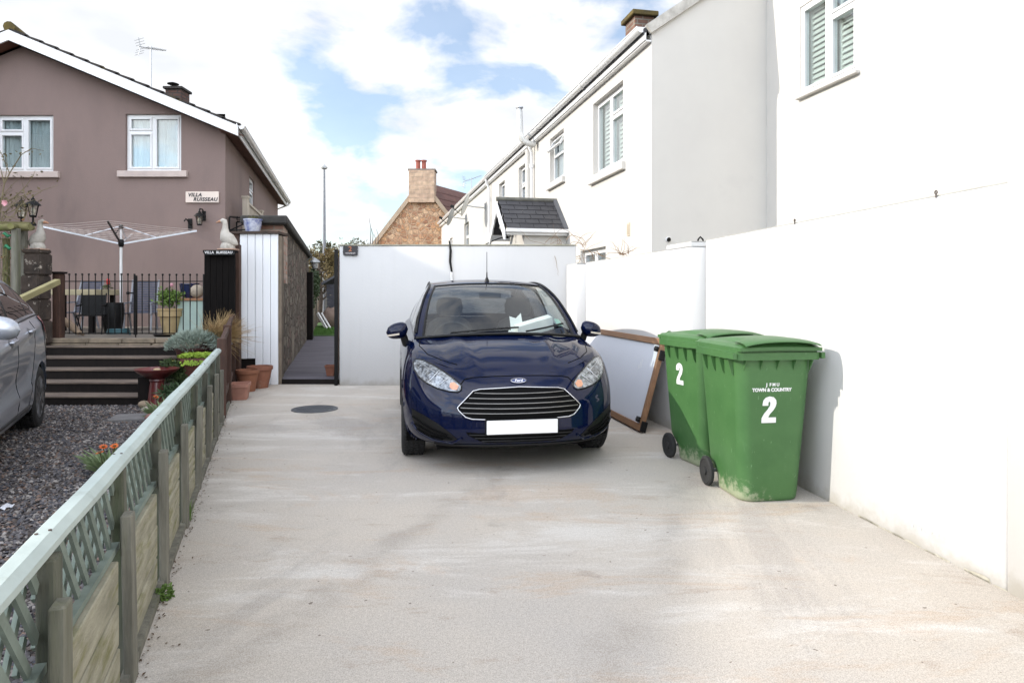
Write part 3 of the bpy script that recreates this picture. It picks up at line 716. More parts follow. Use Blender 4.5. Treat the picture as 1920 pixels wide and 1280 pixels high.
g = MB()
for sgn in (1, -1):
    x1 = half + .02
    zt = lambda x: 6.04 - SL * x + .19
    y0 = 12.64
    g.prism([(AP, y0, zt(0)), (AP + sgn * x1, y0, zt(x1)), (AP + sgn * x1, y0, zt(x1) - .19), (AP, y0, zt(0) - .19)], (0, .03, 0))
g.build('bargeboard', M_WHITE_UPVC, hs, world=True)
g = MB()
for sgn in (1, -1):
    for x0, x1 in ((0, half),):
        q = [V((AP, 12.67, zt(0) - .12)), V((AP + sgn * x1, 12.67, zt(x1) - .12)), V((AP + sgn * x1, 13.0, zt(x1) - .12)), V((AP, 13.0, zt(0) - .12))]
        g.prism(q, (0, 0, -.02))
q0 = V((-5.46, 12.68, roof_u(-5.46) - .0))
g.prism([q0 + V((.0, 0, .0)), q0 + V((.36, 0, -.08)), q0 + V((.36, 0, -.08)) + HD * (LS + .6), q0 + HD * (LS + .6)], (0, 0, -.02))
g.build('soffit', M_SOFFIT, hs, world=True)
g = MB(); ge = V((-5.46 + .36, 12.66, roof_u(-5.46) - .02))
g.bar(ge, ge + HD * (LS + .62), .025, .20); g.build('fascia', M_WHITE_UPVC, hs, world=True)
g = MB(); gp = ge + V((.075, .017, .06)); rows = []
for e in (gp, gp + HD * (LS + .65)):
    rows.append([e + V((.06 * math.cos(t), .0, .07 * math.sin(t))) for t in [math.pi + math.pi * k / 8 for k in range(9)]])
g.grid(rows); rows2 = [[p + V((0, 0, .004)) + (p - (gp if i == 0 else gp + HD * (LS + .65))) * -.06 for p in r_] for i, r_ in enumerate(rows)]; g.grid(rows2, flip=True)
g.add(rows[0] + [], [tuple(range(9))]); g.add(rows[1], [tuple(range(9))])
g.bar(gp + V((.06, 0, 0)), gp + V((.06, 0, 0)) + HD * (LS + .65), .015, .02)
g.build('gutter', M_WHITE_UPVC, hs, world=True, smooth=40)
g = MB(); pe = gp + HD * (LS + .5); g.tube([pe, pe - V((0, 0, .1)), pe + V((-.38, -.09, -.28)), pe + V((-.38, -.09, -3.5))], .035, 10); g.build('downpipe', M_WHITE_UPVC, hs, world=True, smooth=50)
# chimney stub with a cowl
cc = P(333, 176, 15.2)
g = MB(); g.obox((cc.x, cc.y, cc.z - .40), (.17, 0, 0), (0, .2, 0), (0, 0, .45)); ch = g.build('chimney', brick_mat('dark_brick', (.13, .06, .045), (.08, .045, .035), (.05, .045, .04), .22, .075), hs, world=True)
g = MB(); g.obox((cc.x, cc.y, cc.z + .075), (.21, 0, 0), (0, .24, 0), (0, 0, .025)); g.build('cap', M_TILE, ch, world=True)
g = MB(); b0 = V((cc.x - .10, cc.y, cc.z + .09))
g.lathe(b0, [(.05, 0), (.06, .04), (.045, .07), (.04, .08)], 14); g.lathe(b0 + V((0, 0, .12)), [(.125, 0), (.12, .012), (.04, .04), (.001, .045)], 18)
for k in range(3): g.tube([b0 + V((.05 * math.cos(k * 2.1), .05 * math.sin(k * 2.1), .07)), b0 + V((.09 * math.cos(k * 2.1), .09 * math.sin(k * 2.1), .125))], .006, 5)
g.build('cowl', M_BLACK, ch, world=True, smooth=50)
# television aerial on a pole
def aerial(name, label, base, h, boom, el=10, s=1.0):
    t = thing(name, label, 'aerial', base)
    g = MB(); g.cyl((0, 0, -.6), (0, 0, h), .016, n=8); g.build('mast', M_GALV, t, smooth=50)
    b = V(boom).normalized(); side = b.cross(V((0, 0, 1))).normalized()
    g = MB(); c = V((0, 0, h - .05)); g.tube([c - b * .35 * s, c + b * .45 * s], .011, 6)
    for k in range(el):
        p = c + b * (-.15 + .6 * k / el) * s; l = (.16 - .006 * k) * s
        g.tube([p - side * l, p + side * l], .005, 5)
    for q in (-1, 1):
        for k in range(3):
            p = c - b * (.3 + .02 * k) * s + V((0, 0, q * (.06 + .07 * k) * s)); g.tube([p - side * .2 * s, p + side * .2 * s], .005, 5)
        g.tube([c - b * .3 * s, c - b * .36 * s + V((0, 0, q * .24 * s))], .007, 5)
    g.build('antenna', M_GALV, t)
    return t
ab = P(283, 150, 15.0)
aerial('tv_aerial', 'spiky television aerial on a pole above the brown house roof', ab, .74, (.45, .8, .16), s=.80)

# painted name board and the wall lantern on the brown wall
sg = thing('name_sign', 'cream house name board high on the brown gable wall', 'sign', P(380, 370, 12.99))
g = MB(); g.box((-.315, -.025, -.105), (.315, .002, .105)); g.build('board', mat('cream_sign', (.72, .62, .55), (.66, .56, .50), rough=.6), sg, bevel=.006)
M_LETTER = mat('dark_letter', (.03, .025, .03), rough=.6)
text_obj('lettering', 'VILLA', .095, M_LETTER, sg, frame_mx((-.14, -.027, .040), (1, 0, 0), (0, 0, 1)), world=False, offset=.003, shear=.25, spacing=1.12)
text_obj('lettering', 'RUISSEAU', .095, M_LETTER, sg, frame_mx((.06, -.027, -.045), (1, 0, 0), (0, 0, 1)), world=False, offset=.003, shear=.25, spacing=1.12)

def lantern(name, label, base, s=1.0, hang=None, group=None):
    """a six sided garden lantern; base is the foot of its glass"""
    t = thing(name, label, 'lantern', base, group=group)
    g = MB(); g.lathe((0, 0, 0), [(.05 * s, -.03 * s), (.06 * s, -.01 * s), (.055 * s, 0)], 6)
    for k in range(6):
        a = k * math.pi / 3; g.tube([(.052 * s * math.cos(a), .052 * s * math.sin(a), 0), (.085 * s * math.cos(a), .085 * s * math.sin(a), .17 * s)], .006 * s, 5)
    g.lathe((0, 0, .17 * s), [(.115 * s, 0), (.11 * s, .015 * s), (.06 * s, .07 * s), (.035 * s, .075 * s), (.03 * s, .11 * s), (.012 * s, .12 * s), (.012 * s, .15 * s), (.002, .18 * s)], 12)
    if hang == 'wall':
        g.tube([(0, 0, .28 * s), (.0, .03, .34 * s), (0, .13, .34 * s), (0, .17, .27 * s), (0, .175, .15 * s)], .014 * s, 8); g.obox((0, .18, .20 * s), (.045 * s, 0, 0), (0, .012, 0), (0, 0, .11 * s))
    else: g.tube([(0, 0, -.16 * s), (0, 0, -.02 * s)], .016 * s, 8); g.lathe((0, 0, -.16 * s), [(.05 * s, -.01), (.05 * s, .01), (.02 * s, .04)], 10)
    g.build('frame', M_BLACK, t, smooth=40)
    g = MB(); g.lathe((0, 0, 0), [(.045 * s, .002), (.078 * s, .168 * s)], 6, close=True); g.build('glass', glass_mat('lantern_glass', (.85, .85, .8), .15), t)
    g = MB(); g.lathe((0, 0, .01), [(.016 * s, 0), (.016 * s, .04 * s), (.03 * s, .08 * s), (.025 * s, .11 * s), (.002, .125 * s)], 10); g.build('bulb', mat('frosted_bulb', (.75, .72, .62), rough=.4), t, smooth=60)
    return t
lantern('wall_lantern', 'black wall lantern on the brown wall below the cream name board', P(374, 420, 12.815), .85, 'wall')
br = thing('wall_bracket', 'small black iron hook bracket on the brown wall near the lantern', 'bracket', P(357, 420, 12.99))
g = MB(); g.box((-.035, -.02, -.16), (.035, .002, .10)); g.tube([(-.02, -.02, .05), (-.05, -.08, .09), (-.07, -.1, .04)], .014, 6); g.tube([(.02, -.02, -.02), (.03, -.1, .0), (.0, -.12, .06)], .012, 6); g.build('bracket', M_BLACK, br)

# black door canopy and pale railing against the house's long side
cn = thing('door_canopy', 'black iron bracketed glass door canopy on the side of the brown house', 'canopy', P(426, 420, 12.95))
z1, z0, w = .16, -.10, .85
n_ = V((.972, .2352, 0)); hd = HD
for q in (0, .9):
    g = MB(); o_ = hd * (.25 + q)
    g.tube([o_ + V((0, 0, z1)), o_ + V((0, 0, z0 - .25))], .016, 6)
    arc = [o_ + n_ * (w * t) + V((0, 0, z1 - .20 * t * t)) for t in [i / 8 for i in range(9)]]; g.tube(arc, .016, 6)
    g.tube([o_ + V((0, 0, z0)), arc[4], ], .012, 6); g.tube([o_ + V((0, 0, z0)), arc[-1]], .014, 6); g.tube([arc[4] - V((0, 0, .0)), o_ + n_ * w * .5 + V((0, 0, z0 - .2))], .012, 6); g.tube([o_ + V((0, 0, z0 - .25)), o_ + n_ * w * .5 + V((0, 0, z0 - .05))], .012, 6); g.build('bracket', M_BLACK, cn)
g = MB(); rows = [[hd * y + n_ * (w * t) + V((0, 0, z1 + .02 - .20 * t * t)) for t in [i / 8 for i in range(9)]] for y in (.15, 1.25)]; g.grid(rows); g.build('glazing', glass_mat('canopy_glass', (.8, .82, .82), .05), cn, smooth=60)
rl = thing('balcony_railing', 'pale wooden railing beside the brown house above the stone wall', 'railing', P(461, 378, 13.8))
g = MB(); M_PALEWOOD = mat('pale_wood', (.52, .46, .38), (.42, .37, .3), scale=4, rough=.8)
for y in (0, 2.4): g = MB(); g.obox(HD * y + V((0, 0, -.55)), (.05, 0, 0), (0, .05, 0), (0, 0, .62)); g.obox(HD * y + V((0, 0, .09)), (.065, 0, 0), (0, .065, 0), (0, 0, .02)); g.build('post', M_PALEWOOD, rl)
g = MB(); g.bar(HD * .05 + V((0, 0, .0)), HD * 2.35, .06, .05); g.bar(HD * .05 + V((0, 0, -.75)), HD * 2.35 + V((0, 0, -.75)), .05, .05); g.build('rail', M_PALEWOOD, rl)
g = MB()
for k in range(16): p = HD * (.15 + k * .14); g.bar(p + V((0, 0, -.74)), p + V((0, 0, -.02)), .025, .025)
g.build('balusters', M_PALEWOOD, rl)

# ================================================================ patio, steps and bed
M_PAVE = mat('patio_stone', (.23, .20, .165), (.14, .12, .10), scale=3, rough=.9, bump=.3, bscale=30)
PZ = .72
g = MB(); g.prism([(-13.5, 9.5, PZ), (-4.1, 9.5, PZ), (-4.1, 10.4, PZ), (-4.15, 13.0, PZ), (-13.5, 13.0, PZ)], (0, 0, -.76)); structure('patio', g, M_PAVE)
st = thing('garden_steps', 'five broad dark timber steps rising from gravel to patio', 'steps', (-5.5, 8.1, 0))
risers, treads = MB(), MB()
M_TREAD = mat('step_tread', (.17, .13, .105), (.09, .07, .058), scale=5, rough=.9, bump=.4, stretch=(.6, 4, 4), c3=(.26, .20, .15), s3=2.5, t3=(.5, .7))
for i in range(5):
    zt_ = .127 + .125 * i; y0 = 8.1 + .30 * i
    xr = -4.36 + .03 * i - (0 if i < 2 else -.22)
    M_TREAD = MATS['step_tread']
    risers = MB(); risers.box((-7.4, y0, zt_ - .13), (xr, y0 + .05, zt_ - .022)); risers.build('riser', M_DARKWOOD, st, world=True)
    treads = MB(); treads.box((-7.4, y0 - .015, zt_ - .022), (xr, y0 + .32, zt_)); treads.build('tread', M_TREAD, st, world=True, bevel=.004)
M_COPING = mat('patio_coping', (.27, .215, .155), (.13, .105, .075), scale=6, rough=.9, bump=.5, bscale=25)
g = MB(); r = random.Random(4)
x = -7.4
while x < -4.1:
    w = r.uniform(.42, .6)
    for kk in range(2): g.box((x + .006 + kk * .05, 9.44 + r.uniform(-.012, .012), .585 + kk * .072), (x + w - .006 + kk * .05, 9.52, .651 + kk * .072))
    x += w
g.build('coping', M_COPING, st, world=True, bevel=.008)
g = MB(); g.box((-4.42, 8.06, 0), (-4.28, 8.2, .36)); g.box((-4.42, 8.08, .0), (-3.95, 8.16, .24)); g.build('side_post', M_DARKWOOD, st, world=True, bevel=.005)
g = MB(); g.prism([(-4.36, 8.2, .22), (FX(8.2) - .05, 8.2, .22), (FX(8.75) - .05, 8.75, .22), (-4.36, 8.75, .22)], (0, 0, -.3)); g.prism([(-4.3, 8.75, .45), (FX(8.75) - .05, 8.75, .45), (FX(9.5) - .05, 9.5, .45), (-4.1, 9.5, .45)], (0, 0, -.5))
structure('soil_bed', g, M_SOIL)

# ================================================================ boarded pier and old stone wall beside the alley
pr = thing('boarded_pier', 'tall pier clad in white vertical boards beside the alley', 'pier', (-3.74, 10.1, 0))
g = MB(); x0, x1 = -4.03, -3.46
bw = (x1 - x0) / 5
for i in range(5):
    z0_ = .38 if i < 2 else (.0 if i > 2 else .0)
    g.box((x0 + i * bw + .0035, 10.1, z0_ + .003 * (i % 2)), (x0 + (i + 1) * bw - .0035, 10.125, 2.225))
g.build('board', M_WHITEBOARD, pr, world=True, bevel=.004)
g = MB(); g.box((x0 + .01, 10.126, -.02), (x1 - .17, 10.5, 2.22)); g.build('core', M_DARKWOOD, pr, world=True)
g = MB(); g.box((x0 - .15, 10.06, 2.227), (x1 + .015, 10.55, 2.262)); g.build('cap', mat('rusty_cap', (.07, .045, .035), (.035, .025, .02), rough=.85), pr, world=True)
g = MB(); g.box((x0 - .13, 10.1, 0), (x0 - .004, 10.2, 2.225)); g.build('side_post', M_BROWNWOOD, pr, world=True)

sw = thing('stone_wall', 'old rubble stone wall with dark coping along the alley', 'wall', (-3.44, 10.5, 0))
M_RUBBLE = rubble_mat('rubble_stone', [(.04, .032, .026), (.18, .15, .12), (.08, .055, .04), (.26, .225, .185), (.10, .082, .065), (.19, .12, .10)], (.065, .052, .04), scale=(4.6, 3.6, 8.0))
def lum(mb, Ya, Yb, z0, z1, th, d=0.0):
    mb.prism([(AX(Ya) + d, Ya, z0), (AX(Yb) + d, Yb, z0), (AX(Yb) - th, Yb, z0), (AX(Ya) - th, Ya, z0)], (0, 0, z1 - z0))
g = MB(); lum(g, 11.42, 20.2, -.05, 2.40, .5); g.build('wall', M_RUBBLE, sw, world=True)
g = MB(); lum(g, 10.13, 10.518, -.05, 2.20, .02, .03); g.build('plaster_edge', mat('dirty_plaster', (.23, .185, .14), (.12, .095, .07), scale=4, rough=.95, bump=.5, bscale=25), sw, world=True)
g = MB(); lum(g, 10.52, 11.416, -.05, 1.50, .5, .012); g.build('lower_wall', M_RUBBLE, sw, world=True)
g = MB(); lum(g, 10.52, 11.416, 1.502, 2.40, .5, .02)
g.build('brick_end', brick_mat('old_painted_brick', (.36, .17, .12), (.50, .42, .37), (.36, .31, .26), .21, .075, c3=None, bias=-.1), sw, world=True)
g = MB(); lum(g, 10.35, 20.4, 2.40, 2.53, .62, .10); g.build('coping', M_STONECAP, sw, world=True, bevel=.02)
M_RUBBLE2 = rubble_mat('lower_rubble', [(.15, .13, .10), (.24, .21, .17), (.19, .155, .12), (.28, .25, .2)], (.2, .17, .13), scale=(4, 4, 6))
sw2 = thing('stone_wall', 'lower pale stone wall at the far end of the alley', 'wall', (AX(21), 21, 0))
g = MB(); lum(g, 20.5, 27, -.05, 2.0, .45, .04); g.build('wall', M_RUBBLE2, sw2, world=True)
ps = thing('door_post', 'dark timber door post with carriage lamp in the stone wall', 'post', (AX(19.2) + .1, 19.2, 0))
g = MB(); lum(g, 18.9, 19.6, 0, 1.95, .05, .16); g.build('post', M_DARKWOOD, ps, world=True)
g = MB(); c = V((AX(18.9) + .22, 18.9, 2.2)); g.lathe(c, [(.03, -.18), (.08, -.14), (.10, 0), (.16, .02), (.13, .06), (.02, .14)], 10); g.tube([c + V((-.25, 0, .05)), c + V((-.1, 0, .16)), c + V((0, 0, .14))], .015, 6); g.build('lamp', M_GALV, ps, world=True, smooth=40)

# dark side gate standing open at the corner of the white wall, clay pot, the shed and clutter at the end
gt = thing('side_gate', 'narrow dark wooden gate standing open against the white wall corner', 'gate', (-2.57, 10.2, 0))
g = MB(); g.prism([(-2.60, 10.02, .1), (-2.56, 10.02, .1), (-2.78, 11.0, .1), (-2.82, 11.0, .1)], (0, 0, 1.8)); g.build('leaf', M_BROWNWOOD, gt, world=True)
g = MB(); g.box((-2.60, 9.985, -.02), (-2.553, 10.016, 1.99)); g.build('hanging_post', M_BLACK, gt, world=True)
shd = thing('garden_shed', 'dark grey timber shed at the far end of the alley', 'shed', (-5.9, 26.5, 0))
g = MB(); xs0, xs1 = P(612, 500, 26.5).x, P(668, 500, 26.5).x
for k in range(12): g.box((xs0, 26.5 - .004 * (k % 2), .05 + k * .14), (xs1, 28.4, .05 + k * .14 + .132))
g.build('wall', mat('grey_shiplap', (.085, .085, .105), (.055, .055, .07), scale=3, rough=.8), shd, world=True)
g = MB(); g.prism([(xs0 - .15, 26.35, 1.70), (xs1, 26.35, 2.45), (xs1, 26.35, 2.53), (xs0 - .15, 26.35, 1.78)], (0, 2.2, 0)); g.build('roof', mat('felt_roof', (.11, .115, .135), (.08, .08, .095), rough=.9), shd, world=True)
g = MB(); g.prism([(-7.6, 29.5, 0), (-3, 29.5, 0), (-3, 29.6, 0), (-7.6, 29.6, 0)], (0, 0, 2.75)); bf = tag(g.build('panel_fence', mat('blue_grey_fence', (.14, .15, .18), (.10, .11, .13), rough=.85)), 'blue grey boundary fence behind the shed at the end of the alley', 'fence')
cl = thing('folded_chair', 'white slatted chair folded and leaning at the lawn end', 'chair', P(617, 613, 24.6) * 1)
g = MB(); g.bar((-.42, 0, .50), (-.02, -.25, -.05), .06, .10); g.bar((-.30, .1, .50), (.10, -.15, -.05), .06, .04); g.build('frame', M_WHITE_UPVC, cl)
sk = thing('sack', 'brown cloth sack slumped beside the folded chair', 'sack', P(622, 600, 24.9))
g = MB(); rows = []
for i in range(9):
    ph = i / 8; rr = .36 * math.sin(math.pi * (.12 + .8 * ph)) ** .7
    rows.append([V((rr * math.cos(t) * (1 + .12 * math.sin(3 * t + i)), rr * .8 * math.sin(t), -.25 + .72 * ph + .03 * math.sin(2 * t + i))) for t in [2 * math.pi * j / 14 for j in range(15)]])
g.grid(rows); g.build('cloth', mat('brown_cloth', (.26, .19, .155), (.17, .12, .10), scale=5, rough=.95), sk, smooth=70)

# the far mast
mp_ = P(608, 555, 34); mp_.z = 0
ms = thing('light_mast', 'tall thin grey mast rising against the sky beyond the alley', 'mast', mp_)
g = MB(); g.tube([(0, 0, 0), (0, 0, 2.7), (0, 0, 7.6)], [.095, .085, .05], 10); g.build('pole', mat('mast_grey', (.22, .23, .25), rough=.5), ms, smooth=50)
g = MB(); g.lathe((0, 0, 7.6), [(.05, -.05), (.16, 0), (.17, .06), (.05, .15), (.03, .22)], 12); g.build('head', M_GALV, ms, smooth=40)
# ================================================================ white terrace on the right
U = V((-.2108, .9775, 0)); NO = V((-.9775, -.2108, 0)); CO = V((1.916, 9.36, 0))
def T(s, out=0.0, z=0.0): return CO + U * s + NO * out + V((0, 0, z))
def s_of(Y): return (Y - 9.36) * 1.023
EZ = 4.93
def terrace(label, s0, s1, wins, name='terrace_house', gable=False, shade=M_STUCCO):
    t = thing(name, label, 'house', T(s0))
    g = MB()
    wall_face(g, T(0), U, NO, s0, s1, -.05, lambda x: EZ, [w[:4] for w in wins], .16)
    if gable:
        # the gable end facing the camera, sloping up with the roof
        wall_face(g, T(s0), -NO, -U, 0, 7.0, -.05, lambda x: EZ + .05 + (min(x, 3.5) - max(0, x - 3.5)) * .70, (), .1, breaks=[3.5])
    q = [T(s1), T(s1, -7.0), T(s1, -7.0, EZ), T(s1, 0, EZ)]; g.add(q, [(0, 1, 2, 3)])
    q = [T(s0, -7), T(s1, -7.0), T(s1, -7.0, EZ), T(s0, -7, EZ)]; g.add(q, [(0, 1, 2, 3)])
    g.build('wall', shade, t, world=True)
    g = MB()
    for sg in (0, 1):
        a = [T(s0 + .004, .12, EZ - .04), T(s1 - .004, .12, EZ - .04), T(s1 - .004, -3.5, EZ + 2.5), T(s0 + .004, -3.5, EZ + 2.5)] if sg == 0 else [T(s0 + .004, -7.1, EZ - .04), T(s1 - .004, -7.1, EZ - .04), T(s1 - .004, -3.5, EZ + 2.5), T(s0 + .004, -3.5, EZ + 2.5)]
        g.prism(a, (0, 0, .07))
    g.build('roof', M_SLATE, t, world=True)
    g = MB(); g.obox(T((s0 + s1) / 2, .09, EZ - .03), U * (s1 - s0 - .012) / 2, NO * .012, V((0, 0, .085))); g.obox(T((s0 + s1) / 2, .04, EZ - .125), U * (s1 - s0 - .012) / 2, NO * .038, V((0, 0, .01)))
    g.build('fascia', M_WHITE_UPVC, t, world=True)
    g = MB(); rows = []
    for s in (s0 + .01, s1 - .01):
        c = T(s, .150, EZ + .055); rows.append([c + NO * .062 * math.cos(tt) + V((0, 0, .075 * math.sin(tt))) for tt in [math.pi + math.pi * k / 8 for k in range(9)]])
    g.grid(rows); g.grid([[p + V((0, 0, .006)) for p in r_] for r_ in rows], flip=True)
    for r_ in rows: g.add(r_, [tuple(range(9))])
    for q in (-.062, .062): g.bar(T(s0 + .01, .150 + q, EZ + .055), T(s1 - .01, .165 + q, EZ + .055), .012, .014)
    s = s0 + 2.6
    while s < s1 - .3:
        c = T(s, .150, EZ + .05); rr = [[c + U * o + NO * .067 * math.cos(tt) + V((0, 0, .08 * math.sin(tt))) for tt in [math.pi + math.pi * k / 8 for k in range(9)]] for o in (-.05, .05)]; g.grid(rr); s += 3.1
    g.build('gutter', M_WHITE_UPVC, t, world=True, smooth=40)
    for w in wins:
        k = w[4] if len(w) > 4 else {}
        window(t, T(w[0], 0, w[2]), U, NO, w[1] - w[0], w[3] - w[2], k.pop('cols', [(1, .68)]), .16, back=k.pop('back', M_ROOMDARK), **k)
    return t
W1 = (s_of(10.4), s_of(11.76), 3.35, 4.60, dict(cols=[(.5, .68), (.5, None)], blind='shutters', sill=.13, sill_mat=M_STUCCO, sill_over=.10, back=M_ROOMMID))
W2 = (s_of(13.5), s_of(14.5), 3.66, 4.62, dict(cols=[(1, .62)], blind=M_CURTAIN, sill=.12, sill_mat=M_STUCCO, sill_over=.10, open_top=R(32)))
W0 = (s_of(11.15), s_of(12.45), .95, 2.12, dict(cols=[(.5, .72), (.5, .72)], blind=M_CURTAIN2, sill=.1, sill_mat=M_STUCCO))
th1 = terrace('white terrace house with an open top window and slate porch', 0, s_of(15.9), [W1, W2, W0], gable=True)
W3 = (s_of(16.75), s_of(17.45), 2.9, 4.55, dict(cols=[(1, .72)], sill=.1, sill_mat=M_STUCCO))
W4 = (s_of(19.2), s_of(20.0), 3.3, 4.55, dict(cols=[(1, .62)], sill=.1, sill_mat=M_STUCCO))
th2 = terrace('second white terrace house with tall narrow upper windows beyond the flue pipe', s_of(15.9), s_of(21.3), [W3, W4])
W5 = (s_of(25.8), s_of(27.0), 2.7, 4.1, dict(cols=[(1, .62)], back=M_ROOMMID)); W6 = (s_of(30.6), s_of(31.6), 2.7, 3.9, dict(cols=[(1, None)])); W7 = (s_of(35.5), s_of(36.3), 2.7, 3.7, dict(cols=[(1, None)]))
th3 = terrace('white terrace house carrying two satellite dishes and an aerial', s_of(21.3), s_of(42), [W5, W6, W7])
# verge of the gable nearest the camera, with a lip of mortar and slates
g = MB(); a = T(-.02, .06, EZ + .02); b = T(-.02, -3.5, EZ + .05 + 3.5 * .70 + .02); g.bar(a, b, .07, .13, up=NO * .57 + V((0, 0, .82))); g.build('verge', mat('verge_mortar', (.55, .53, .49), (.36, .34, .31), scale=9, rough=.95, bump=.4), th1, world=True)
# chimney stub behind the gutter
g = MB(); c = T(1.62, -.50, 5.30); g.obox(c, U * .20, NO * .16, V((0, 0, .45))); chm = g.build('chimney', brick_mat('brown_brick', (.24, .13, .09), (.17, .09, .065), (.24, .21, .17), .22, .075), th1, world=True)
g = MB(); g.obox(c + V((0, 0, .49)), U * .26, NO * .22, V((0, 0, .04))); g.build('cap', M_MOSSTILE, chm, world=True, bevel=.01)
# air brick
g = MB(); c = T(s_of(10.17), .006, 2.30); g.obox(c, U * .055, NO * .006, V((0, 0, .10)))
for k in range(4): g.obox(c + U * (-.036 + .024 * k) + NO * .008, U * .006, NO * .004, V((0, 0, .075)))
g.build('vent', mat('cream_vent', (.62, .54, .42), rough=.6), th1, world=True)
# porch: a small gabled slate canopy
pz, pe = 3.20, 2.60
sm = s_of(14.0)
def Q(ds, out, z): return T(sm + ds, out, z)
g = MB(); g.obox(Q(0, .42, 2.32), U * .66, NO * .42, V((0, 0, .26))); g.obox(Q(-.58, .45, 1.1), U * .06, NO * .40, V((0, 0, 1.0))); g.obox(Q(.58, .45, 1.1), U * .06, NO * .40, V((0, 0, 1.0)))
po = g.build('porch', M_STUCCO, th1, world=True)
g = MB()
for sg in (-1, 1):
    dn = (U * sg * .78 + V((0, 0, pe - .02 - pz))); Ls = dn.length; dn.normalize(); nrm = (V((0, 0, 1)) - dn * dn.z).normalized()
    for i in range(6):
        off = (i % 2) * .13; x = -off
        while x < 1.22:
            xa, xb = max(0, x), min(1.22, x + .262); x += .268
            if xb - xa < .03: continue
            c = Q(0, (xa + xb) / 2 - .0, pz) + dn * (Ls * (i + .5) / 6) + nrm * .03
            g.obox(c, NO * (xb - xa - .004) / 2, dn * (Ls / 12 + .02) + nrm * .006, nrm * .006)
g.build('roof', M_SLATE, po, world=True)
g = MB(); g.tube([Q(0, -.0, pz + .05), Q(0, 1.26, pz + .05)], .045, 8); g.build('ridge', mat('lead_ridge', (.16, .155, .13), (.09, .09, .08), rough=.7), po, world=True, smooth=50)
g = MB()
for sg in (-1, 1):
    a, b = Q(0, 1.235, pz - .03), Q(sg * .80, 1.235, pe - .06)
    ss = [i / 12 for i in range(13)]
    top = [a.lerp(b, q) for q in ss]; bot = [a.lerp(b, q) - V((0, 0, .17 + .03 * abs(math.sin(q * math.pi * 4)))) for q in ss]
    g.prism(top + bot[::-1], NO * .03)
g.build('bargeboard', M_WHITE_UPVC, po, world=True)
for sg in (-1, 1):
    g = MB(); g.obox(Q(sg * .78, .61, pe - .075), U * .014, NO * .60, V((0, 0, .06))); g.obox(Q(sg * .835, .61, pe - .05), U * .04, NO * .61, V((0, 0, .035))); g.build('gutter', M_WHITE_UPVC, po, world=True, bevel=.006)
g = MB(); a = Q(.84, .0, pe - .05)
for i in (-1, 1): g.bar(Q(0, .03, pz + .07), Q(i * .83, .03, pe), .10, .04)
g.build('flashing', mat('lead_grey', (.10, .105, .12), rough=.6), po, world=True)
lantern('porch_lantern', 'small black lantern hanging under the slate porch gable', Q(.1, 1.02, pe + .0), .75)
# flue and pipes
fl = thing('flue_pipe', 'white flue pipe bending up above the terrace gutter', 'pipe', T(s_of(15.6), .1, 4.8))
g = MB(); a = T(s_of(15.55), .05, 4.74); g.tube([a, T(s_of(15.55), .25, 4.76), T(s_of(15.55), .36, 4.84), T(s_of(15.55), .40, 5.0), T(s_of(15.55), .42, 5.50)], .065, 14); g.build('pipe', mat('pipe_white', (.72, .71, .68), (.6, .59, .56), rough=.4), fl, world=True, smooth=50)
g = MB(); g.lathe(T(s_of(15.55), .42, 5.50), [(.05, -.02), (.05, .04), (.085, .045), (.08, .07), (.02, .085)], 14); g.build('cowl', M_GALV, fl, world=True, smooth=40)
def downpipe(s, label, r=.04, top=EZ - .02, wiggle=True):
    t = thing('downpipe', label, 'pipe', T(s, .08, 0))
    g = MB(); g.tube([T(s, .17, top), T(s, .15, top - .1), T(s, .07, top - .3), T(s, .07, 0)], r, 10)
    for z in (4.3, 3.0, 1.6): g.lathe(T(s, .07, z), [(r + .014, -.04), (r + .014, .04)], 10)
    g.build('pipe', M_WHITE_UPVC, t, world=True, smooth=50)
downpipe(s_of(15.82), 'white downpipe just beside the bent flue pipe'); downpipe(s_of(21.25), 'white downpipe behind the larger satellite dish'); 
bx = thing('boxed_pipe', 'broad white boxed pipe on the terrace front beside the flue', 'pipe', T(s_of(16.1), .06, 0))
g = MB(); g.tube([T(s_of(16.1), .07, 0), T(s_of(16.1), .07, EZ - .2)], .085, 14); g.build('pipe', M_STUCCO, bx, world=True, smooth=50)
def dish(label, s, z, out, rad, yaw, body):
    t = thing('satellite_dish', label, 'dish', T(s, out, z), group='satellite dishes on the terrace')
    ax = V((math.cos(yaw), math.sin(yaw), .35)).normalized(); sx = ax.cross(V((0, 0, 1))).normalized(); sy = sx.cross(ax)
    g = MB(); rows = []
    for k in range(7):
        rr = rad * k / 6
        rows.append([sx * rr * math.cos(q) + sy * rr * 1.1 * math.sin(q) + ax * (rr * rr * .55) for q in [2 * math.pi * j / 24 for j in range(25)]])
    g.grid(rows); g.grid([[p - ax * .012 for p in r_] for r_ in rows], flip=True); g.build('reflector', body, t, smooth=60)
    g = MB(); f = ax * rad * 1.25 - sy * rad * .6; g.tube([-sy * rad * .95 + ax * .1, f], .012, 6); g.obox(f + sy * .03, sx * .04, ax * .06, sy * .045); g.build('feed_arm', M_BLACKPLAS, t)
    g = MB(); w = NO * -out; g.tube([V((0, 0, 0)), w * .5 - V((0, 0, .04)), w - V((0, 0, .06))], .02, 8); g.obox(w * .95, U * .05, NO * .015, V((0, 0, .09))); g.build('bracket', M_GALV, t)
M_DISH = mat('dish_white', (.62, .63, .62), (.52, .53, .52), rough=.5); M_DISH2 = mat('dish_mesh_grey', (.40, .41, .41), (.3, .31, .31), rough=.6)
dish('larger white satellite dish on the terrace wall close to the porch', s_of(22.2), 4.2, .62, .35, math.radians(176), M_DISH)
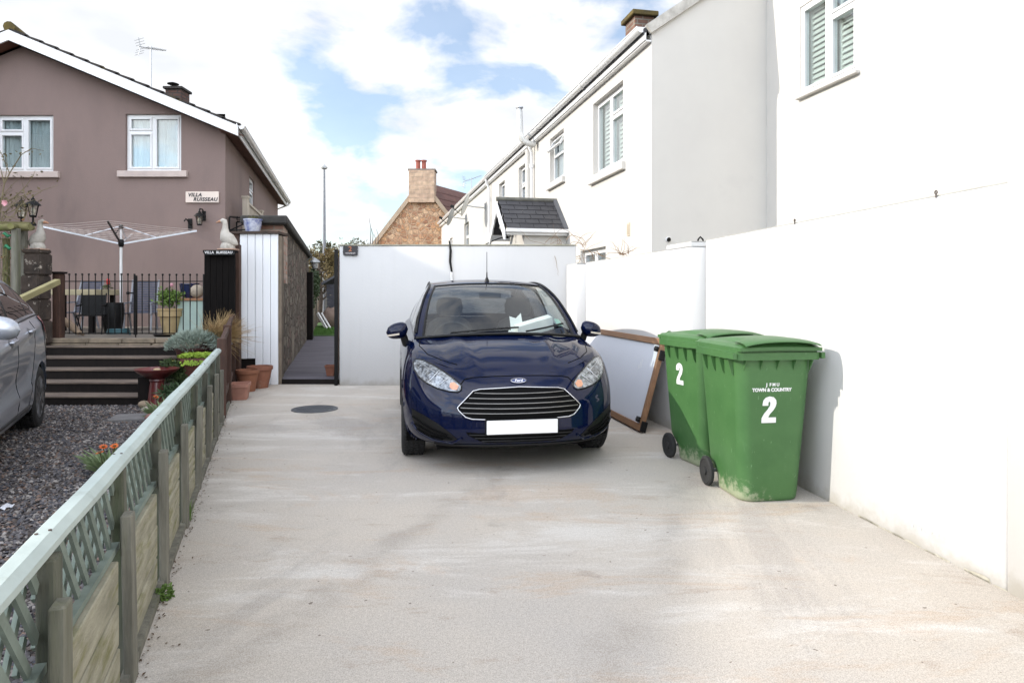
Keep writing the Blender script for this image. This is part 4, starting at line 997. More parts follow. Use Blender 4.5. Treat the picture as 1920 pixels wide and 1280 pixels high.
dish('smaller grey satellite dish farther along the terrace', s_of(26.5), 4.32, .55, .33, math.radians(172), M_DISH2)
aerial('tv_aerial', 'thin television aerial on the far terrace roof', T(s_of(29), -.6, 5.35), .95, (.95, -.3, .28), el=6, s=1.1)
# slack black cable over the far wall
cb = thing('cable', 'thin black cable looping from the far terrace to the porch', 'cable', T(s_of(22), .3, 2.6))
g = MB(); pts = [V((-.9 + 1.75 * q, 14.8 - 1.2 * q, 2.2 + .30 * math.sin(math.pi * min(1, q * 1.05)) + .08 * q)) for q in [i / 14 for i in range(15)]]; g.tube(pts, .012, 6); g.build('cable', M_BLACK, cb, world=True, smooth=60)

# ================================================================ the taller white house at the right edge
K0 = CO - NO * 1.75
nh = thing('house', 'tall white house with a shuttered upper window beyond the long garden wall', 'house', (K0.x, K0.y, 0))
s_n = lambda Y: (Y - K0.y) * 1.023
g = MB(); wall_face(g, K0, U, NO, s_n(-6), -.002, -.05, lambda x: 6.6, [(s_n(7.91), s_n(8.98), 3.93, 5.10)], .09)
q = [K0 + U * -.002, K0 + U * -.002 - NO * 7, K0 + U * -.002 - NO * 7 + V((0, 0, 6.6)), K0 + U * -.002 + V((0, 0, 6.6))]; g.add(q, [(0, 1, 2, 3)])
g.build('wall', M_STUCCO, nh, world=True)
window(nh, K0 + U * s_n(7.91) + V((0, 0, 3.93)), U, NO, 1.095, 1.17, [(.48, .70), (.52, None)], .09, sill=.045, sill_over=.02, sill_mat=M_STUCCO, back=M_ROOMMID, blind='shutters', glass='pane_glass')
g = MB(); a = K0 + U * s_n(-6) + NO * .15 + V((0, 0, 6.55)); b = K0 + NO * .15 + V((0, 0, 6.55)); g.prism([a, b, b - NO * 3.6 + V((0, 0, 2.4)), a - NO * 3.6 + V((0, 0, 2.4))], (0, 0, .08)); g.build('roof', M_SLATE, nh, world=True)
# security camera, black pipe loop and eye bolts
sc_ = thing('security_camera', 'small white security camera with black face on the white gable', 'camera', P(1250, 449, 9.44))
g = MB(); d = V((.35, -.93, -.12)).normalized(); g.tube([-d * .04, d * .05], [.032, .036], 12); g.tube([-d * .09 + V((-.02, 0, 0)), -d * .03], .02, 10); g.lathe(-d * .10 + V((-.02, .005, 0)), [(.035, -.012), (.035, .012)], 12, axis='Y'); g.build('body', M_WHITE_UPVC, sc_, smooth=50)
g = MB(); g.tube([d * .045, d * .058], .031, 12); g.build('lens', M_BLACK, sc_, smooth=40)
lp = thing('pipe_loop', 'short black bent pipe looping over the top of the white wall', 'pipe', P(1313, 452, 6.45))
g = MB(); c = P(1313, 449, 6.45); g.tube([c + V((-.025, 0, -.05)), c + V((-.02, 0, .0)), c + V((0, 0, .025)), c + V((.025, 0, .0)), c + V((.03, 0, -.03)), c + V((.10, .05, -.035))], .009, 8); g.build('pipe', M_BLACK, lp, world=True, smooth=60)
for i, (px, py) in enumerate(((1755, 367), (1490, 417))):
    Y = 2.62 / ((px - 960) / 1280 + .132); c = P(px, py, Y); c.z = 1.832
    e = thing('eye_bolt', ('rusty eye bolt on top of the white wall nearer the camera', 'rusty eye bolt on top of the white wall above the green bins')[i], 'bolt', c, group='eye bolts along the wall top')
    g = MB(); g.tube([(0, .009 * math.cos(t), .018 + .009 * math.sin(t)) for t in [2 * math.pi * k / 12 for k in range(13)]], .0035, 6); g.tube([(0, 0, -.01), (0, 0, .012)], .004, 6); g.build('bolt', mat('rusty_iron', (.12, .10, .09), rough=.8), e, smooth=60)
# black cable over the end wall
cb2 = thing('cable', 'thick black cable draped over the white end wall above the car', 'cable', (-.88, 9.97, 2.06))
g = MB(); pts = [P(842, 452, 10.06), P(843, 455, 9.98), P(845, 470, 9.975), P(844, 490, 9.975), P(847, 510, 9.975)]; g.tube(pts, [.010, .014, .019, .018, .014], 8); g.build('sleeve', M_BLACK, cb2, world=True, smooth=60)
g = MB(); g.tube([P(847, 510, 9.975), P(846, 517, 9.972), P(847, 530, 9.975)], .02, 8); g.tube([P(847, 530, 9.975), P(848, 720, 9.98)], .012, 6); g.build('white_end', M_WHITE_UPVC, cb2, world=True, smooth=60)
# bare climber stems on the wall top
vn = thing('climbing_vine', 'bare brown climber stems straggling over the white wall top by the porch', 'vine', P(1085, 470, 10.2))
g = MB(); r = random.Random(21)
M_STEM = mat('dry_stem', (.30, .19, .11), (.18, .11, .065), scale=10, rough=.9)
def stem(px, py, Y, L, ang, curl, rad=.006, n=10, jit=.02):
    p = P(px, py, Y); pts = [p.copy()]; a = ang
    for i in range(n):
        a += curl / n + r.gauss(0, .25); p = p + V((math.cos(a), r.gauss(0, .3), math.sin(a))) * L / n; pts.append(p.copy())
    g.tube(pts, [rad * (1 - .7 * i / n) for i in range(n + 1)], 5)
for i in range(16): stem(r.uniform(1020, 1110), r.uniform(456, 466), 10.12 + r.random() * .3, r.uniform(.15, .55), r.uniform(-.5, 3.6), r.uniform(-3, 3), r.uniform(.002, .005))
for i in range(10): stem(r.uniform(1068, 1120), r.uniform(468, 482), 9.9 + r.random() * .4, r.uniform(.2, .5), r.uniform(-.9, .2), r.uniform(-1, 1), r.uniform(.003, .006))
stem(1062, 450, 10.4, .9, 1.3, -5.0, .005, 16); stem(1092, 460, 10.3, .8, 1.2, 3, .004, 14); stem(1022, 455, 10.3, .5, 1.0, -1.5, .004); stem(1040, 480, 9.97, .3, -1.3, .4, .004)
g.build('stems', M_STEM, vn, world=True); g = MB()
for i in range(14): stem(r.uniform(1160, 1180), r.uniform(474, 479), 8.3, r.uniform(.1, .25), r.uniform(-.2, 3.3), r.uniform(-2, 2), .004)
g.build('stems', M_STEM, vn, world=True)
tw = thing('bare_shrub', 'few bare grey twigs poking up behind the white end wall', 'shrub', P(700, 456, 12))
for (px, py, h) in ((694, 460, .48), (698, 460, .3), (708, 460, .28), (703, 462, .22)): g = MB(); p = P(px, py, 12); g.tube([p - V((0, 0, 1.5)), p, p + V((.01, .02, h * .6)), p + V((-.02, 0, h))], [.01, .008, .006, .003], 5); g.build('twig', mat('grey_twig', (.16, .14, .13), rough=.9), tw, world=True)

# ================================================================ far stone cottage
ct = thing('cottage', 'old cottage with orange stone gable and tall block chimney', 'house', (-4.6, 35, 0))
AZ, ax_, ay_ = 7.1, P(792, 400, 35).x, 35.0
RD = V((.42, .907, 0))
g = MB(); hw = 4.0; sl = 1.30
g.add([(ax_ - hw, ay_, -.1), (ax_ + hw, ay_, -.1), (ax_ + hw, ay_, AZ - sl * hw), (ax_, ay_, AZ), (ax_ - hw, ay_, AZ - sl * hw)], [(0, 1, 2, 3, 4)])
q = RD * 9
for sg in (-1, 1): g.add([V((ax_ + sg * hw, ay_, -.1)), V((ax_ + sg * hw, ay_, -.1)) + q, V((ax_ + sg * hw, ay_, AZ - sl * hw)) + q, V((ax_ + sg * hw, ay_, AZ - sl * hw))], [(0, 1, 2, 3)])
g.build('wall', rubble_mat('orange_stone', [(.46, .23, .12), (.62, .36, .19), (.34, .16, .09), (.70, .46, .28), (.50, .27, .15)], (.46, .31, .20), scale=(4.6, 4.6, 5.2)), ct, world=True)
g = MB()
for sg in (-1, 1): g.bar(V((ax_, ay_ - .03, AZ + .02)), V((ax_ + sg * (hw + .1), ay_ - .03, AZ + .02 - sl * (hw + .1))), .22, .2, up=(sg * .8, 0, .6))
g.build('verge', mat('verge_stone', (.46, .35, .25), (.36, .27, .19), scale=4, rough=.9), ct, world=True)
g = MB()
for sg in (-1, 1):
    a0, b0 = V((ax_, ay_ + .25, AZ + .05)), V((ax_ + sg * (hw + .2), ay_ + .25, AZ + .05 - sl * (hw + .2)))
    for k in range(14):
        u0, u1 = k / 14, (k + 1) / 14 + .01; off = V((sg * .8, 0, .6)) * (.02 + .03 * (k % 1))
        g.prism([a0.lerp(b0, u0) + off * .6, a0.lerp(b0, u1) + off * 2.2, a0.lerp(b0, u1) + off * 2.2 + q, a0.lerp(b0, u0) + off * .6 + q], (0, 0, -.05))
g.build('roof', mat('red_brown_tile', (.16, .075, .06), (.10, .05, .042), scale=3, rough=.8, c3=(.36, .22, .05), s3=.7, t3=(.62, .8)), ct, world=True)
g = MB(); cx0, cx1 = P(767, 0, 34.9).x, P(815, 0, 34.9).x
g.box((cx0, 34.78, 6.02), (cx1, 35.7, 7.66)); chm = g.build('chimney', brick_mat('buff_block', (.58, .41, .28), (.47, .32, .225), (.46, .34, .25), .40, .215, msize=.014), ct, world=True)
g = MB(); g.box((cx0 - .05, 34.8, 7.66), (cx1 + .05, 35.76, 7.74)); g.build('cap', mat('cap_stone', (.22, .18, .15), rough=.9), chm, world=True)
for px in (784, 795):
    g = MB(); c = P(px, 318, 35.2); c.z = 7.74; g.lathe(c, [(.13, 0), (.115, .1), (.11, .42), (.15, .44), (.15, .50), (.10, .5), (.09, .2)], 14); g.build('chimney_pot', mat('clay_pot', (.34, .10, .07), (.24, .07, .05), rough=.85), chm, world=True, smooth=50)

# ================================================================ trees beyond the alley
def leaf_cloud(mb, c, rad, n, L, W, r, spread=1.0, droop=0.0):
    for i in range(n):
        d = V((r.gauss(0, 1), r.gauss(0, 1), r.gauss(0, 1))).normalized(); q = r.random() ** .4
        p = V(c) + V((d.x * rad[0], d.y * rad[1], d.z * rad[2])) * q
        mb.leaf(p, (d + V((r.gauss(0, .6), r.gauss(0, .6), r.gauss(0, .6) - droop))), (r.gauss(0, 1), r.gauss(0, 1), r.gauss(0, 1)), L * r.uniform(.6, 1.3), W * r.uniform(.7, 1.2))
def tree(name, label, base, h, w, c1, c2, seed, n=2600, leafy=1.0, L=.22):
    r = random.Random(seed); t = thing(name, label, 'tree', base, group='trees beyond the alley')
    g = MB(); g.tube([(0, 0, -.2), (.1, 0, h * .35), (0, .1, h * .75), (.05, 0, h * .95)], [.16, .12, .06, .02], 8)
    tips = []
    for k in range(16):
        a = r.uniform(0, 6.28); z0 = h * r.uniform(.25, .8); l = w * r.uniform(.4, .9) * (1 - .4 * z0 / h)
        e = V((math.cos(a) * l, math.sin(a) * l, z0 + l * r.uniform(.4, .9))); g.tube([(0, 0, z0), e * .5 + V((0, 0, z0 * .5)), e], [.05, .03, .008], 5); tips.append(e)
        for j in range(5):
            e2 = e + V((r.gauss(0, .3), r.gauss(0, .3), r.uniform(.1, .7))) * w * .4; g.tube([e * .8 + V((0, 0, z0 * .2)), e2], [.012, .004], 4); tips.append(e2)
    g.build('trunk', mat('bark', (.11, .085, .065), (.06, .045, .035), scale=8, rough=.95), t, smooth=60)
    g = MB(); k = len(tips)
    for i in range(int(n * leafy)):
        c = tips[r.randrange(k)]; leaf_cloud(g, c, (w * .16, w * .16, w * .14), 1, L, L * .5, r)
    if n * leafy > 0: g.build('crown', mat(name + '_leaf' + str(seed), c1, c2, scale=1.5, rough=.8), t)
tree('tree', 'russet brown leaved tree just past the stone wall', P(597, 552, 32) * 1 - V((0, 0, 1.33)), 3.5, 1.5, (.20, .14, .055), (.10, .08, .03), 1, n=2600, L=.17)
tree('tree', 'dull green tree behind the shed at the end of the alley', P(622, 552, 44) - V((0, 0, 1.33)), 3.6, 2.3, (.085, .085, .04), (.05, .05, .025), 2, n=3600, L=.24)
tree('tree', 'leafless pale tree with fine twigs beside the tall mast', P(606, 552, 50) - V((0, 0, 1.33)), 4.6, 2.6, (.2, .15, .09), (.1, .08, .05), 3, n=260, L=.18)
tree('tree', 'dark olive tree half hidden by the open side gate', P(640, 552, 48) - V((0, 0, 1.33)), 3.9, 2.4, (.10, .095, .045), (.06, .055, .03), 4, n=3400, L=.24)
# ivy hanging over the lower stone wall
iv = thing('ivy', 'dark green ivy spilling over the low stone wall in the alley', 'ivy', (AX(22), 22, 1.6))
g = MB(); r = random.Random(9)
for i in range(900):
    Y = r.uniform(20.4, 25.5); z = 1.2 + .85 * r.random() ** .5; 
    if r.random() < .5 and Y < 22.5: z = r.uniform(1.0, 2.1)
    leaf_cloud(g, (AX(Y) + .09, Y, z), (.08, .1, .1), 1, .10, .08, r)
g.build('leaves', mat('ivy_leaf', (.05, .085, .03), (.025, .045, .018), scale=3, rough=.6), iv, world=True)

# unseen house added off to the left, shaped to shade the gravel and fence
nb = thing('house', 'unseen house added beyond the yard to shade gravel and fence', 'house', (-16, 4, 0))
na, nc = V((-18.2, -6, 0)), V((-13.4, 11, 0)); nd = (nc - na).normalized(); ne = V((nd.y, -nd.x, 0)); nl = (nc - na).length
g = MB(); g.obox((na + nc) / 2 + V((0, 0, 2.5)), nd * nl / 2, ne * 3.0, V((0, 0, 2.6))); g.build('wall', M_STUCCO, nb, world=True)
g = MB(); g.prism([na + ne * 3.3 - nd * .2 + V((0, 0, 5.05)), na - ne * 3.3 - nd * .2 + V((0, 0, 5.05)), na - nd * .2 + V((0, 0, 7.5))], nd * (nl + .4)); g.build('roof', M_SLATE, nb, world=True)
# ================================================================ low trellis fence between drive and gravel
fd = V((-.335, .942, 0)).normalized(); fn = V((fd.y, -fd.x, 0))       # along the fence, and towards the drive
def F(Y, out=0.0, z=0.0): return V((FX(Y), Y, z)) + fn * (out - .07)
fe = thing('trellis_fence', 'low weathered fence with mint rail, lattice and gravel boards beside the drive', 'fence', F(4.2))
posts = [-.68, .09, .87, 1.65, 2.43, 3.2, 3.98, 4.76, 5.54, 6.3, 7.0]
r = random.Random(31)
for i, Y in enumerate(posts):
    tilt = V((r.uniform(-.012, .012), r.uniform(-.02, .02), 1)).normalized()
    h = .712 + r.uniform(-.02, .008)
    g = MB(); c = F(Y, .036, h / 2 - .03); g.obox(c, fd * .032, fn * .021, tilt * (h / 2 + .03)); g.build('post', M_POSTWOOD, fe, world=True, bevel=.005)
    h2 = .60 + r.uniform(-.05, .02)
    g = MB(); c = F(Y - .075, .079, h2 / 2 - .03); g.obox(c, fd * .032, fn * .018, tilt * (h2 / 2 + .03)); g.build('post', M_GREYWOOD, fe, world=True, bevel=.005)
for i in range(len(posts) - 1):
    a, b = posts[i] - .02, posts[i + 1] - .13
    g = MB()
    for k in range(3):
        dz = r.uniform(-.006, .006)
        g.bar(F(a, .044 + r.uniform(-.003, .003), .075 + .148 * k + dz), F(b, .044 + r.uniform(-.003, .003), .075 + .148 * k + r.uniform(-.006, .006)), .030, .139)
    g.build('gravel_board', M_BOARD, fe, world=True, bevel=.004)
    g = MB(); a, b = posts[i] + .03, posts[i + 1] - .04
    g.bar(F(a, .030, .458), F(b, .030, .458), .024, .022)
    # two layers of diagonal laths clipped to the bay
    z0, z1 = .47, .725; L = (F(b) - F(a)).length
    for sg in (1, -1):
        s = -.30
        while s < L + .30:
            p0, p1 = (s, z0), (s + sg * (z1 - z0) * .85, z1)
            # clip in the along direction
            (xa, za), (xb, zb) = p0, p1
            if xa > xb: (xa, za), (xb, zb) = (xb, zb), (xa, za)
            if xb > 0.01 and xa < L - .01:
                ta, tb = max(0, (0 - xa) / (xb - xa)), min(1, (L - xa) / (xb - xa))
                if tb - ta > .05:
                    f_ = lambda q: F(a) + fd * (xa + (xb - xa) * q) + V((0, 0, za + (zb - za) * q)) + fn * (.020 if sg < 0 else -.004)
                    g.bar(f_(ta), f_(tb), .026, .010, up=fn)
            s += .100
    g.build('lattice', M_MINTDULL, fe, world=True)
g = MB(); pts = []
N_ = 40
for sec in (0,):
    rows = []
    for k in range(N_ + 1):
        Y = -.6 + 7.75 * k / N_; wob = .0015 * math.sin(k * 1.7) + .002 * math.sin(k * .35)
        c = F(Y, .030 + 0.0015 * math.sin(k * .5), .748 + wob)
        w, t = .029, .018
        rows.append([c - fn * w + V((0, 0, -t)), c - fn * w + V((0, 0, t - .009)), c - fn * (w - .010) + V((0, 0, t)), c + fn * (w - .018) + V((0, 0, t - .001)), c + fn * w + V((0, 0, t - .018)), c + fn * w + V((0, 0, -t)), c - fn * w + V((0, 0, -t))])
    g.grid(rows, flip=True); g.add(rows[-1][:6], [(0, 1, 2, 3, 4, 5)]); g.add(rows[0][:6], [(5, 4, 3, 2, 1, 0)])
g.build('rail', M_MINT, fe, world=True, smooth=30)
r = random.Random(77); M_NAIL = mat('rusty_nail', (.12, .09, .075), (.06, .045, .04), rough=.8)
for Y in posts[1:]:
    for k in range(2): g = MB(); g.lathe(F(Y + r.uniform(-.03, .03), .016 + .022 * k, .7662), [(.0042, -.004), (.0042, .0012), (.001, .0016)], 8); g.build('nail', M_NAIL, fe, world=True)
g = MB()
gs = MB(); gs.prism([F(-.6, .02, .004), F(9.7, .02, .004), F(9.7, .064, .004), F(-.6, .064, .004)], (0, 0, -.02)); structure('dark_gap_strip', gs, M_SOIL)  # dark strip laid in to darken the gap beside the edging
a, b = F(-.6, .072, .012), F(9.6, .072, .012); g.bar(a, b, .03, .045)
es = tag(g.build('edging_board', M_GREYWOOD), 'thin grey timber edging strip between fence and concrete', 'edging')
# fallen leaves and soil gathered in the gap by the fence foot
g = MB(); r = random.Random(8)
for i in range(420):
    Y = 1.4 + 8.3 * r.random(); p = F(Y, r.uniform(.09, .125) if r.random() < .85 else r.uniform(.11, .21), .004)
    g.leaf(p, (r.gauss(0, 1), r.gauss(0, 1), .2), (0, 0, 1), r.uniform(.008, .022), r.uniform(.006, .012))
stuff('litter', g, mat('leaf_litter', (.12, .075, .04), (.05, .032, .02), scale=20, rough=.95), 'dry brown leaf litter along the foot of the fence', 'leaf litter')

# brown stained fence continuing behind the mint rail
bf2 = thing('brown_fence', 'dark brown stained picket fence beyond the end of the mint rail', 'fence', F(8.4))
for Y, h in ((7.35, .86), (8.35, .96), (9.35, 1.06)): g = MB(); g.obox(F(Y, .05, h / 2), fd * .045, fn * .045, V((0, 0, h / 2))); g.build('post', M_BROWNWOOD, bf2, world=True, bevel=.006)
g = MB()
g.bar(F(7.4, .05, .82), F(8.32, .05, .90), .045, .07); g.bar(F(8.38, .05, .92), F(9.32, .05, 1.0), .045, .07); g.bar(F(7.4, .05, .2), F(9.32, .05, .25), .045, .07)
g.build('rail', M_BROWNWOOD, bf2, world=True, bevel=.005)
g = MB()
for k in range(15): Y = 7.46 + k * .128; g.bar(F(Y, .02, .05), F(Y, .02, .80 + .09 * (Y - 7.4)), .018, .085, up=fd)
g.build('pickets', M_DARKWOOD, bf2, world=True)

# ================================================================ plants
def blade_tuft(mb, c, n, h, spread, w, r, bend=.6, lean=(0, 0)):
    for i in range(n):
        a = r.uniform(0, 6.28); s = spread * r.random() ** .5; hh = h * r.uniform(.55, 1.1)
        b = V(c) + V((math.cos(a) * s * .25, math.sin(a) * s * .25, 0)); d = V((math.cos(a) * s + lean[0] * hh, math.sin(a) * s + lean[1] * hh, hh))
        p1 = b + d * .5 + V((0, 0, hh * .12)); p2 = b + d + V((math.cos(a), math.sin(a), 0)) * s * bend - V((0, 0, hh * .12 * bend))
        side = V((-math.sin(a), math.cos(a), 0)) * w
        mb.add([b - side, b + side, p1 + side * .8, p1 - side * .8, p2], [(0, 1, 2, 3), (3, 2, 4)])
def pot(name, label, base, prof, mt, soil=True, group=None, ribs=0):
    t = thing(name, label, 'pot', base, group=group)
    g = MB(); top = prof[-1]
    inner = [(top[0] - .018, top[1]), (max(.02, prof[-2][0] - .03), top[1] - .05), (max(.02, prof[0][0] * .9), .03 if not soil else top[1] * .78)]
    g.lathe((0, 0, 0), prof + inner, 32)
    g.build('bowl', mt, t, smooth=45)
    if soil:
        g = MB(); g.lathe((0, 0, top[1] * .82), [(max(.02, top[0] - .03), 0), (.001, .01)], 20); g.build('soil', M_SOIL, t)
    return t
M_TERRA2 = mat('orange_terracotta', (.30, .125, .068), (.20, .08, .045), scale=5, rough=.85, bump=.15)
M_TERRAIN = None
PROF = lambda R_, h: [(R_ * .62, 0), (R_ * .66, .02), (R_ * .88, h * .72), (R_ * .90, h * .80), (R_ * .99, h * .84), (R_, h * .96), (R_ * .985, h)]
p1 = pot('clay_pot', 'wider round terracotta pot with banded rim beside the white pier', P(464, 732, 9.40) * 1, PROF(.175, .33), M_TERRA2, soil=False)
p1.location.z = 0
p2 = pot('clay_pot', 'taller red terracotta pot standing against the white boards', (P(487, 726, 9.76).x, 9.76, 0), PROF(.20, .345), M_TERRA, soil=False)
for q, (X, Y) in ((p1, (P(464, 0, 9.40).x, 9.40)), (p2, (P(487, 0, 9.76).x, 9.76))): q.location = (X, Y, 0); q.scale = (.9,) * 3
tr_ = thing('clay_trough', 'small rounded square terracotta trough by the fence end', 'pot', (P(452, 0, 8.75).x, 8.72, 0), .25)
g = MB(); rows = []
def rrect(hw, hd, rad, z, n=6):
    o = []
    for cx, cy, a0 in ((hw - rad, hd - rad, 0), (-hw + rad, hd - rad, 90), (-hw + rad, -hd + rad, 180), (hw - rad, -hd + rad, 270)):
        for k in range(n): a = R(a0 + 90 * k / (n - 1)); o.append(V((cx + rad * math.cos(a), cy + rad * math.sin(a), z)))
    return o + [o[0]]
for (s, z) in ((.78, 0), (.94, .155), (1.03, .16), (1.03, .20), (.90, .20), (.70, .03)): rows.append(rrect(.115 * s, .17 * s, .04 * s, z))
g.grid(rows); g.add(rows[0][:-1][::-1], [tuple(range(24))]); g.add(rows[-1][:-1], [tuple(range(24))]); g.build('trough', mat('pink_terracotta', (.42, .215, .16), (.32, .15, .11), scale=6, rough=.85), tr_, smooth=40)
sp_ = thing('clay_pot', 'small dark red square pot on the alley decking', 'pot', P(620, 703, 10.55), .1)
g = MB(); rows = [rrect(a, a, .015, z) for a, z in ((.055, 0), (.075, .135), (.083, .14), (.083, .165), (.07, .165), (.06, .06))]; g.grid(rows); g.add(rows[-1][:-1], [tuple(range(24))]); g.build('bowl', M_TERRA, sp_, smooth=40)
sp_.location.z = .076
# blue and white pot on the pier
bp_ = thing('painted_pot', 'blue and white glazed pot of grass on the white boarded pier', 'pot', (P(474, 0, 10.25).x, 10.25, 2.262))
g = MB(); g.lathe((0, 0, 0), [(.09, 0), (.10, .005), (.125, .10), (.132, .17), (.14, .175), (.14, .195), (.125, .195), (.12, .16)], 30); g.build('bowl', mat('blue_white_glaze', (.62, .64, .70), (.07, .10, .30), scale=9, rough=.25, coat=.5, detail=3), bp_, smooth=40)
g = MB(); r = random.Random(14); blade_tuft(g, (0, 0, .15), 70, .13, .10, .004, r); g.build('grass', mat('yellow_green_blade', (.22, .19, .05), (.10, .11, .03), scale=8, rough=.8), bp_)

# dry ornamental grass in a dark pot by the gate
og = thing('ornamental_grass', 'wispy straw coloured grass in a dark pot before the black gate panel', 'plant', (P(405, 0, 9.15).x, 9.15, .45))
g = MB(); g.lathe((0, 0, 0), [(.15, 0), (.19, .20), (.205, .21), (.205, .24), (.18, .24), (.17, .19), (.001, .2)], 26); g.build('pot', mat('oxblood_glaze', (.07, .02, .018), (.035, .012, .011), rough=.35), og, smooth=40)
g = MB(); r = random.Random(15)
blade_tuft(g, (0, 0, .2), 420, .34, .20, .003, r, .7, (.18, 0)); 
M_STRAW = mat('straw_blade', (.48, .34, .17), (.30, .20, .09), scale=6, rough=.85)
for i in range(460):
    a = r.gauss(.75, .55); l = r.uniform(.25, .52); b = V((r.gauss(0, .06), r.gauss(0, .06), .24)); d = V((math.sin(a) * l, r.gauss(0, .10), math.cos(a) * l * .95))
    g.tube([b, b + d * .55 + V((0, 0, .03)), b + d + V((.03 * l, 0, -.02))], [.0022, .0018, .0008], 3, cap=False)
g.build('blades', M_STRAW, og)
g = MB(); blade_tuft(g, (0, 0, .2), 260, .24, .16, .003, r, .6); g.build('green_blades', mat('grass_base_green', (.16, .17, .05), (.09, .10, .03), scale=6, rough=.8), og)
# silvery shrub in an oxblood pot
sh = thing('silver_shrub', 'rounded silvery grey lavender shrub spilling from a dark red pot', 'shrub', (P(364, 0, 8.95).x, 8.95, .45))
g = MB(); g.lathe((0, 0, -.1), [(.17, 0), (.22, .25), (.235, .26), (.235, .29), (.20, .29)], 26); g.build('pot', MATS['oxblood_glaze'], sh, smooth=40)
g = MB(); r = random.Random(16)
for i in range(2600):
    a = r.uniform(0, 6.28); q = r.random() ** .5; zz = .20 + .17 * math.sqrt(max(0, 1 - q * q)) * r.uniform(.75, 1.05) + .02 * math.sin(a * 5)
    p = V((math.cos(a) * q * .33, math.sin(a) * q * .27, zz - .07 * q * q * r.random() ** .5)); d = V((math.cos(a) * q * 1.2, math.sin(a) * q * 1.2, .7)) + V((r.gauss(0, .4), r.gauss(0, .4), r.gauss(0, .3)))
    g.leaf(p, d, (r.gauss(0, 1), r.gauss(0, 1), .4), r.uniform(.04, .085), .010)
g.build('foliage', mat('silver_leaf', (.44, .51, .44), (.20, .25, .205), scale=5, rough=.85), sh)
# lime green sedum in a square brown pot
li = thing('lime_plant', 'lime green trailing plant in a tall square red brown pot', 'plant', (P(374, 0, 8.45).x, 8.45, .22), .25)
g = MB(); rows = [rrect(a, a, .02, z) for a, z in ((.11, 0), (.175, .30), (.185, .305), (.185, .335), (.16, .335), (.15, .30))]; g.grid(rows); g.add(rows[-1][:-1], [tuple(range(24))]); g.build('pot', mat('red_brown_pot', (.18, .062, .045), (.11, .04, .03), scale=4, rough=.5), li, smooth=40)
g = MB(); r = random.Random(17)
for i in range(1700):
    p = V((r.uniform(-.2, .2), r.uniform(-.2, .2), .335 + r.uniform(0, .035))); g.leaf(p, (r.gauss(0, 1), r.gauss(0, 1), .7), (r.gauss(0, 1), r.gauss(0, 1), 1), r.uniform(.02, .04), .018)
for i in range(60):
    x = r.uniform(-.17, .1); p = V((x, -.195, .33 - r.random() * .06)); g.leaf(p, (r.gauss(0, .5), -.3, -.8), (0, -1, 0), .035, .02)
g.build('foliage', mat('lime_leaf', (.33, .46, .05), (.20, .31, .03), scale=9, rough=.7), li)
def bush(name, label, base, rad, n, L, W, c1, c2, seed, cat='plant', flowers=None):
    t = thing(name, label, cat, base); r = random.Random(seed)
    g = MB()
    for k in range(9):
        a = r.uniform(0, 6.28); g.tube([(0, 0, -.02), (math.cos(a) * rad[0] * .4, math.sin(a) * rad[1] * .4, rad[2] * .7), (math.cos(a) * rad[0] * .8, math.sin(a) * rad[1] * .8, rad[2] * 1.4)], [.008, .006, .003], 5)
    g.build('stem', mat('green_stem', (.10, .09, .04), (.06, .055, .025), rough=.9), t)
    g = MB(); cl = [V((r.gauss(0, .45) * rad[0], r.gauss(0, .45) * rad[1], rad[2] * r.uniform(.35, 1.75))) for k in range(22)]
    for i in range(n): leaf_cloud(g, cl[r.randrange(22)], (rad[0] * .38, rad[1] * .38, rad[2] * .4), 1, L, W, r)
    g.build('foliage', mat(name + str(seed) + '_leaf', c1, c2, scale=4, rough=.65), t)
    return t
bush('green_shrub', 'dark leafy shrub filling the bed behind the red birdbath', (P(335, 0, 8.35).x, 8.4, .22), (.22, .18, .16), 1500, .05, .03, (.08, .12, .035), (.035, .06, .018), 18)
bush('yellow_green_shrub', 'low yellow green plant between birdbath and lime plant', (P(338, 0, 8.9).x, 8.9, .36), (.2, .12, .05), 600, .035, .02, (.33, .33, .08), (.2, .21, .05), 19)
bush('leafy_plant', 'sparse cream and green leaved plant leaning on the red brown pot', (P(396, 0, 8.15).x, 8.1, .14), (.13, .10, .13), 420, .035, .025, (.34, .30, .17), (.12, .15, .06), 20)
bush('leafy_plant', 'dark strappy plant beside the fence below the lime plant', (P(340, 0, 7.75).x, 7.8, .06), (.2, .16, .12), 700, .09, .02, (.07, .12, .05), (.035, .07, .025), 22)
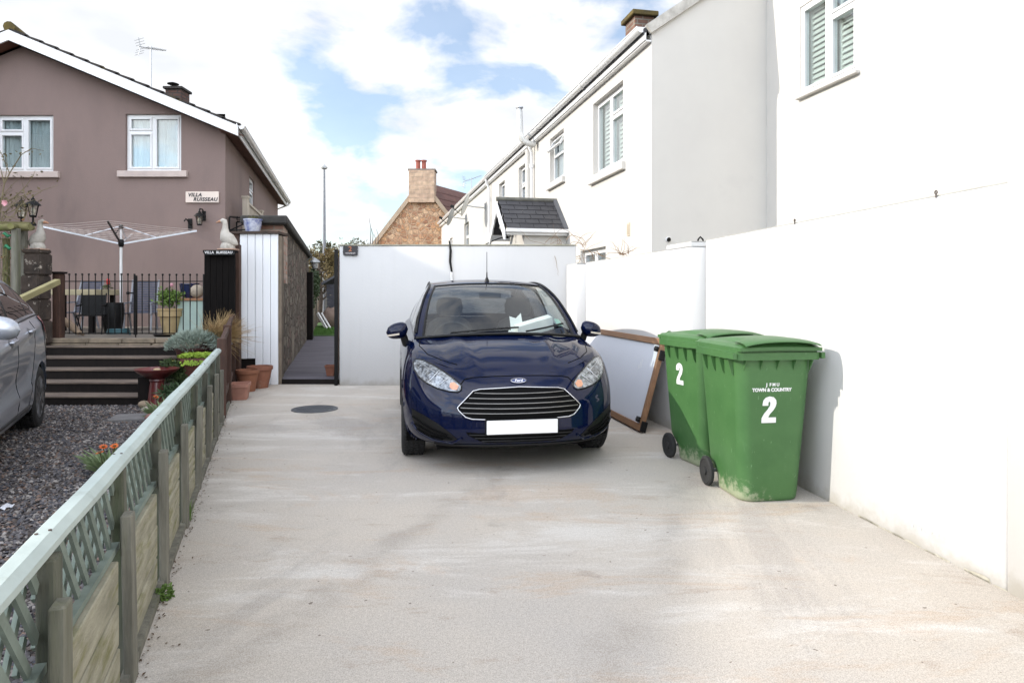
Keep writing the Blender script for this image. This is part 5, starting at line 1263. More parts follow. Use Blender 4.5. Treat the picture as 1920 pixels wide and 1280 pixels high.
def gazania(label, base, s, nf, seed):
    t = thing('gazania', label, 'flower plant', base); r = random.Random(seed); g = MB()
    for i in range(120):
        a = r.uniform(0, 6.28); q = r.random() ** .6 * s; b = V((math.cos(a) * q * .45, math.sin(a) * q * .45, .01)); d = V((math.cos(a) * .8, math.sin(a) * .8, r.uniform(.15, 1.3))); L = r.uniform(.09, .19)
        g.leaf(b + V((0, 0, r.random() * .05)), d, (0, 0, 1), L, .026)
    g.build('leaves', mat('gazania_leaf', (.30, .37, .21), (.13, .19, .075), scale=10, rough=.7), t)
    g = MB(); fl_ = []
    for k in range(nf):
        a = r.uniform(0, 6.28); q = r.uniform(.2, .75) * s; c = V((math.cos(a) * q, math.sin(a) * q, r.uniform(.14, .24)))
        g.tube([(c.x * .5, c.y * .5, .02), c], .0035, 5); n = V((r.gauss(0, .3), r.gauss(-.35, .2), 1)).normalized(); e1 = n.cross(V((1, 0, 0))).normalized(); e2 = n.cross(e1)
        hd_ = MB(); ce = MB(); fl_.append((hd_, ce))
        for j in range(13):
            b = j * 2 * math.pi / 13; d = (e1 * math.cos(b) + e2 * math.sin(b)); hd_.leaf(c, d + n * .25, n, .032, .013)
        ce.ball(c + n * .008, (.012, .012, .008), 8)
    g.build('stalk', MATS['green_stem'], t); 
    for hd_, ce in fl_: ce.build('flower_centre', mat('flower_brown', (.15, .07, .02), rough=.8), hd_.build('flower', mat('orange_petal', (.70, .17, .02), (.55, .10, .015), rough=.6), t))
    return t
gazania('larger orange flowered gazania clump on the gravel beside the mint rail', (P(205, 0, 5.05).x, 5.05, .015), .26, 4, 33)
gazania('orange flowered gazania near the foot of the birdbath', (P(300, 0, 7.2).x, 7.25, .015), .24, 2, 34)
pv = thing('paving_slab', 'grey paving slab lying in the gravel near the birdbath', 'slab', (P(262, 0, 7.3).x, 7.25, .02), .3)
g = MB(); g.box((-.24, -.18, -.03), (.24, .18, .022)); g.build('slab', mat('grey_slab', (.20, .19, .19), (.14, .135, .135), rough=.9, bump=.2), pv, bevel=.006)
for i, (px, Y) in enumerate(((276, 7.5), (284, 7.05), (270, 7.9))):
    t = thing('stone', ('pale rounded stone at the foot of the birdbath', 'reddish stone on gravel by the nearer edge of the paving slab', 'small buff stone beside the lowest step')[i], 'stone', (P(px, 0, Y).x, Y, .04)); g = MB(); g.ball((0, 0, .02), (.07, .05, .045), 12); g.build('stone', mat('pink_stone' + str(i), ((.4, .34, .30), (.30, .16, .13), (.36, .28, .2))[i], rough=.9, bump=.4), t, smooth=70)
wd = thing('weed', 'small bright green weed growing at the foot of the fence', 'plant', F(2.98, .10, 0)); g = MB(); r = random.Random(40)
for i in range(170): leaf_cloud(g, (0, 0, .025), (.03, .04, .025), 1, .02, .015, r)
g.build('leaves', mat('weed_leaf', (.13, .22, .045), (.07, .13, .025), scale=9, rough=.7), wd)
wd2 = thing('weed', 'thin grassy weed against the fence boards farther along', 'plant', F(4.02, .09, 0)); g = MB(); blade_tuft(g, (0, 0, 0), 18, .13, .05, .003, r); g.build('leaves', MATS['weed_leaf'], wd2)
pw = thing('plastic_scrap', 'crumpled scrap of clear white plastic on the gravel', 'litter', P(10, 955, 1.31 * 1280 / 403)); g = MB(); r = random.Random(41); rows = [[V((-.03 + .014 * i + r.gauss(0, .005), -.04 + .016 * j + r.gauss(0, .005), .008 + r.random() * .02)) for i in range(5)] for j in range(6)]; g.grid(rows); g.build('film', mat('white_film', (.55, .56, .60), rough=.3), pw)
# birdbath
bb = thing('birdbath', 'glazed dark red birdbath on a fluted pedestal by the steps', 'birdbath', (P(296, 0, 8.0).x, 7.98, .01))
M_OXRED = mat('oxblood_red', (.17, .030, .030), (.10, .02, .02), scale=4, rough=.28, coat=.4)
g = MB(); g.lathe((0, 0, 0), [(.13, 0), (.13, .03), (.10, .06), (.075, .30), (.085, .32), (.08, .335)], 20); g.build('pedestal', M_OXRED, bb, smooth=30)
g = MB(); g.lathe((0, 0, .335), [(.07, 0), (.10, .01), (.20, .075), (.235, .105), (.24, .12), (.225, .122), (.15, .075), (.06, .05), (.001, .048)], 36); g.build('bowl', M_OXRED, bb, smooth=50)
g = MB(); g.lathe((0, 0, .425), [(.17, 0), (.0005, .0005)], 30); g.build('water', mat('basin_water', (.05, .03, .03), rough=.05), bb)
g = MB(); g.ball((.0, 0, .44), (.045, .035, .022), 10); g.build('pebble', mat('shell', (.50, .36, .22), rough=.7), bb, smooth=60)

# ================================================================ stone gate pillar, geese, posts and iron gates
sp2 = thing('stone_pillar', 'old mottled stone gate pillar at the head of the gravel', 'pillar', (-6.38, 9.5, 0))
M_OLD = mat('mottled_stone', (.085, .063, .05), (.022, .017, .015), scale=5, rough=.95, bump=.7, bscale=18, c3=(.40, .35, .30), s3=9, t3=(.60, .66))
g = MB(); z = 0; r = random.Random(50)
while z < 1.92:
    h = min(r.uniform(.28, .36), 1.945 - z); j = r.uniform(-.012, .012)
    g.box((-6.61 + j, 9.20 + j, z + .006), (-6.37 + j, 9.46, z + h)); z += h
g.build('pillar', M_OLD, sp2, world=True, bevel=.014, segs=2, smooth=50)
g = MB(); g.box((-6.58, 9.23, 0), (-6.40, 9.43, 1.9)); g.build('core', M_OLD, sp2, world=True)
wp = thing('gate_post', 'rusty brown timber gate post beside the stone pillar', 'post', (P(110, 0, 9.62).x, 9.62, .6))
g = MB(); g.box((-.055, -.055, -.1), (.055, .055, 1.02)); g.build('post', M_BROWNWOOD, wp, bevel=.005); g = MB(); g.box((-.075, -.075, 1.021), (.075, .075, 1.05)); g.build('cap', M_DARKWOOD, wp)
hr = thing('handrail', 'pale round timber handrail sloping down beside the stone pillar', 'handrail', P(75, 545, 8.9)); g = MB(); g.bar(P(28, 566, 8.2), P(108, 528, 9.2), .07, .07); g.build('rail', mat('pale_green_wood', (.36, .32, .16), (.27, .24, .12), scale=4, rough=.85), hr, world=True)
def goose(label, base, face, s=1.0):
    """a moulded white goose, one continuous body; face = +1 looks to the right"""
    t = thing('goose_statue', label, 'statue', base, group='white goose statues')
    g = MB(); f = face
    path = [(-.135, .06, .012), (-.10, .08, .05), (-.05, .10, .085), (.0, .13, .102), (.035, .18, .09), (.05, .235, .062), (.045, .30, .042), (.045, .355, .035), (.055, .395, .039), (.082, .405, .035), (.105, .395, .024)]
    k = []
    for (x, z, r_) in path: k.append((x, z, r_))
    n = 14; rows = []
    for i, (x, z, r_) in enumerate(k):
        x0, z0 = k[max(0, i - 1)][:2]; x1, z1 = k[min(len(k) - 1, i + 1)][:2]; d = V((x1 - x0, 0, z1 - z0)).normalized(); u = V((0, 1, 0)); v = d.cross(u)
        rows.append([V((x, 0, z)) + (u * math.cos(q) * r_ * .92 + v * math.sin(q) * r_) for q in [2 * math.pi * j / n for j in range(n + 1)]])
    rows = [[V((p.x * f * s, p.y * s, p.z * s)) for p in r_] for r_ in rows]; g.grid(rows, flip=f < 0); g.add(rows[0][:-1], [tuple(range(n))]); g.add(rows[-1][:-1], [tuple(range(n))])
    g.lathe((0.01 * f * s, 0, 0), [(.10 * s, 0), (.105 * s, .02 * s), (.09 * s, .06 * s), (.07 * s, .1 * s)], 16)
    g.build('body', mat('goose_white', (.52, .49, .44), (.36, .33, .29), scale=9, rough=.75, c3=(.20, .17, .13), s3=7, t3=(.55, .72)), t, smooth=60)
    g = MB(); b0 = V((.10 * f * s, 0, .395 * s)); g.tube([b0, b0 + V((.035 * f * s, 0, -.004)), b0 + V((.075 * f * s, 0, -.018 * s))], [.024 * s, .018 * s, .006 * s], 8); g.build('beak', mat('beak_orange', (.48, .25, .15), rough=.6), t, smooth=60)
    g = MB(); g.box((-.125 * s, -.10 * s, -.022), (.125 * s, .10 * s, .0)); g.build('base', mat('plinth_pink', (.42, .28, .21), (.3, .2, .15), rough=.9), t, bevel=.008)
    return t
goose('grey white goose statue on top of the stone gate pillar', (-6.49, 9.33, 1.955), 1, .92)
goose('white goose statue with orange beak above the black gate panel', (P(427, 0, 9.62).x, 9.64, 1.975), -1, .98)
bg_ = thing('wooden_gate', 'tall black timber gate panel with a name sign on top', 'gate', (P(412, 0, 9.62).x, 9.62, .6))
g = MB(); x0, x1 = P(384, 0, 9.62).x, P(441, 0, 9.62).x
for k in range(5):
    w = (x1 - x0) / 5; g.box((x0 + k * w + .002, 9.60 + .003 * (k % 2), .45), (x0 + (k + 1) * w - .002, 9.64, 1.915))
g.build('board', M_BLACKWOOD, bg_, world=True)
g = MB(); g.box((x0, 9.56, 1.917), (x1, 9.72, 1.952)); g.build('shelf', M_BLACKWOOD, bg_, world=True)
ns = thing('name_sign', 'black oval ended name sign with white letters under the goose', 'sign', (P(411, 0, 9.55).x, 9.55, 1.915))
g = MB(); pl_ = []
for sx, a0 in ((.175, -90), (-.175, 90)):
    for k in range(9): a = R(a0 + 180 * k / 8); pl_.append((sx + .036 * math.cos(a), -.02, .036 * math.sin(a)))
g.prism(pl_, (0, .03, 0)); g.build('board', M_BLACK, ns)
text_obj('lettering', 'VILLA  RUISSEAU', .050, mat('white_letter', (.82, .82, .82), rough=.5), ns, frame_mx((0, -.0225, 0), (1, 0, 0), (0, 0, 1)), world=False, offset=.0006, spacing=1.05)
bpst = thing('gate_post', 'tall reddish brown post between black gate panel and white pier', 'post', (P(445, 0, 9.9).x, 9.9, 0)); g = MB(); g.box((-.045, -.04, .0), (.045, .04, 2.05)); g.build('post', M_BROWNWOOD, bpst, bevel=.005)

def iron_gate(name, label, x0, x1, Y, z0, zt, zr, n):
    t = thing(name, label, 'gate', ((x0 + x1) / 2, Y, z0))
    g = MB(); g.box((x0, Y - .012, z0), (x0 + .016, Y + .012, zt - .02)); g.box((x1 - .016, Y - .012, z0), (x1, Y + .012, zt + .0)); g.box((x0 + .017, Y - .006, zr), (x1 - .017, Y + .006, zr + .014)); g.box((x0 + .017, Y - .006, z0 + .012), (x1 - .017, Y + .006, z0 + .028)); g.build('frame', M_BLACK, t, world=True)
    for k in range(n):
        g = MB(); x = x0 + (x1 - x0) * (k + 1) / (n + 1); g.cyl((x, Y - .015, z0 + .01), (x, Y - .015, zt - .02), .0072, n=6); g.ball((x, Y - .015, zt - .008), .016, 8); g.build('bar', M_BLACK, t, world=True, smooth=60)
    return t
GY = 9.75
xa, xm, xb = P(119, 0, GY).x, P(254, 0, GY).x, P(383, 0, GY).x
ig = iron_gate('iron_gate', 'leaf of the black iron railing gate hung on the rusty brown post', xa, xm - .006, GY, .755, 1.625, 1.51, 9 + 1)
ig2 = iron_gate('iron_gate', 'leaf of the black iron railing gate beside the black panel', xm + .006, xb, GY, .755, 1.62, 1.51, 9)
ig['group'] = ig2['group'] = 'black iron gate leaves'
g = MB(); g.cyl((xm + .014, GY - .02, .72), (xm + .014, GY - .02, 1.1), .009, n=6); g.build('drop_bolt', M_BLACK, ig2, world=True); g = MB(); g.box((xm - .10, GY - .012, 1.34), (xm + .02, GY + .01, 1.36)); g.ball((xm - .09, GY - .03, 1.35), .025, 8); g.build('latch', M_BLACK, ig2, world=True)

# ================================================================ things on the patio
dr = thing('rotary_dryer', 'rotary washing line with four arms open on the patio', 'clothes dryer', (P(227, 0, 11.4).x, 11.4, PZ))
g = MB(); g.cyl((0, 0, 0), (0, 0, 1.42), .022, n=12); g.cyl((0, 0, 1.42), (0, 0, 1.78), .018, n=12); g.build('pole', M_WHITE_UPVC, dr, smooth=50)
g = MB(); g.lathe((0, 0, 1.40), [(.03, 0), (.045, .04), (.045, .10), (.03, .13)], 12); g.lathe((0, 0, 1.70), [(.028, 0), (.04, .03), (.028, .07)], 12); g.build('hub', M_BLACKPLAS, dr, smooth=50)
tips = []; L_ = 1.15
dirs = [V((-.93, -.36, 0)), V((.36, -.93, 0)), V((.93, .36, 0)), V((-.36, .93, 0))]
for k, d in enumerate(dirs):
    d = d.normalized(); a = d * .03 + V((0, 0, 1.46)); b = d * L_ + V((0, 0, 1.71)); tips.append((a, b))
    g = MB(); g.bar(a, b, .020, .026); g.tube([d * .03 + V((0, 0, 1.74)), a.lerp(b, .45) + V((0, 0, .0))], .010, 6); g.build('arm', M_BLACKPLAS if k == 1 else M_ALU, dr)
g = MB()
for k in range(4):
    (a0, b0_), (a1, b1_) = tips[k], tips[(k + 1) % 4]
    for j in range(9):
        q = 1.0 - j * .095; p, e = a0.lerp(b0_, q) + V((0, 0, .015)), a1.lerp(b1_, q) + V((0, 0, .015)); g.tube([p, p.lerp(e, .5) - V((0, 0, .012)), e], .0036, 4, cap=False)
g.build('line', mat('washing_line', (.62, .52, .48), rough=.6), dr)
def chair(label, base, rz, col, s=1.0):
    t = thing('garden_chair', label, 'chair', base, rz, group='grey reclining chairs on the patio')
    g = MB()
    for k in range(13): z = .42 + k * .058; y = .26 + k * .018; g.box((-.27, y - .008, z), (.27, y + .008, z + .05))
    g.build('backrest', col, t)
    g = MB()
    for k in range(9): g.box((-.27, -.28 + k * .06, .405), (.27, -.28 + k * .06 + .05, .42))
    g.build('seat', col, t)
    g = MB()
    for x in (-.29, .29):
        g.bar((x, -.28, .40), (x, .28, .40), .035, .035); g.bar((x, .24, .40), (x, .50, 1.20), .035, .035, up=(0, 1, 0)); g.bar((x, -.26, 0), (x, -.20, .40), .035, .035, up=(0, 1, 0)); g.bar((x, .34, 0), (x, .20, .40), .035, .035, up=(0, 1, 0)); g.bar((x, -.28, .64), (x, .34, .66), .05, .03); g.bar((x, -.24, .40), (x, -.24, .63), .03, .03, up=(0, 1, 0))
    g.build('frame', mat('chair_frame', (.30, .31, .34), (.24, .25, .28), rough=.5), t)
    return t
M_RATTAN = mat('grey_slat', (.12, .125, .165), (.07, .075, .105), scale=12, rough=.75)
ch_ = chair('grey slatted chair beside the rotary dryer pole', (P(272, 0, 11.9).x, 11.75, PZ), .25, M_RATTAN); ch_.scale = (.72,) * 3
ch_ = chair('grey slatted chair behind the patio table', (P(160, 0, 12.3).x, 12.1, PZ), -.1, M_RATTAN); ch_.scale = (.72,) * 3
tb = thing('patio_table', 'patio table with a pale timber edge near the gate', 'table', (P(158, 0, 11.2).x, 11.2, PZ))
g = MB(); g.box((-.62, -.35, .60), (.40, .35, .69)); g.build('tabletop', mat('yellow_timber', (.46, .40, .26), (.36, .31, .2), rough=.8), tb, bevel=.006)
for x in (-.52, .3):
    for y in (-.28, .28): g = MB(); g.box((x - .03, y - .03, 0), (x + .03, y + .03, .60)); g.build('leg', M_DARKWOOD, tb)
bc = thing('garden_chair', 'black folding chair in front of the patio table', 'chair', (P(175, 0, 10.6).x, 10.55, PZ), .35)
g = MB(); g.box((-.24, -.24, .40), (.24, .22, .43)); g.build('seat', M_BLACKPLAS, bc)
g = MB(); rows = [[V((x, .22 + .10 * (z - .43) + .03 * math.cos(x * 6), z)) for x in (-.24, -.12, 0, .12, .24)] for z in (.43, .55, .68, .80, .86)]; g.grid(rows); g.build('backrest', M_BLACKPLAS, bc, smooth=60)
for x in (-.24, .24): g = MB(); g.tube([(x, -.24, 0), (x, .1, .5), (x, .27, .9)], .014, 6); g.tube([(x, .3, 0), (x, -.2, .42)], .014, 6); g.tube([(x, -.25, .62), (x, .22, .64)], .016, 6); g.build('leg', M_BLACKPLAS, bc)
bc.scale = (.7,) * 3 #; bc.scale = (.70,) * 3
br_ = thing('barrel_planter', 'dark barrel planter between table and rotary dryer', 'planter', (P(212, 0, 10.9).x, 10.9, PZ))
g = MB(); g.lathe((0, 0, 0), [(.15, 0), (.19, .25), (.20, .45), (.185, .60), (.16, .60), (.15, .5)], 20); g.build('barrel', M_BLACKPLAS, br_, smooth=40); br_.scale = (.8,) * 3
rf_ = bush('red_flower', 'single red flower standing above the pale timber table', (P(189, 0, 11.0).x, 11.2, PZ + .69), (.05, .05, .05), 30, .05, .03, (.08, .1, .03), (.05, .06, .02), 60)
g = MB(); g.ball((0, 0, .13), (.03, .03, .06), 8); g.build('flower', mat('red_petal', (.55, .03, .03), rough=.6), rf_, smooth=60)
up = thing('urn_planter', 'buff clay urn with a bright green geranium behind the iron gate', 'planter', (P(321, 0, 10.05).x, 10.02, PZ))
g = MB(); g.lathe((0, 0, .03), [(.09, 0), (.095, .03), (.125, .15), (.14, .25), (.135, .255), (.165, .26), (.165, .345), (.175, .35), (.175, .375), (.14, .375), (.12, .3), (.001, .3)], 26); g.build('pot', mat('buff_clay', (.48, .36, .19), (.36, .26, .13), scale=5, rough=.8), up, smooth=40)
g = MB(); g.lathe((0, 0, 0), [(.20, 0), (.23, .03), (.2, .03)], 24); g.build('saucer', M_BLACKPLAS, up)
g = MB(); r = random.Random(61)
for i in range(900): leaf_cloud(g, (r.gauss(0, .06), r.gauss(0, .06), .50 + r.random() * .12), (.10, .10, .09), 1, .045, .035, r)
g.build('foliage', mat('geranium_leaf', (.17, .27, .05), (.08, .14, .03), scale=6, rough=.65), up)
g = MB(); g.tube([(.02, 0, .5), (.02, 0, .74)], .004, 5); g.ball((.02, 0, .75), .028, 8); g.build('flower', mat('pink_petal', (.60, .28, .34), rough=.6), up)
mc = thing('cabinet', 'pale mint slatted cabinet with a tiled top behind the gate', 'cabinet', (P(365, 0, 10.15).x, 10.2, PZ))
g = MB()
for k in range(22): g.box((-.20, -.16 - .004 * (k % 2), .02 + k * .0225), (.20, .16, .02 + k * .0225 + .021))
g.build('body', mat('mint_cabinet', (.46, .58, .52), (.40, .51, .46), rough=.6), mc); g = MB(); g.box((-.225, -.19, .518), (.225, .19, .555)); g.build('top', mat('orange_tile', (.36, .19, .10), (.26, .13, .07), scale=8, rough=.8), mc, bevel=.005)
bbw = thing('blue_bowl', 'dark blue glazed bowl planter on the mint cabinet', 'pot', (P(357, 0, 10.3).x, 10.26, PZ + .556)); g = MB(); g.lathe((0, 0, 0), [(.08, 0), (.12, .10), (.135, .20), (.145, .205), (.145, .22), (.12, .21), (.1, .1)], 24); g.build('bowl', mat('blue_glaze', (.025, .035, .10), (.015, .02, .06), rough=.2, coat=.5), bbw, smooth=40)
bl_ = thing('stone_ball', 'round buff stone ball on the mint cabinet', 'ornament', (P(369, 0, 10.08).x, 10.09, PZ + .556)); g = MB(); g.ball((0, 0, .10), .10, 20); g.build('ball', mat('buff_stone', (.44, .37, .29), (.34, .28, .22), scale=7, rough=.9, bump=.3), bl_, smooth=80)
# log and clutter by the gate post
lg = thing('driftwood', 'pale twisted piece of driftwood inside the iron gate', 'driftwood', (P(128, 0, 10.0).x, 10.0, PZ + .02)); g = MB(); g.tube([(-.10, 0, .26), (-.02, .02, .18), (.08, 0, .10), (.18, -.03, .02)], [.02, .05, .055, .03], 8); g.tube([(-.02, 0, .15), (.10, .04, .05), (.2, .05, .0)], [.03, .04, .02], 8); g.build('wood', mat('driftwood_grey', (.34, .25, .17), (.2, .14, .1), scale=9, rough=.95, bump=.4), lg, smooth=60)
te = thing('garden_hose', 'teal coiled garden hose on the patio behind the gate', 'hose', (P(222, 0, 10.1).x, 10.1, PZ + .01)); g = MB(); g.tube([(.17 * math.cos(k * .5) * (1 - .004 * k), .12 * math.sin(k * .5), .012 + .0016 * k) for k in range(52)], .012, 6); g.build('hose', mat('teal_hose', (.03, .10, .12), rough=.5), te, smooth=60)

# ================================================================ pergola with lanterns and a climbing rose at the left edge
pg = thing('pergola', 'mossy timber pergola corner with netting and two lanterns on top', 'pergola', (-6.75, 9.2, 0))
M_MOSSWOOD = mat('mossy_timber', (.26, .235, .11), (.15, .14, .06), scale=4, rough=.9, bump=.4, c3=(.16, .19, .04), s3=2.2, t3=(.5, .7))
for (px, Y, w) in ((30, 9.0, .042), (44, 9.25, .04), (12, 9.3, .035)):
    g = MB(); x = P(px, 0, Y).x; g.box((x - w, Y - w, 0), (x + w, Y + w, 2.2 if px > 20 else 2.1)); g.build('post', M_GREYWOOD if px > 20 else M_MOSSWOOD, pg, world=True, bevel=.01)
g = MB(); g.tube([P(-60, 427, 9.1), P(57, 426, 9.1)], .05, 10); g.bar(P(-60, 418, 9.3), P(62, 420, 9.3), .06, .05); g.tube([P(20, 424, 8.9), P(60, 427, 9.6)], .04, 8); g.build('beam', M_MOSSWOOD, pg, world=True, smooth=50)
g = MB()
for k in range(22):
    x = P(-90 + k * 5.5, 0, 9.2).x
    for sg in (1, -1): g.tube([(x, 9.22, .9), (x + sg * .12, 9.22, 2.15)], .0022, 3, cap=False)
g.build('netting', mat('green_net', (.10, .11, .06), (.07, .08, .04), rough=.8), pg, world=True)
lantern('garden_lantern', 'black garden lantern nearer the house window on the pergola', P(62, 404, 9.2), .80, group='lanterns on the pergola')
lantern('garden_lantern', 'black garden lantern half hidden by rose stems on the pergola', P(40, 406, 9.45), .80, group='lanterns on the pergola')
ro = thing('climbing_rose', 'nearly leafless climbing rose with one pink bloom over the pergola', 'rose', P(10, 425, 9.0))
g = MB(); lf = MB(); r = random.Random(71); ends = []
def cane(pts, rad):
    pts = [P(*p) for p in pts]; g.tube(pts, [rad * (1 - .75 * i / (len(pts) - 1)) for i in range(len(pts))], 6)
    for i in range(1, len(pts)): ends.append(pts[i])
cane([(-30, 520, 9.0), (-5, 440, 9.0), (2, 380, 8.9), (8, 345, 8.9), (18, 325, 8.9), (40, 290, 8.85), (60, 278, 8.8), (82, 283, 8.8)], .012)
cane([(2, 380, 8.9), (25, 372, 8.9), (48, 350, 8.9), (62, 330, 8.9), (66, 320, 8.9)], .008); cane([(8, 345, 8.9), (2, 320, 8.9), (-4, 300, 8.9)], .008); cane([(18, 325, 8.9), (4, 292, 8.9), (0, 282, 8.9)], .006)
cane([(-20, 400, 9), (0, 372, 8.9), (18, 352, 8.9), (34, 336, 8.9)], .008); cane([(60, 278, 8.8), (52, 285, 8.8), (38, 282, 8.8)], .004); cane([(8, 345, 8.9), (14, 310, 8.9), (10, 285, 8.9)], .005)
for i in range(46):
    q = P(r.uniform(-25, 60), r.uniform(372, 425), r.uniform(8.8, 9.4)); a = r.uniform(0, 3.2); l = r.uniform(.12, .45); e = q + V((math.cos(a) * l, r.gauss(0, .1), math.sin(a) * l * .7)); g.tube([q, q.lerp(e, .5) + V((0, 0, .03)), e], [.005, .004, .002], 4); ends.append(e)
for i in range(22):
    q = P(r.uniform(-10, 30), r.uniform(430, 520), 9.18); e = q + V((r.gauss(0, .1), 0, r.uniform(-.2, .3))); g.tube([q, e], .004, 4); ends.append(e)
g.build('cane', mat('rose_cane', (.23, .19, .11), (.13, .10, .06), scale=8, rough=.85), ro, world=True)
for e in ends:
    for k in range(r.choice((1, 3, 5))): leaf_cloud(lf, e, (.06, .06, .05), 1, .045, .028, r)
lf.build('leaves', mat('rose_leaf', (.15, .13, .055), (.07, .055, .025), scale=6, rough=.7, c3=(.30, .12, .05), s3=4, t3=(.55, .7)), ro, world=True)
g = MB(); c = P(11, 381, 8.75)
for k in range(22): a = k * 2.4; g.leaf(c, (math.cos(a), -.6, math.sin(a)), (0, -1, .2), .055 - .001 * k, .04)
g.build('bloom', mat('rose_pink', (.78, .42, .46), (.65, .32, .36), rough=.6), ro, world=True)
for (px, py) in ((13, 442), (16, 465)):
    g = MB(); c = P(px, py, 9.1); g.tube([c + V((-.05, 0, .01)), c + V((-.01, -.03, .03)), c + V((.03, -.02, -.01)), c + V((.06, 0, .01))], [.012, .022, .022, .008], 8); g.build('clip', mat('green_plastic_tie', (.02, .22, .10), rough=.4), pg, world=True, smooth=60)

# ================================================================ white board leaning on the wall
lb = thing('leaning_board', 'large white board in a brown timber frame leaning on the wall', 'board', (1.2, 6.5, 0))
B0, B1 = V((1.25, 6.56, .012)), V((.76, 9.06, .012)); dB = (B1 - B0).normalized(); nB = V((-dB.y, dB.x, 0)); 
topv = V((.262, .15, .872)); uB = topv.normalized(); HB = topv.length; LB = (B1 - B0).length; fB = dB.cross(uB).normalized()
if fB.x > 0: fB = -fB
def BB(s, h, o=0): return B0 + dB * s + uB * h + fB * o
g = MB(); g.obox(BB(LB / 2, HB / 2, .0), dB * (LB / 2 - .02), uB * (HB / 2 - .02), fB * .008); g.build('panel', mat('melamine', (.66, .68, .74), (.62, .64, .70), scale=.8, rough=.35), lb, world=True)
g = MB()
M_TEAK = mat('tan_timber_frame', (.27, .145, .075), (.20, .105, .055), scale=4, rough=.6, stretch=(3, .6, 3))
g.obox(BB(LB / 2, HB - .03, .006), dB * LB / 2, uB * .032, fB * .026); g.obox(BB(LB / 2, .03, .006), dB * LB / 2, uB * .032, fB * .026)
g.obox(BB(.025, HB / 2, .007), dB * .025, uB * (HB / 2 - .063), fB * .024); g.obox(BB(LB - .025, HB / 2, .007), dB * .025, uB * (HB / 2 - .063), fB * .024)
g.build('frame', M_TEAK, lb, world=True, bevel=.004)
for h in (.10, HB - .11): g = MB(); g.obox(BB(.07, h, .035), dB * .03, uB * .026, fB * .02); g.cyl(BB(.02, h, .05), BB(.10, h, .05), .011, n=8); g.obox(BB(-.008, h - .05, .0), dB * .012, uB * .05, fB * .03); g.build('clasp', M_BLACKPLAS, lb, world=True, bevel=.004)
g = MB()
for k in range(3): g.bar(BB(.42 + .03 * k, HB - .24 - .03 * k, .0095), BB(.40 + .03 * k, HB - .33 - .01 * k, .0095), .012, .001, up=fB)
g.build('scratch', M_WHITE_UPVC, lb, world=True)

# ================================================================ wheelie bins
def bin_mat():
    m, N, L, b = nodes_of('green_bin_plastic')
    tc = N.new('ShaderNodeTexCoord')
    def noise(s, d=6, st=(1, 1, 1), ds=0):
        mp = N.new('ShaderNodeMapping'); mp.inputs['Scale'].default_value = st; L.new(tc.outputs['Object'], mp.inputs[0]); n = N.new('ShaderNodeTexNoise'); n.inputs['Scale'].default_value = s; n.inputs['Detail'].default_value = d; n.inputs['Roughness'].default_value = .65; n.inputs['Distortion'].default_value = ds; L.new(mp.outputs[0], n.inputs['Vector']); return n.outputs['Fac']
    def rng(x, a, c, lo=0, hi=1):
        r_ = N.new('ShaderNodeMapRange'); r_.interpolation_type = 'SMOOTHSTEP'; L.new(x, r_.inputs[0]); r_.inputs[1].default_value = a; r_.inputs[2].default_value = c; r_.inputs[3].default_value = lo; r_.inputs[4].default_value = hi; return r_.outputs[0]
    def mix(f, a, c):
        x = N.new('ShaderNodeMixRGB'); L.new(f, x.inputs[0])
        for k, q in ((1, a), (2, c)):
            if isinstance(q, tuple): x.inputs[k].default_value = (*q, 1)
            else: L.new(q, x.inputs[k])
        return x.outputs[0]
    c = mix(rng(noise(2.2), .35, .65), (.046, .125, .038), (.060, .15, .048))
    c = mix(rng(noise(9, 8, (1, 1, .35), .4), .60, .80, 0, .45), c, (.13, .25, .12))        # rubbed, bleached patches
    c = mix(rng(noise(60, 3, (1, 1, .25)), .66, .74, 0, .5), c, (.22, .36, .2))           # fine scratches
    # pale grey scuffing round the foot, worn by dragging
    sp = N.new('ShaderNodeSeparateXYZ'); L.new(tc.outputs['Object'], sp.inputs[0])
    zz = N.new('ShaderNodeMath'); zz.operation = 'MULTIPLY_ADD'; L.new(noise(26, 6), zz.inputs[0]); zz.inputs[1].default_value = .36; L.new(sp.outputs['Z'], zz.inputs[2])
    lft = rng(sp.outputs['X'], -.27, .1, 0, .14); z2 = N.new('ShaderNodeMath'); z2.operation = 'ADD'; L.new(zz.outputs[0], z2.inputs[0]); L.new(lft, z2.inputs[1])
    c = mix(rng(z2.outputs[0], .20, .32, .75, 0), c, (.36, .38, .26))
    L.new(c, b.inputs['Base Color']); b.inputs['Roughness'].default_value = .42; b.inputs['Specular IOR Level'].default_value = .45
    bp = N.new('ShaderNodeBump'); bp.inputs['Strength'].default_value = .12; bp.inputs['Distance'].default_value = .004; L.new(noise(120, 3), bp.inputs['Height']); L.new(bp.outputs[0], b.inputs['Normal'])
    return m
M_BIN = bin_mat()
M_BINDARK = M_BIN
M_STICK = mat('white_sticker', (.78, .78, .78), (.72, .72, .72), scale=8, rough=.5)
TWO = [(-.46, .30), (-.46, .40), (-.42, .70), (-.26, .90), (0, 1.0), (.27, .93), (.44, .72), (.47, .47), (.42, .22), (.28, -.05), (.06, -.32), (-.05, -.55), (-.02, -.60), (.47, -.60), (.47, -1.0), (-.5, -1.0), (-.5, -.66), (-.34, -.30), (-.10, .02), (.04, .28), (.06, .48), (.02, .60), (-.04, .60), (-.08, .50), (-.08, .30)]
def bin_front(z): return -.215 - .068 * (z / .95)          # y of the front wall at height z
def bin_halfw(z): return .212 + .062 * (z / .95)
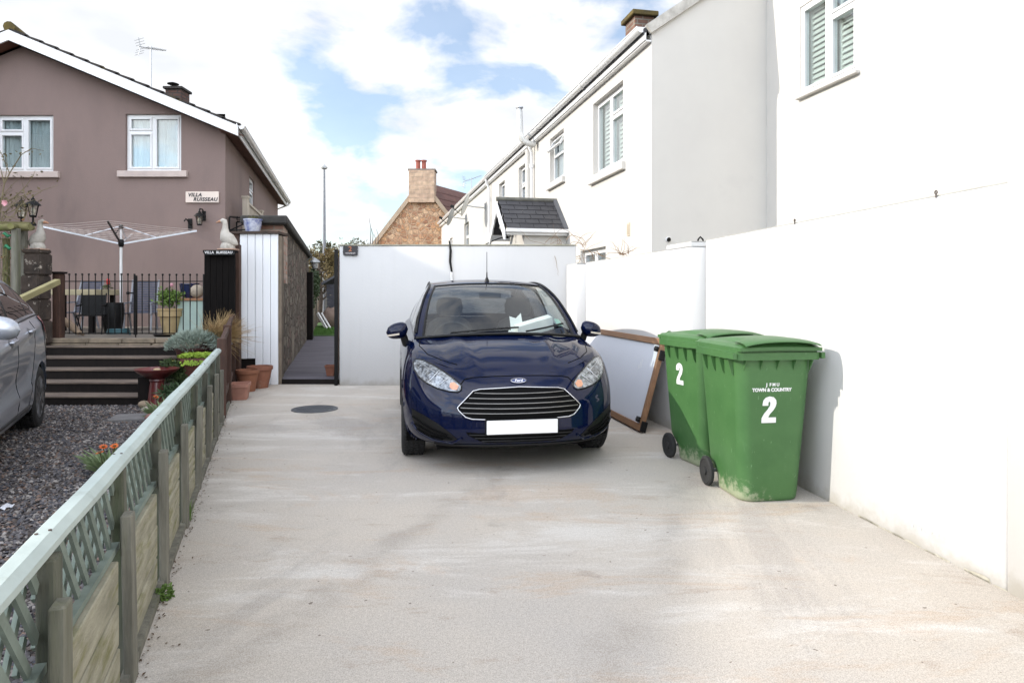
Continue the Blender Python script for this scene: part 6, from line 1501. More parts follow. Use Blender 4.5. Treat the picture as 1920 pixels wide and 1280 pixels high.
def make_bin(label, loc, rz):
    t = thing('wheelie_bin', label, 'bin', loc, rz, group='green wheelie bins')
    g = MB(); rows = []
    secs = [(.0, -.014), (.012, -.002), (.03, 0), (.06, 0)] + [(z, 0) for z in (.12, .2, .35, .5, .65, .8, .92)]
    for z, ins in secs:
        hw = bin_halfw(z) + ins; yf = bin_front(z) - ins; yb = .255 + .06 * z + ins
        if z < .20: yb = .16 + ins + max(0, z - .10)
        rad = .085; o = []
        for cx, cy, a0 in ((hw - rad, yb - rad * .5, 0), (-hw + rad, yb - rad * .5, 90), (-hw + rad, yf + rad, 180), (hw - rad, yf + rad, 270)):
            rr = rad if a0 >= 180 else rad * .5
            cx = math.copysign(hw - rr, cx)
            for k in range(8): a = R(a0 + 90 * k / 7); o.append(V((cx + rr * math.cos(a), cy + rr * math.sin(a), z)))
        rows.append(o + [o[0]])
    g.grid(rows); g.add(rows[0][:-1][::-1], [tuple(range(32))])
    g.build('body', M_BIN, t, smooth=50)
    # rim collar, ribs and rear handle
    g = MB(); rows = []
    for z, e in ((.915, .004), (.918, .032), (.965, .034), (.968, .022), (.992, .022), (.992, -.02), (.93, -.02)):
        hw = bin_halfw(.92) + e; yf = bin_front(.92) - e; yb = .31 + e; rows.append(rrect(hw, (yb - yf) / 2, .05, z, 8)); rows[-1] = [p + V((0, (yb + yf) / 2, 0)) for p in rows[-1]]
    g.grid(rows)
    for k in range(5):
        x = -.235 + .1175 * k; yf = bin_front(.9)
        g.prism([(x - .003, yf + .004, .85), (x - .003, yf - .038, .916), (x - .003, yf + .004, .916)], (.006, 0, 0))
    for sg in (-1, 1):
        for k in range(4):
            y = -.20 + .13 * k; x = sg * bin_halfw(.9)
            g.prism([(x - sg * .004, y, .81), (x + sg * .010, y, .83), (x + sg * .036, y, .916), (x - sg * .004, y, .916)], (0, .008, 0))
    for sg in (-1, 1): g.box((sg * .20 - .03, .34, .91), (sg * .20 + .03, .40, .985))
    g.tube([(-.25, .40, .975), (.25, .40, .975)], .016, 10)
    for sg in (-1, 1):
        x = sg * (bin_halfw(.92) + .028); g.box((min(x, x + sg * .026), -.31, .925), (max(x, x + sg * .026), -.16, .962))
    g.build('rim', M_BIN, t, smooth=40)
    # lid: shallow dome with a raised centre and an overhanging front flap
    g = MB(); rows = []; nx, ny = 25, 25
    for j in range(ny):
        v = j / (ny - 1); y = -.335 + v * .70; row = []
        for i in range(nx):
            u = -1 + 2 * i / (nx - 1); x = u * .288
            e = min(1, (1 - abs(u)) / .10) ; e2 = min(1, v / .06, (1 - v) / .05)
            z = .996 + .018 * min(e, e2) + .020 * (1 - u * u) * math.sin(math.pi * min(1, v * .9 + .1))
            c = max(0, min(1, (.74 - abs(u)) / .08)); z += .022 * c * max(0, min(1, (v - .03) / .05)) * max(0, min(1, (1.0 - v) / .55))
            row.append(V((x, y, z)))
        rows.append(row)
    g.grid(rows)
    edge = [rows[0][i] for i in range(nx)] + [rows[j][-1] for j in range(1, ny)] + [rows[-1][i] for i in range(nx - 2, -1, -1)] + [rows[j][0] for j in range(ny - 2, -1, -1)]
    g.grid([edge, [p + V((0, 0, -.022)) for p in edge]], flip=True)
    ld = g.build('lid', M_BIN, t, smooth=35)
    g = MB(); rows = []; rb = []
    for i in range(21):
        u = -1 + 2 * i / 20; x = u * .265; z = 1.028 + .016 * math.cos(u * math.pi / 2) - .012 * (abs(u) ** 4)
        rows.append([V((x, -.20, z + .014)), V((x, -.28, z + .012)), V((x, -.345 - .018 * (1 - u * u), z + .004)), V((x, -.362 - .018 * (1 - u * u), z - .004))])
    g.grid(rows, flip=True); g.grid([[p - V((0, 0, .006)) for p in r_] for r_ in rows])
    g.grid([[r_[-1], r_[-1] - V((0, 0, .006))] for r_ in rows], flip=True)
    g.build('flap', M_BIN, ld, smooth=50)
    for sg in (-1, 1): g = MB(); g.tube([(sg * .17, .36, 1.0), (sg * .17, .40, .985)], .028, 10); g.build('hinge', M_BIN, ld, smooth=50)
    # axle and wheels
    g = MB(); g.cyl((-.24, .215, .10), (.24, .215, .10), .012, n=8); g.build('axle', M_GALV, t)
    for sg in (-1, 1):
        g = MB(); w = .042; g.lathe((sg * .262, .215, .10), [(.02, -w / 2), (.082, -w / 2 + .002), (.097, -w / 2 + .008), (.10, -w / 4), (.10, w / 4), (.097, w / 2 - .008), (.082, w / 2 - .002), (.074, w / 2 - .008), (.03, w / 2 - .008), (.028, w / 2 + .004), (.001, w / 2 + .004)] if sg > 0 else [(.001, -w / 2 - .004), (.028, -w / 2 - .004), (.03, -w / 2 + .008), (.074, -w / 2 + .008), (.082, -w / 2 + .002), (.097, -w / 2 + .008), (.10, -w / 4), (.10, w / 4), (.097, w / 2 - .008), (.082, w / 2 - .002), (.02, w / 2)], 28, axis='X')
        g.build('wheel', M_RUBBER, t, smooth=35)
    return t
def sticker(t, frame, h):
    g = MB(); g.prism([frame @ V((x * h * .5 * .62 / .5, y * h / 2, 0)) for x, y in TWO], frame.to_3x3() @ V((0, 0, .0025)))
    return g.build('number', M_STICK, t)
b1 = make_bin('green wheelie bin with a white 2 and lettering on its front', (1.640, 4.60, 0), R(8.0))
lean = math.atan(.068 / .95)
fr = frame_mx((-.045, bin_front(.60) - .0015, .60), (1, 0, 0), (0, -math.sin(lean), math.cos(lean))); sticker(b1, fr, .170)
text_obj('lettering', 'TOWN & COUNTRY', .030, M_STICK, b1, frame_mx((-.030, bin_front(.725) - .001, .725), (1, 0, 0), (0, -math.sin(lean), math.cos(lean))), world=False, offset=.0012, extrude=.0015)
text_obj('lettering', 'J  F M U', .028, M_STICK, b1, frame_mx((-.025, bin_front(.758) - .001, .758), (1, 0, 0), (0, -math.sin(lean), math.cos(lean))), world=False, offset=.001, extrude=.0015)
b2 = make_bin('green wheelie bin with a white 2 on its sunlit side', (1.585, 5.46, 0), R(17.0))
sl_ = math.atan(.062 / .95)
fr = frame_mx((-bin_halfw(.70) - .0015, .05, .70), (0, -1, 0), (-math.sin(sl_), 0, math.cos(sl_))); sticker(b2, fr, .172)
b1.scale = (.95, 1, 1); b2.scale = (.95, .97, 1)
# ================================================================ cars
def lerpt(tab, x):
    if x <= tab[0][0]: return tab[0][1]
    for (a, p), (b, q) in zip(tab[:-1], tab[1:]):
        if x <= b:
            t = (x - a) / (b - a); return p + (q - p) * t
    return tab[-1][1]
def smt(tab, x):
    """smooth (Catmull-Rom) table"""
    n = len(tab)
    if x <= tab[0][0]: return tab[0][1]
    if x >= tab[-1][0]: return tab[-1][1]
    for i in range(n - 1):
        if x <= tab[i + 1][0]:
            x0, y0 = tab[i]; x1, y1 = tab[i + 1]; h = x1 - x0; t = (x - x0) / h
            m0 = (y1 - tab[i - 1][1]) / (x1 - tab[i - 1][0]) if i > 0 else (y1 - y0) / h
            m1 = (tab[i + 2][1] - y0) / (tab[i + 2][0] - x0) if i < n - 2 else (y1 - y0) / h
            return (2 * t ** 3 - 3 * t * t + 1) * y0 + (t ** 3 - 2 * t * t + t) * h * m0 + (-2 * t ** 3 + 3 * t * t) * y1 + (t ** 3 - t * t) * h * m1
def crv(keys, v):
    """Catmull-Rom through 3D keys, v in 0..1"""
    n = len(keys) - 1; f = min(max(v, 0), 1) * n; i = min(int(f), n - 1); t = f - i
    p = [V(keys[max(0, min(n, i + k))]) for k in (-1, 0, 1, 2)]
    return .5 * ((2 * p[1]) + (p[2] - p[0]) * t + (2 * p[0] - 5 * p[1] + 4 * p[2] - p[3]) * t * t + (3 * p[1] - p[0] - 3 * p[2] + p[3]) * t ** 3)

def paint(name, c, metal=0.0, rough=.25, flake=0.0):
    m, N, L, b = nodes_of(name)
    tc = N.new('ShaderNodeTexCoord'); nz = N.new('ShaderNodeTexNoise'); nz.inputs['Scale'].default_value = 900; L.new(tc.outputs['Object'], nz.inputs['Vector'])
    rp = N.new('ShaderNodeValToRGB'); L.new(nz.outputs['Fac'], rp.inputs[0]); k = flake
    rp.color_ramp.elements[0].position = .35; rp.color_ramp.elements[0].color = (*[x * (1 - k) for x in c], 1); rp.color_ramp.elements[1].position = .65; rp.color_ramp.elements[1].color = (*[min(1, x * (1 + k)) for x in c], 1)
    L.new(rp.outputs[0], b.inputs['Base Color'])
    b.inputs['Metallic'].default_value = metal; b.inputs['Roughness'].default_value = rough; b.inputs['Coat Weight'].default_value = .8; b.inputs['Coat Roughness'].default_value = .012; b.inputs['Coat IOR'].default_value = 1.5; b.inputs['Specular IOR Level'].default_value = .0 if metal < .1 else .5
    n2 = N.new('ShaderNodeTexNoise'); n2.inputs['Scale'].default_value = 240; n2.inputs['Detail'].default_value = 2; L.new(tc.outputs['Object'], n2.inputs['Vector'])
    bp = N.new('ShaderNodeBump'); bp.inputs['Strength'].default_value = .012; bp.inputs['Distance'].default_value = .002; L.new(n2.outputs['Fac'], bp.inputs['Height']); L.new(bp.outputs[0], b.inputs['Coat Normal'])
    return m
M_NAVY = paint('navy_paint', (.0012, .0042, .025), .0, .35, .25)
M_SILVER = paint('silver_paint', (.50, .53, .60), .55, .34, .12)
M_CHROME = mat('chrome', (.60, .60, .62), (.56, .56, .58), rough=.12, metal=1.0)
M_TRIM = mat('dark_trim', (.007, .007, .0075), (.0045, .0045, .005), rough=.42, spec=.3)
M_GRILLE = mat('grille_black', (.002, .002, .0022), rough=.6, spec=.08)
M_TYRE = mat('tyre_rubber', (.020, .020, .021), (.012, .012, .012), scale=30, rough=.82)
M_ALLOY = mat('alloy_rim', (.42, .43, .45), (.36, .37, .39), rough=.3, metal=.85)
M_DARKRIM = mat('dark_alloy', (.22, .22, .23), rough=.35, metal=.7)
M_SEAT = mat('dark_seat_cloth', (.022, .022, .026), (.013, .013, .015), scale=30, rough=.95)
M_DASH = mat('dash_plastic', (.012, .012, .013), (.008, .008, .009), rough=.7)
glass_mat('car_glass', (.86, .92, .91), .05, .004)
glass_mat('car_side_glass', (.16, .17, .18), .05, .004)
glass_mat('lamp_glass', (.93, .95, .96), .0, .02, 1.33)
M_PLATE = mat('blank_plate', (.86, .86, .86), (.84, .84, .84), rough=.5)

class Car:
    """lofted car: flat-plan rings for the lower body, a crowned bonnet, and a glasshouse. x across, y back from the nose, z up"""
    def __init__(s, name, label, loc, rz, pr, body):
        s.p = pr; s.body_m = body
        s.t = thing(name, label, 'car', loc, rz)
    def plan(s, f):
        p = s.p; n = p['n']; D, Dr = p['D'], p['Dr']; w, y0, yr = smt(p['W'], f), smt(p['Y0'], f), smt(p['YR'], f)
        pts = []
        A, B, C = 34, 60, 22
        for i in range(A): t = (i / A) * math.pi / 2; pts.append((w * math.sin(t) ** (2 / n), y0 + D * (1 - math.cos(t) ** (2 / n))))
        ya, yb = y0 + D, yr - Dr
        for i in range(B): pts.append((w, ya + (yb - ya) * i / B))
        nr = p.get('nr', n)
        for i in range(C + 1): t = (i / C) * math.pi / 2; pts.append((w * math.cos(t) ** (2 / nr) if i < C else 0.0, yb + Dr * math.sin(t) ** (2 / nr)))
        return pts
    def zt(s, y): return smt(s.p['ZT'], y)
    def zb(s, y): return smt(s.p['ZB'], y)
    def shell(s):
        p = s.p; fs = p['F']; rows = []
        for f in fs:
            row = []
            for (x, y) in s.plan(f):
                z = s.zb(y) + f * (s.zt(y) - s.zb(y))
                fl = p.get('flare', .0)
                if fl and x > .4:
                    for wy in p['wheels']: x += fl * math.exp(-((y - wy) / .30) ** 2) * max(0, 1 - abs(z - .5) / .32)
                if x > .3 and 'crease' in p: x += p['crease'](y, z)
                row.append(V((x, y, z)))
            rows.append(row)
        s.rows = rows
        bm = bmesh.new()
        def addgrid(R_, flip):
            vs = [[bm.verts.new(q) for q in r_] for r_ in R_]
            for i in range(len(vs) - 1):
                for j in range(len(vs[0]) - 1):
                    q = [vs[i][j], vs[i][j + 1], vs[i + 1][j + 1], vs[i + 1][j]]
                    if flip: q = q[::-1]
                    try: bm.faces.new(q)
                    except ValueError: pass
        addgrid(rows, False); addgrid([[V((-q.x, q.y, q.z)) for q in r_] for r_ in rows], True)
        # bonnet and fender tops
        top = rows[-1]; yc = p['cowl']; bon = []
        for q in top:
            if q.y > yc: break
            if q.x < 1e-4: continue
            bon.append(q)
        brow = []
        for q in bon:
            r_ = []
            for k in range(33):
                u = -1 + 2 * k / 32; x = u * q.x
                r_.append(V((x, q.y, q.z + s.crown(x, u, q.y))))
            brow.append(r_)
        s.bon = brow
        addgrid(brow, False)
        bmesh.ops.remove_doubles(bm, verts=bm.verts, dist=.0008)
        # wheel arches
        Ra = p['arch']
        for wy in p['wheels']:
            def d(v): return math.hypot(v.co.y - wy, v.co.z - p['wz'])
            kill = [f for f in bm.faces if all(d(v) < Ra for v in f.verts) and all(abs(v.co.x) > .45 for v in f.verts)]
            bmesh.ops.delete(bm, geom=kill, context='FACES')
            for v in bm.verts:
                if abs(v.co.x) > .45 and d(v) < Ra and v.link_faces:
                    k = Ra / max(1e-5, d(v)); v.co.y = wy + (v.co.y - wy) * k; v.co.z = p['wz'] + (v.co.z - p['wz']) * k
        bmesh.ops.delete(bm, geom=[v for v in bm.verts if not v.link_faces], context='VERTS')
        bmesh.ops.recalc_face_normals(bm, faces=bm.faces)
        bm.normal_update()
        s.bvh = BVHTree.FromBMesh(bm)
        me = bpy.data.meshes.new('body'); bm.to_mesh(me); bm.free(); me.materials.append(s.body_m)
        me.polygons.foreach_set('use_smooth', [True] * len(me.polygons)); me.set_sharp_from_angle(angle=R(48))
        o = bpy.data.objects.new('body', me); COL.objects.link(o); o.parent = s.t; PM[o.name] = PM[s.t.name]; s.body = o
        return o
    def crown(s, x, u, y):
        p = s.p; yf = smt(p['Y0'], 1.0)
        c = p['crown'] * (1 - math.exp(-max(0, y - yf) / .22)) * (1 - u * u)
        for (a0, a1, amp) in p.get('ridges', ()):     # raised swages on the bonnet that spread towards the screen
            q = min(1, max(0, (y - yf) / (p['cowl'] - yf))); xc = a0 + (a1 - a0) * q
            e = math.exp(-((abs(x) - xc) / .045) ** 2); c += amp * e * min(1, q * 4) 
        return c
    # -- projection of drawn outlines onto the body
    def hit(s, o, d):
        l, n, i, dist = s.bvh.ray_cast(V(o), V(d))
        return (l, n)
    def fr(s, x, z, off=.003):
        l, n = s.hit((x, -1.5, z), (0, 1, 0))
        if l is None: return V((x, .3, z))
        if n.y > 0: n = -n
        return l + n * off
    def up(s, x, y, off=.003):
        l, n = s.hit((x, y, 3), (0, 0, -1))
        if l is None: return V((x, y, s.zt(y)))
        if n.z < 0: n = -n
        return l + n * off
    def sd(s, y, z, sg=1, off=.003):
        l, n = s.hit((sg * 2, y, z), (-sg, 0, 0))
        if l is None: return V((sg * .84, y, z))
        if n.x * sg < 0: n = -n
        return l + n * off
    def patch(s, poly, fn, off=.003, k=7, sub=4, mb=None):
        """fills a star-shaped outline with rings towards its middle, each point laid on the body"""
        mb = mb or MB(); P2 = []
        n = len(poly)
        for i in range(n):
            a, b = poly[i], poly[(i + 1) % n]
            for j in range(sub): P2.append((a[0] + (b[0] - a[0]) * j / sub, a[1] + (b[1] - a[1]) * j / sub))
        cx, cy = sum(q[0] for q in P2) / len(P2), sum(q[1] for q in P2) / len(P2)
        rows = []
        for i in range(k + 1):
            t = 1 - i / k * .985; r_ = [fn(cx + (q[0] - cx) * t, cy + (q[1] - cy) * t, off) for q in P2]; rows.append(r_ + [r_[0]])
        mb.grid(rows); mb.add(rows[-1][:-1], [tuple(range(len(P2)))])
        s.outline = [fn(q[0], q[1], off) for q in P2]
        return mb
    def line(s, pts, fn, off=.002, r=.004, mb=None, sub=6, n=6, closed=False):
        mb = mb or MB(); q = []
        P_ = list(pts) + ([pts[0]] if closed else [])
        for a, b in zip(P_[:-1], P_[1:]):
            for j in range(sub): q.append(fn(a[0] + (b[0] - a[0]) * j / sub, a[1] + (b[1] - a[1]) * j / sub, off))
        q.append(fn(P_[-1][0], P_[-1][1], off)); mb.tube(q, r, n); return mb
    def glasshouse(s):
        p = s.p; E, C = p['E'], p['C']; NV, NU = 56, 24
        body, glass, rearg, side = MB(), MB(), MB(), {}
        G = []
        for i in range(NV + 1):
            v = i / NV; e, c = crv(E, v), crv(C, v); row = []
            for j in range(NU + 1):
                u = -1 + 2 * j / NU; k = 1 - abs(u) ** 2.2
                row.append(V((e.x * u, e.y + (c.y - e.y) * k, e.z + (c.z - e.z) * k)))
            G.append(row)
        s.G = G
        v0, v1 = p['screen']; r0, r1 = p['rear']
        ju = 1
        for i in range(NV):
            for j in range(NU):
                vm = (i + .5) / NV; um = j
                isg = (v0 < vm < v1 or r0 < vm < r1) and ju <= j < NU - ju
                q = [G[i][j], G[i][j + 1], G[i + 1][j + 1], G[i + 1][j]]
                ((glass if vm < .5 else rearg) if isg else body).add(q, [(0, 1, 2, 3)])
        # sides from belt line to roof rail
        top = s.rows[-1]; belt = [(q.y, q.x, q.z) for q in top if q.y >= p['cowl'] - .05]
        ys = [p['cowl'] + (p['tail'] - p['cowl']) * i / 64 for i in range(65)]
        ev = [crv(E, i / 300) for i in range(301)]
        def e_at(y):
            for a, b in zip(ev[:-1], ev[1:]):
                if a.y <= y <= b.y and b.y > a.y: return a.lerp(b, (y - a.y) / (b.y - a.y))
            return ev[0] if y < ev[0].y else ev[-1]
        def b_at(y):
            for a, b in zip(belt[:-1], belt[1:]):
                if a[0] <= y <= b[0] and b[0] > a[0]: t = (y - a[0]) / (b[0] - a[0]); return V((a[1] + (b[1] - a[1]) * t, y, a[2] + (b[2] - a[2]) * t))
            return V((belt[0][1], y, belt[0][2])) if y < belt[0][0] else V((belt[-1][1], y, belt[-1][2]))
        S = []
        for y in ys:
            e, b = e_at(y), b_at(y); row = []
            e = V((e.x, y, max(e.z, b.z)))
            for k in range(11):
                t = k / 10; q = b.lerp(e, t); q.x += .028 * math.sin(math.pi * t) * min(1, (e.z - b.z) / .3); row.append(q)
            S.append(row)
        s.S = S; s.ys = ys
        trim = MB()
        for i in range(64):
            for k in range(10):
                ym = (ys[i] + ys[i + 1]) / 2; q = [S[i][k], S[i + 1][k], S[i + 1][k + 1], S[i][k + 1]]
                hgt = S[i][10].z - S[i][0].z
                kind = p['sideglass'](ym, (k + .5) / 10, hgt)
                wi = sum(1 for c_ in p['gaps'] if ym > c_)
                for sg in (1, -1):
                    tgt = body if kind == 0 else side.setdefault((kind, sg, wi if kind == 1 else 0), MB())
                    tgt.add(q if sg > 0 else [V((-a.x, a.y, a.z)) for a in q][::-1], [(0, 1, 2, 3)])
        body.build('roof', s.body_m, s.t, smooth=60, merge=.0006)
        s.ws = glass.build('windscreen', MATS['car_glass'], s.t, smooth=60, merge=.0006)
        rearg.build('rear_window', MATS['car_side_glass'], s.t, smooth=60, merge=.0006)
        for (kd, sg, wi), q in side.items():
            if kd == 1: q.build('side_window', MATS['car_side_glass'] if p.get('tint') or wi > 0 else MATS['car_glass'], s.t, smooth=60, merge=.0006)
            else: q.build('window_pillar', M_TRIM, s.t, smooth=60, merge=.0006)
        # black seals round the screen
        g = MB(); i0, i1 = int(round(v0 * NV)), int(round(v1 * NV))
        for j in (ju, NU - ju): g.tube([G[i][j] + V((0, -.003, .003)) for i in range(i0, i1 + 1)], p.get('seal', .010), 6)
        g.tube([G[i1][j] + V((0, -.002, .003)) for j in range(ju, NU - ju + 1)], .006, 6)
        g.tube([G[i0][j] + V((0, -.015, .004)) for j in range(0, NU + 1)], .013, 8)
        g.build('screen_seal', M_TRIM, s.t, smooth=60)
    def wheels(s, rim_m, spokes, w=.195, x=None, rad=None):
        p = s.p; rad = rad or p['rad']; rr = rad * .66
        for sg in (-1, 1):
            for wy in p['wheels']:
                xo = x or p['wx']; c = V((sg * (xo - w / 2), wy, rad - .004))
                o = sg * w / 2
                g = MB(); h = w / 2
                prof = [(rr, -h * .92), (rad * .80, -h), (rad * .93, -h * .96), (rad * .985, -h * .80), (rad, -h * .6)]
                prof += [(rad - (.006 if k % 2 else 0), -h * .6 + h * 1.2 * k / 12) for k in range(1, 12)] + [(rad, h * .6), (rad * .985, h * .80), (rad * .93, h * .96), (rad * .80, h), (rr, h * .92)]
                g.lathe(c, prof, 48, axis='X', close=True)
                for k in range(64):
                    a = 2 * math.pi * k / 64
                    for q in (-.62, -.2, .2, .62):
                        ca, sa = math.cos(a + .03 * q * 4), math.sin(a + .03 * q * 4); pc = c + V((q * h * 1.05, ca * (rad - .001), sa * (rad - .001)))
                        g.obox(pc, (h * .15, 0, 0), V((0, -sa, ca)) * rad * .034, V((0, ca, sa)) * .004)
                ty = g.build('wheel', M_TYRE, s.t, smooth=40)
                g = MB(); f = sg * 1.0
                pr_ = [(rr * 1.02, f * h * .93), (rr * .98, f * h * .96), (rr * .93, f * h * .80), (rr * .90, f * h * .3), (rr * .3, f * h * .2), (.001, f * h * .2)]
                if f < 0: pr_ = pr_[::-1]
                g.lathe(c, pr_, 40, axis='X')
                for k in range(spokes):
                    a = 2 * math.pi * k / spokes + .3; d = V((0, math.cos(a), math.sin(a))); q = V((0, -math.sin(a), math.cos(a)))
                    for e in (-1, 1):
                        a0 = c + V((f * h * .86, 0, 0)) + d * rr * .20 + q * e * .016; a1 = c + V((f * h * .86, 0, 0)) + d * rr * .95 + q * e * .045
                        g.bar(a0, a1, .028, .022, up=(1, 0, 0))
                pr_ = [(rr * .26, f * h * .5), (rr * .26, f * h * .9), (rr * .12, f * h * .96), (.001, f * h * .96)]
                if f < 0: pr_ = pr_[::-1]
                g.lathe(c, pr_, 20, axis='X')
                g.build('rim', rim_m, ty, smooth=40)
    def under(s):
        p = s.p; g = MB(); yr = smt(p['YR'], .3)
        g.box((-.60, .25, .17), (.60, yr - .3, .24)); g.box((-.52, .25, .24), (.52, 1.02, .62)); g.box((-.60, p['cowl'] + .05, .24), (.60, yr - .35, .34))
        Ra = p['arch'] - .004
        for sg in (-1, 1):
            for wy in p['wheels']:
                rows = []
                for x in (.50, p['wx'] + .0 + .01):
                    rows.append([V((sg * min(x, .825), wy + Ra * math.cos(a), p['wz'] + Ra * math.sin(a))) for a in [R(-25) + R(230) * k / 20 for k in range(21)]])
                g.grid(rows); g.add(rows[0], [tuple(range(21))])
        g.build('underbody', M_GRILLE, s.t, smooth=40)
    def mirrors(s, y, z, x0, x1, m, lamp=True, sc=1.0):
        for sg in (-1, 1):
            g = MB(); n = 16; rows = []; c = V((sg * (x0 + x1) / 2, y, z)); hx = (x1 - x0) / 2
            for i in range(13):
                t = -1 + 2 * i / 12; w = math.sqrt(max(0, 1 - abs(t) ** 2.6)); taper = 1 - .22 * (t + 1) / 2
                rows.append([c + V((sg * t * hx, math.cos(a) * .075 * sc * w * (1.0 if math.cos(a) < 0 else .55), math.sin(a) * .082 * sc * w * taper - .014 * t)) for a in [2 * math.pi * k / n for k in range(n + 1)]])
            g.grid(rows, flip=sg < 0); mo = g.build('mirror', m, s.t, smooth=60)
            g = MB(); g.tube([c + V((-sg * hx * .55, .015, -.04)), c + V((-sg * hx * .8, .03, -.115)), c + V((-sg * (hx + .05), .05, -.15))], [.032, .036, .042], 8); g.build('mirror_arm', M_TRIM, mo, smooth=60)
            if lamp:
                g = MB(); rows = [[c + V((sg * hx * t, -.078 * sc * math.sqrt(max(0, 1 - abs(t) ** 2.6)) * .93 - .004, zz - .014 * t)) for t in [(-.2 + 1.08 * q / 10) for q in range(11)]] for zz in (-.036, -.020)]
                g.grid(rows); g.build('indicator', mat('clear_indicator', (.62, .55, .46), rough=.2, coat=.6), mo, smooth=60)
            g = MB(); g.tube([c + V((-sg * hx * .8, .046, -.005)), c + V((sg * hx * .8, .046, -.012))], .062 * sc, 12); 
    def seats(s, ys, dash_y, dash_z, wheel_x):
        g = MB()
        rows = [[V((x, y, z - .03 * (abs(x) / .66) ** 2)) for x in [-.68 + 1.36 * k / 12 for k in range(13)]] for y, z in ((dash_y - .16, dash_z + .025), (dash_y + .10, dash_z + .02), (dash_y + .26, dash_z - .01), (dash_y + .33, dash_z - .08), (dash_y + .33, dash_z - .35))]
        g.grid(rows); g.build('dashboard', M_DASH, s.t, smooth=60)
        for y in ys[:1]:
            for sg in (-1, 1):
                g = MB(); cx = sg * .36
                rows = [rrect(a, .07, .06, 0, 5) for a in (.20, .24, .25, .24, .20, .13)]
                for k, (z, dy) in enumerate(((.45, 0), (.60, .02), (.80, .06), (.95, .10), (1.05, .12), (1.09, .13))): rows[k] = [V((p.x + cx, p.y + y + dy, z)) for p in rows[k]]
                g.grid(rows); g.add(rows[-1][:-1], [tuple(range(20))]); st_ = g.build('seat', M_SEAT, s.t, smooth=50)
                g = MB(); rows = [[V((p.x + cx, p.y + y + .15, z)) for p in rrect(a, .045, .04, 0, 5)] for a, z in ((.10, 1.11), (.135, 1.14), (.14, 1.22), (.12, 1.285), (.07, 1.30))]; g.grid(rows); g.add(rows[-1][:-1], [tuple(range(20))]); g.build('headrest', M_SEAT, st_, smooth=50)
        g = MB(); y = ys[1]; g.box((-.62, y, .45), (.62, y + .14, 1.0)); g.build('rear_seat', M_SEAT, s.t, bevel=.04)
        g = MB(); c = V((wheel_x, dash_y + .42, dash_z - .03)); e1 = V((1, 0, 0)); e2 = V((0, .42, .9)).normalized()
        g.tube([c + e1 * .185 * math.cos(a) + e2 * .185 * math.sin(a) for a in [2 * math.pi * k / 32 for k in range(33)]], .015, 8); n = e1.cross(e2)
        g.tube([c - e1 * .18, c, c + e1 * .18], .016, 6); g.tube([c, c - e2 * .18], .016, 6); g.tube([c + n * .01, c - n * .02], .06, 14); g.build('steering_wheel', M_DASH, s.t, smooth=60)

# ---------------------------------------------------------------- the navy hatchback facing the camera
def navy_side(y, f, h):
    if h < .07 or f < .06: return 0
    if f > .90: return 0
    if y < 1.30: return 2 if f < .75 else 0
    if 1.36 < y < 2.36 or 2.46 < y < 3.12: return 1
    if y < 3.2: return 2
    return 0
NAVY = dict(n=2.55, nr=3.2, D=.74, Dr=.5, flare=.018, arch=.345, wz=.315, rad=.308, wx=.862, wheels=(.90, 3.38), cowl=1.13, tail=3.86, crown=.062,
    ridges=((.27, .44, .011), (.52, .66, .008)),
    F=[0, .02, .04, .07, .10, .14, .18, .22, .27, .32, .37, .42, .47, .52, .57, .62, .67, .72, .77, .82, .86, .90, .93, .955, .975, .99, 1.0],
    W=[(0, .775), (.06, .805), (.15, .832), (.30, .848), (.55, .852), (.72, .848), (.84, .835), (.92, .815), (.97, .785), (1, .752)],
    Y0=[(0, .16), (.04, .075), (.09, .028), (.15, .010), (.25, .0), (.38, .006), (.50, .012), (.62, .030), (.74, .062), (.84, .100), (.92, .140), (.97, .175), (1, .215)],
    YR=[(0, 3.84), (.2, 3.94), (.5, 3.96), (.8, 3.93), (1, 3.88)],
    ZT=[(0, .715), (.215, .725), (.32, .765), (.50, .822), (.75, .878), (1.0, .918), (1.2, .945), (1.8, .965), (2.6, 1.0), (3.4, 1.04), (3.96, 1.05)],
    ZB=[(0, .205), (.4, .19), (1.0, .19), (3.0, .20), (3.6, .22), (3.96, .26)],
    E=[(.735, 1.12, .945), (.698, 1.36, 1.12), (.640, 1.64, 1.295), (.580, 1.90, 1.402), (.560, 2.25, 1.448), (.550, 2.65, 1.450), (.545, 3.05, 1.425), (.55, 3.40, 1.375), (.575, 3.60, 1.28), (.63, 3.76, 1.12), (.67, 3.86, 1.04)],
    C=[(0, .97, .985), (0, 1.22, 1.155), (0, 1.50, 1.325), (0, 1.78, 1.432), (0, 2.2, 1.482), (0, 2.62, 1.492), (0, 3.05, 1.475), (0, 3.45, 1.425), (0, 3.68, 1.31), (0, 3.82, 1.15), (0, 3.90, 1.05)],
    screen=(.0, .30), rear=(.72, .95), sideglass=navy_side, gaps=(2.41,))
TH = R(9.6)
car = Car('hatchback_car', 'navy blue hatchback with a blank white number plate parked facing the camera', (.072, 4.985, 0), TH, NAVY, M_NAVY)
car.shell(); car.glasshouse(); car.under(); car.wheels(M_ALLOY, 5)
car.seats((2.05, 3.0), 1.15, .925, -.37)
def both(poly): return [poly, [(-x, z) for x, z in poly][::-1]]
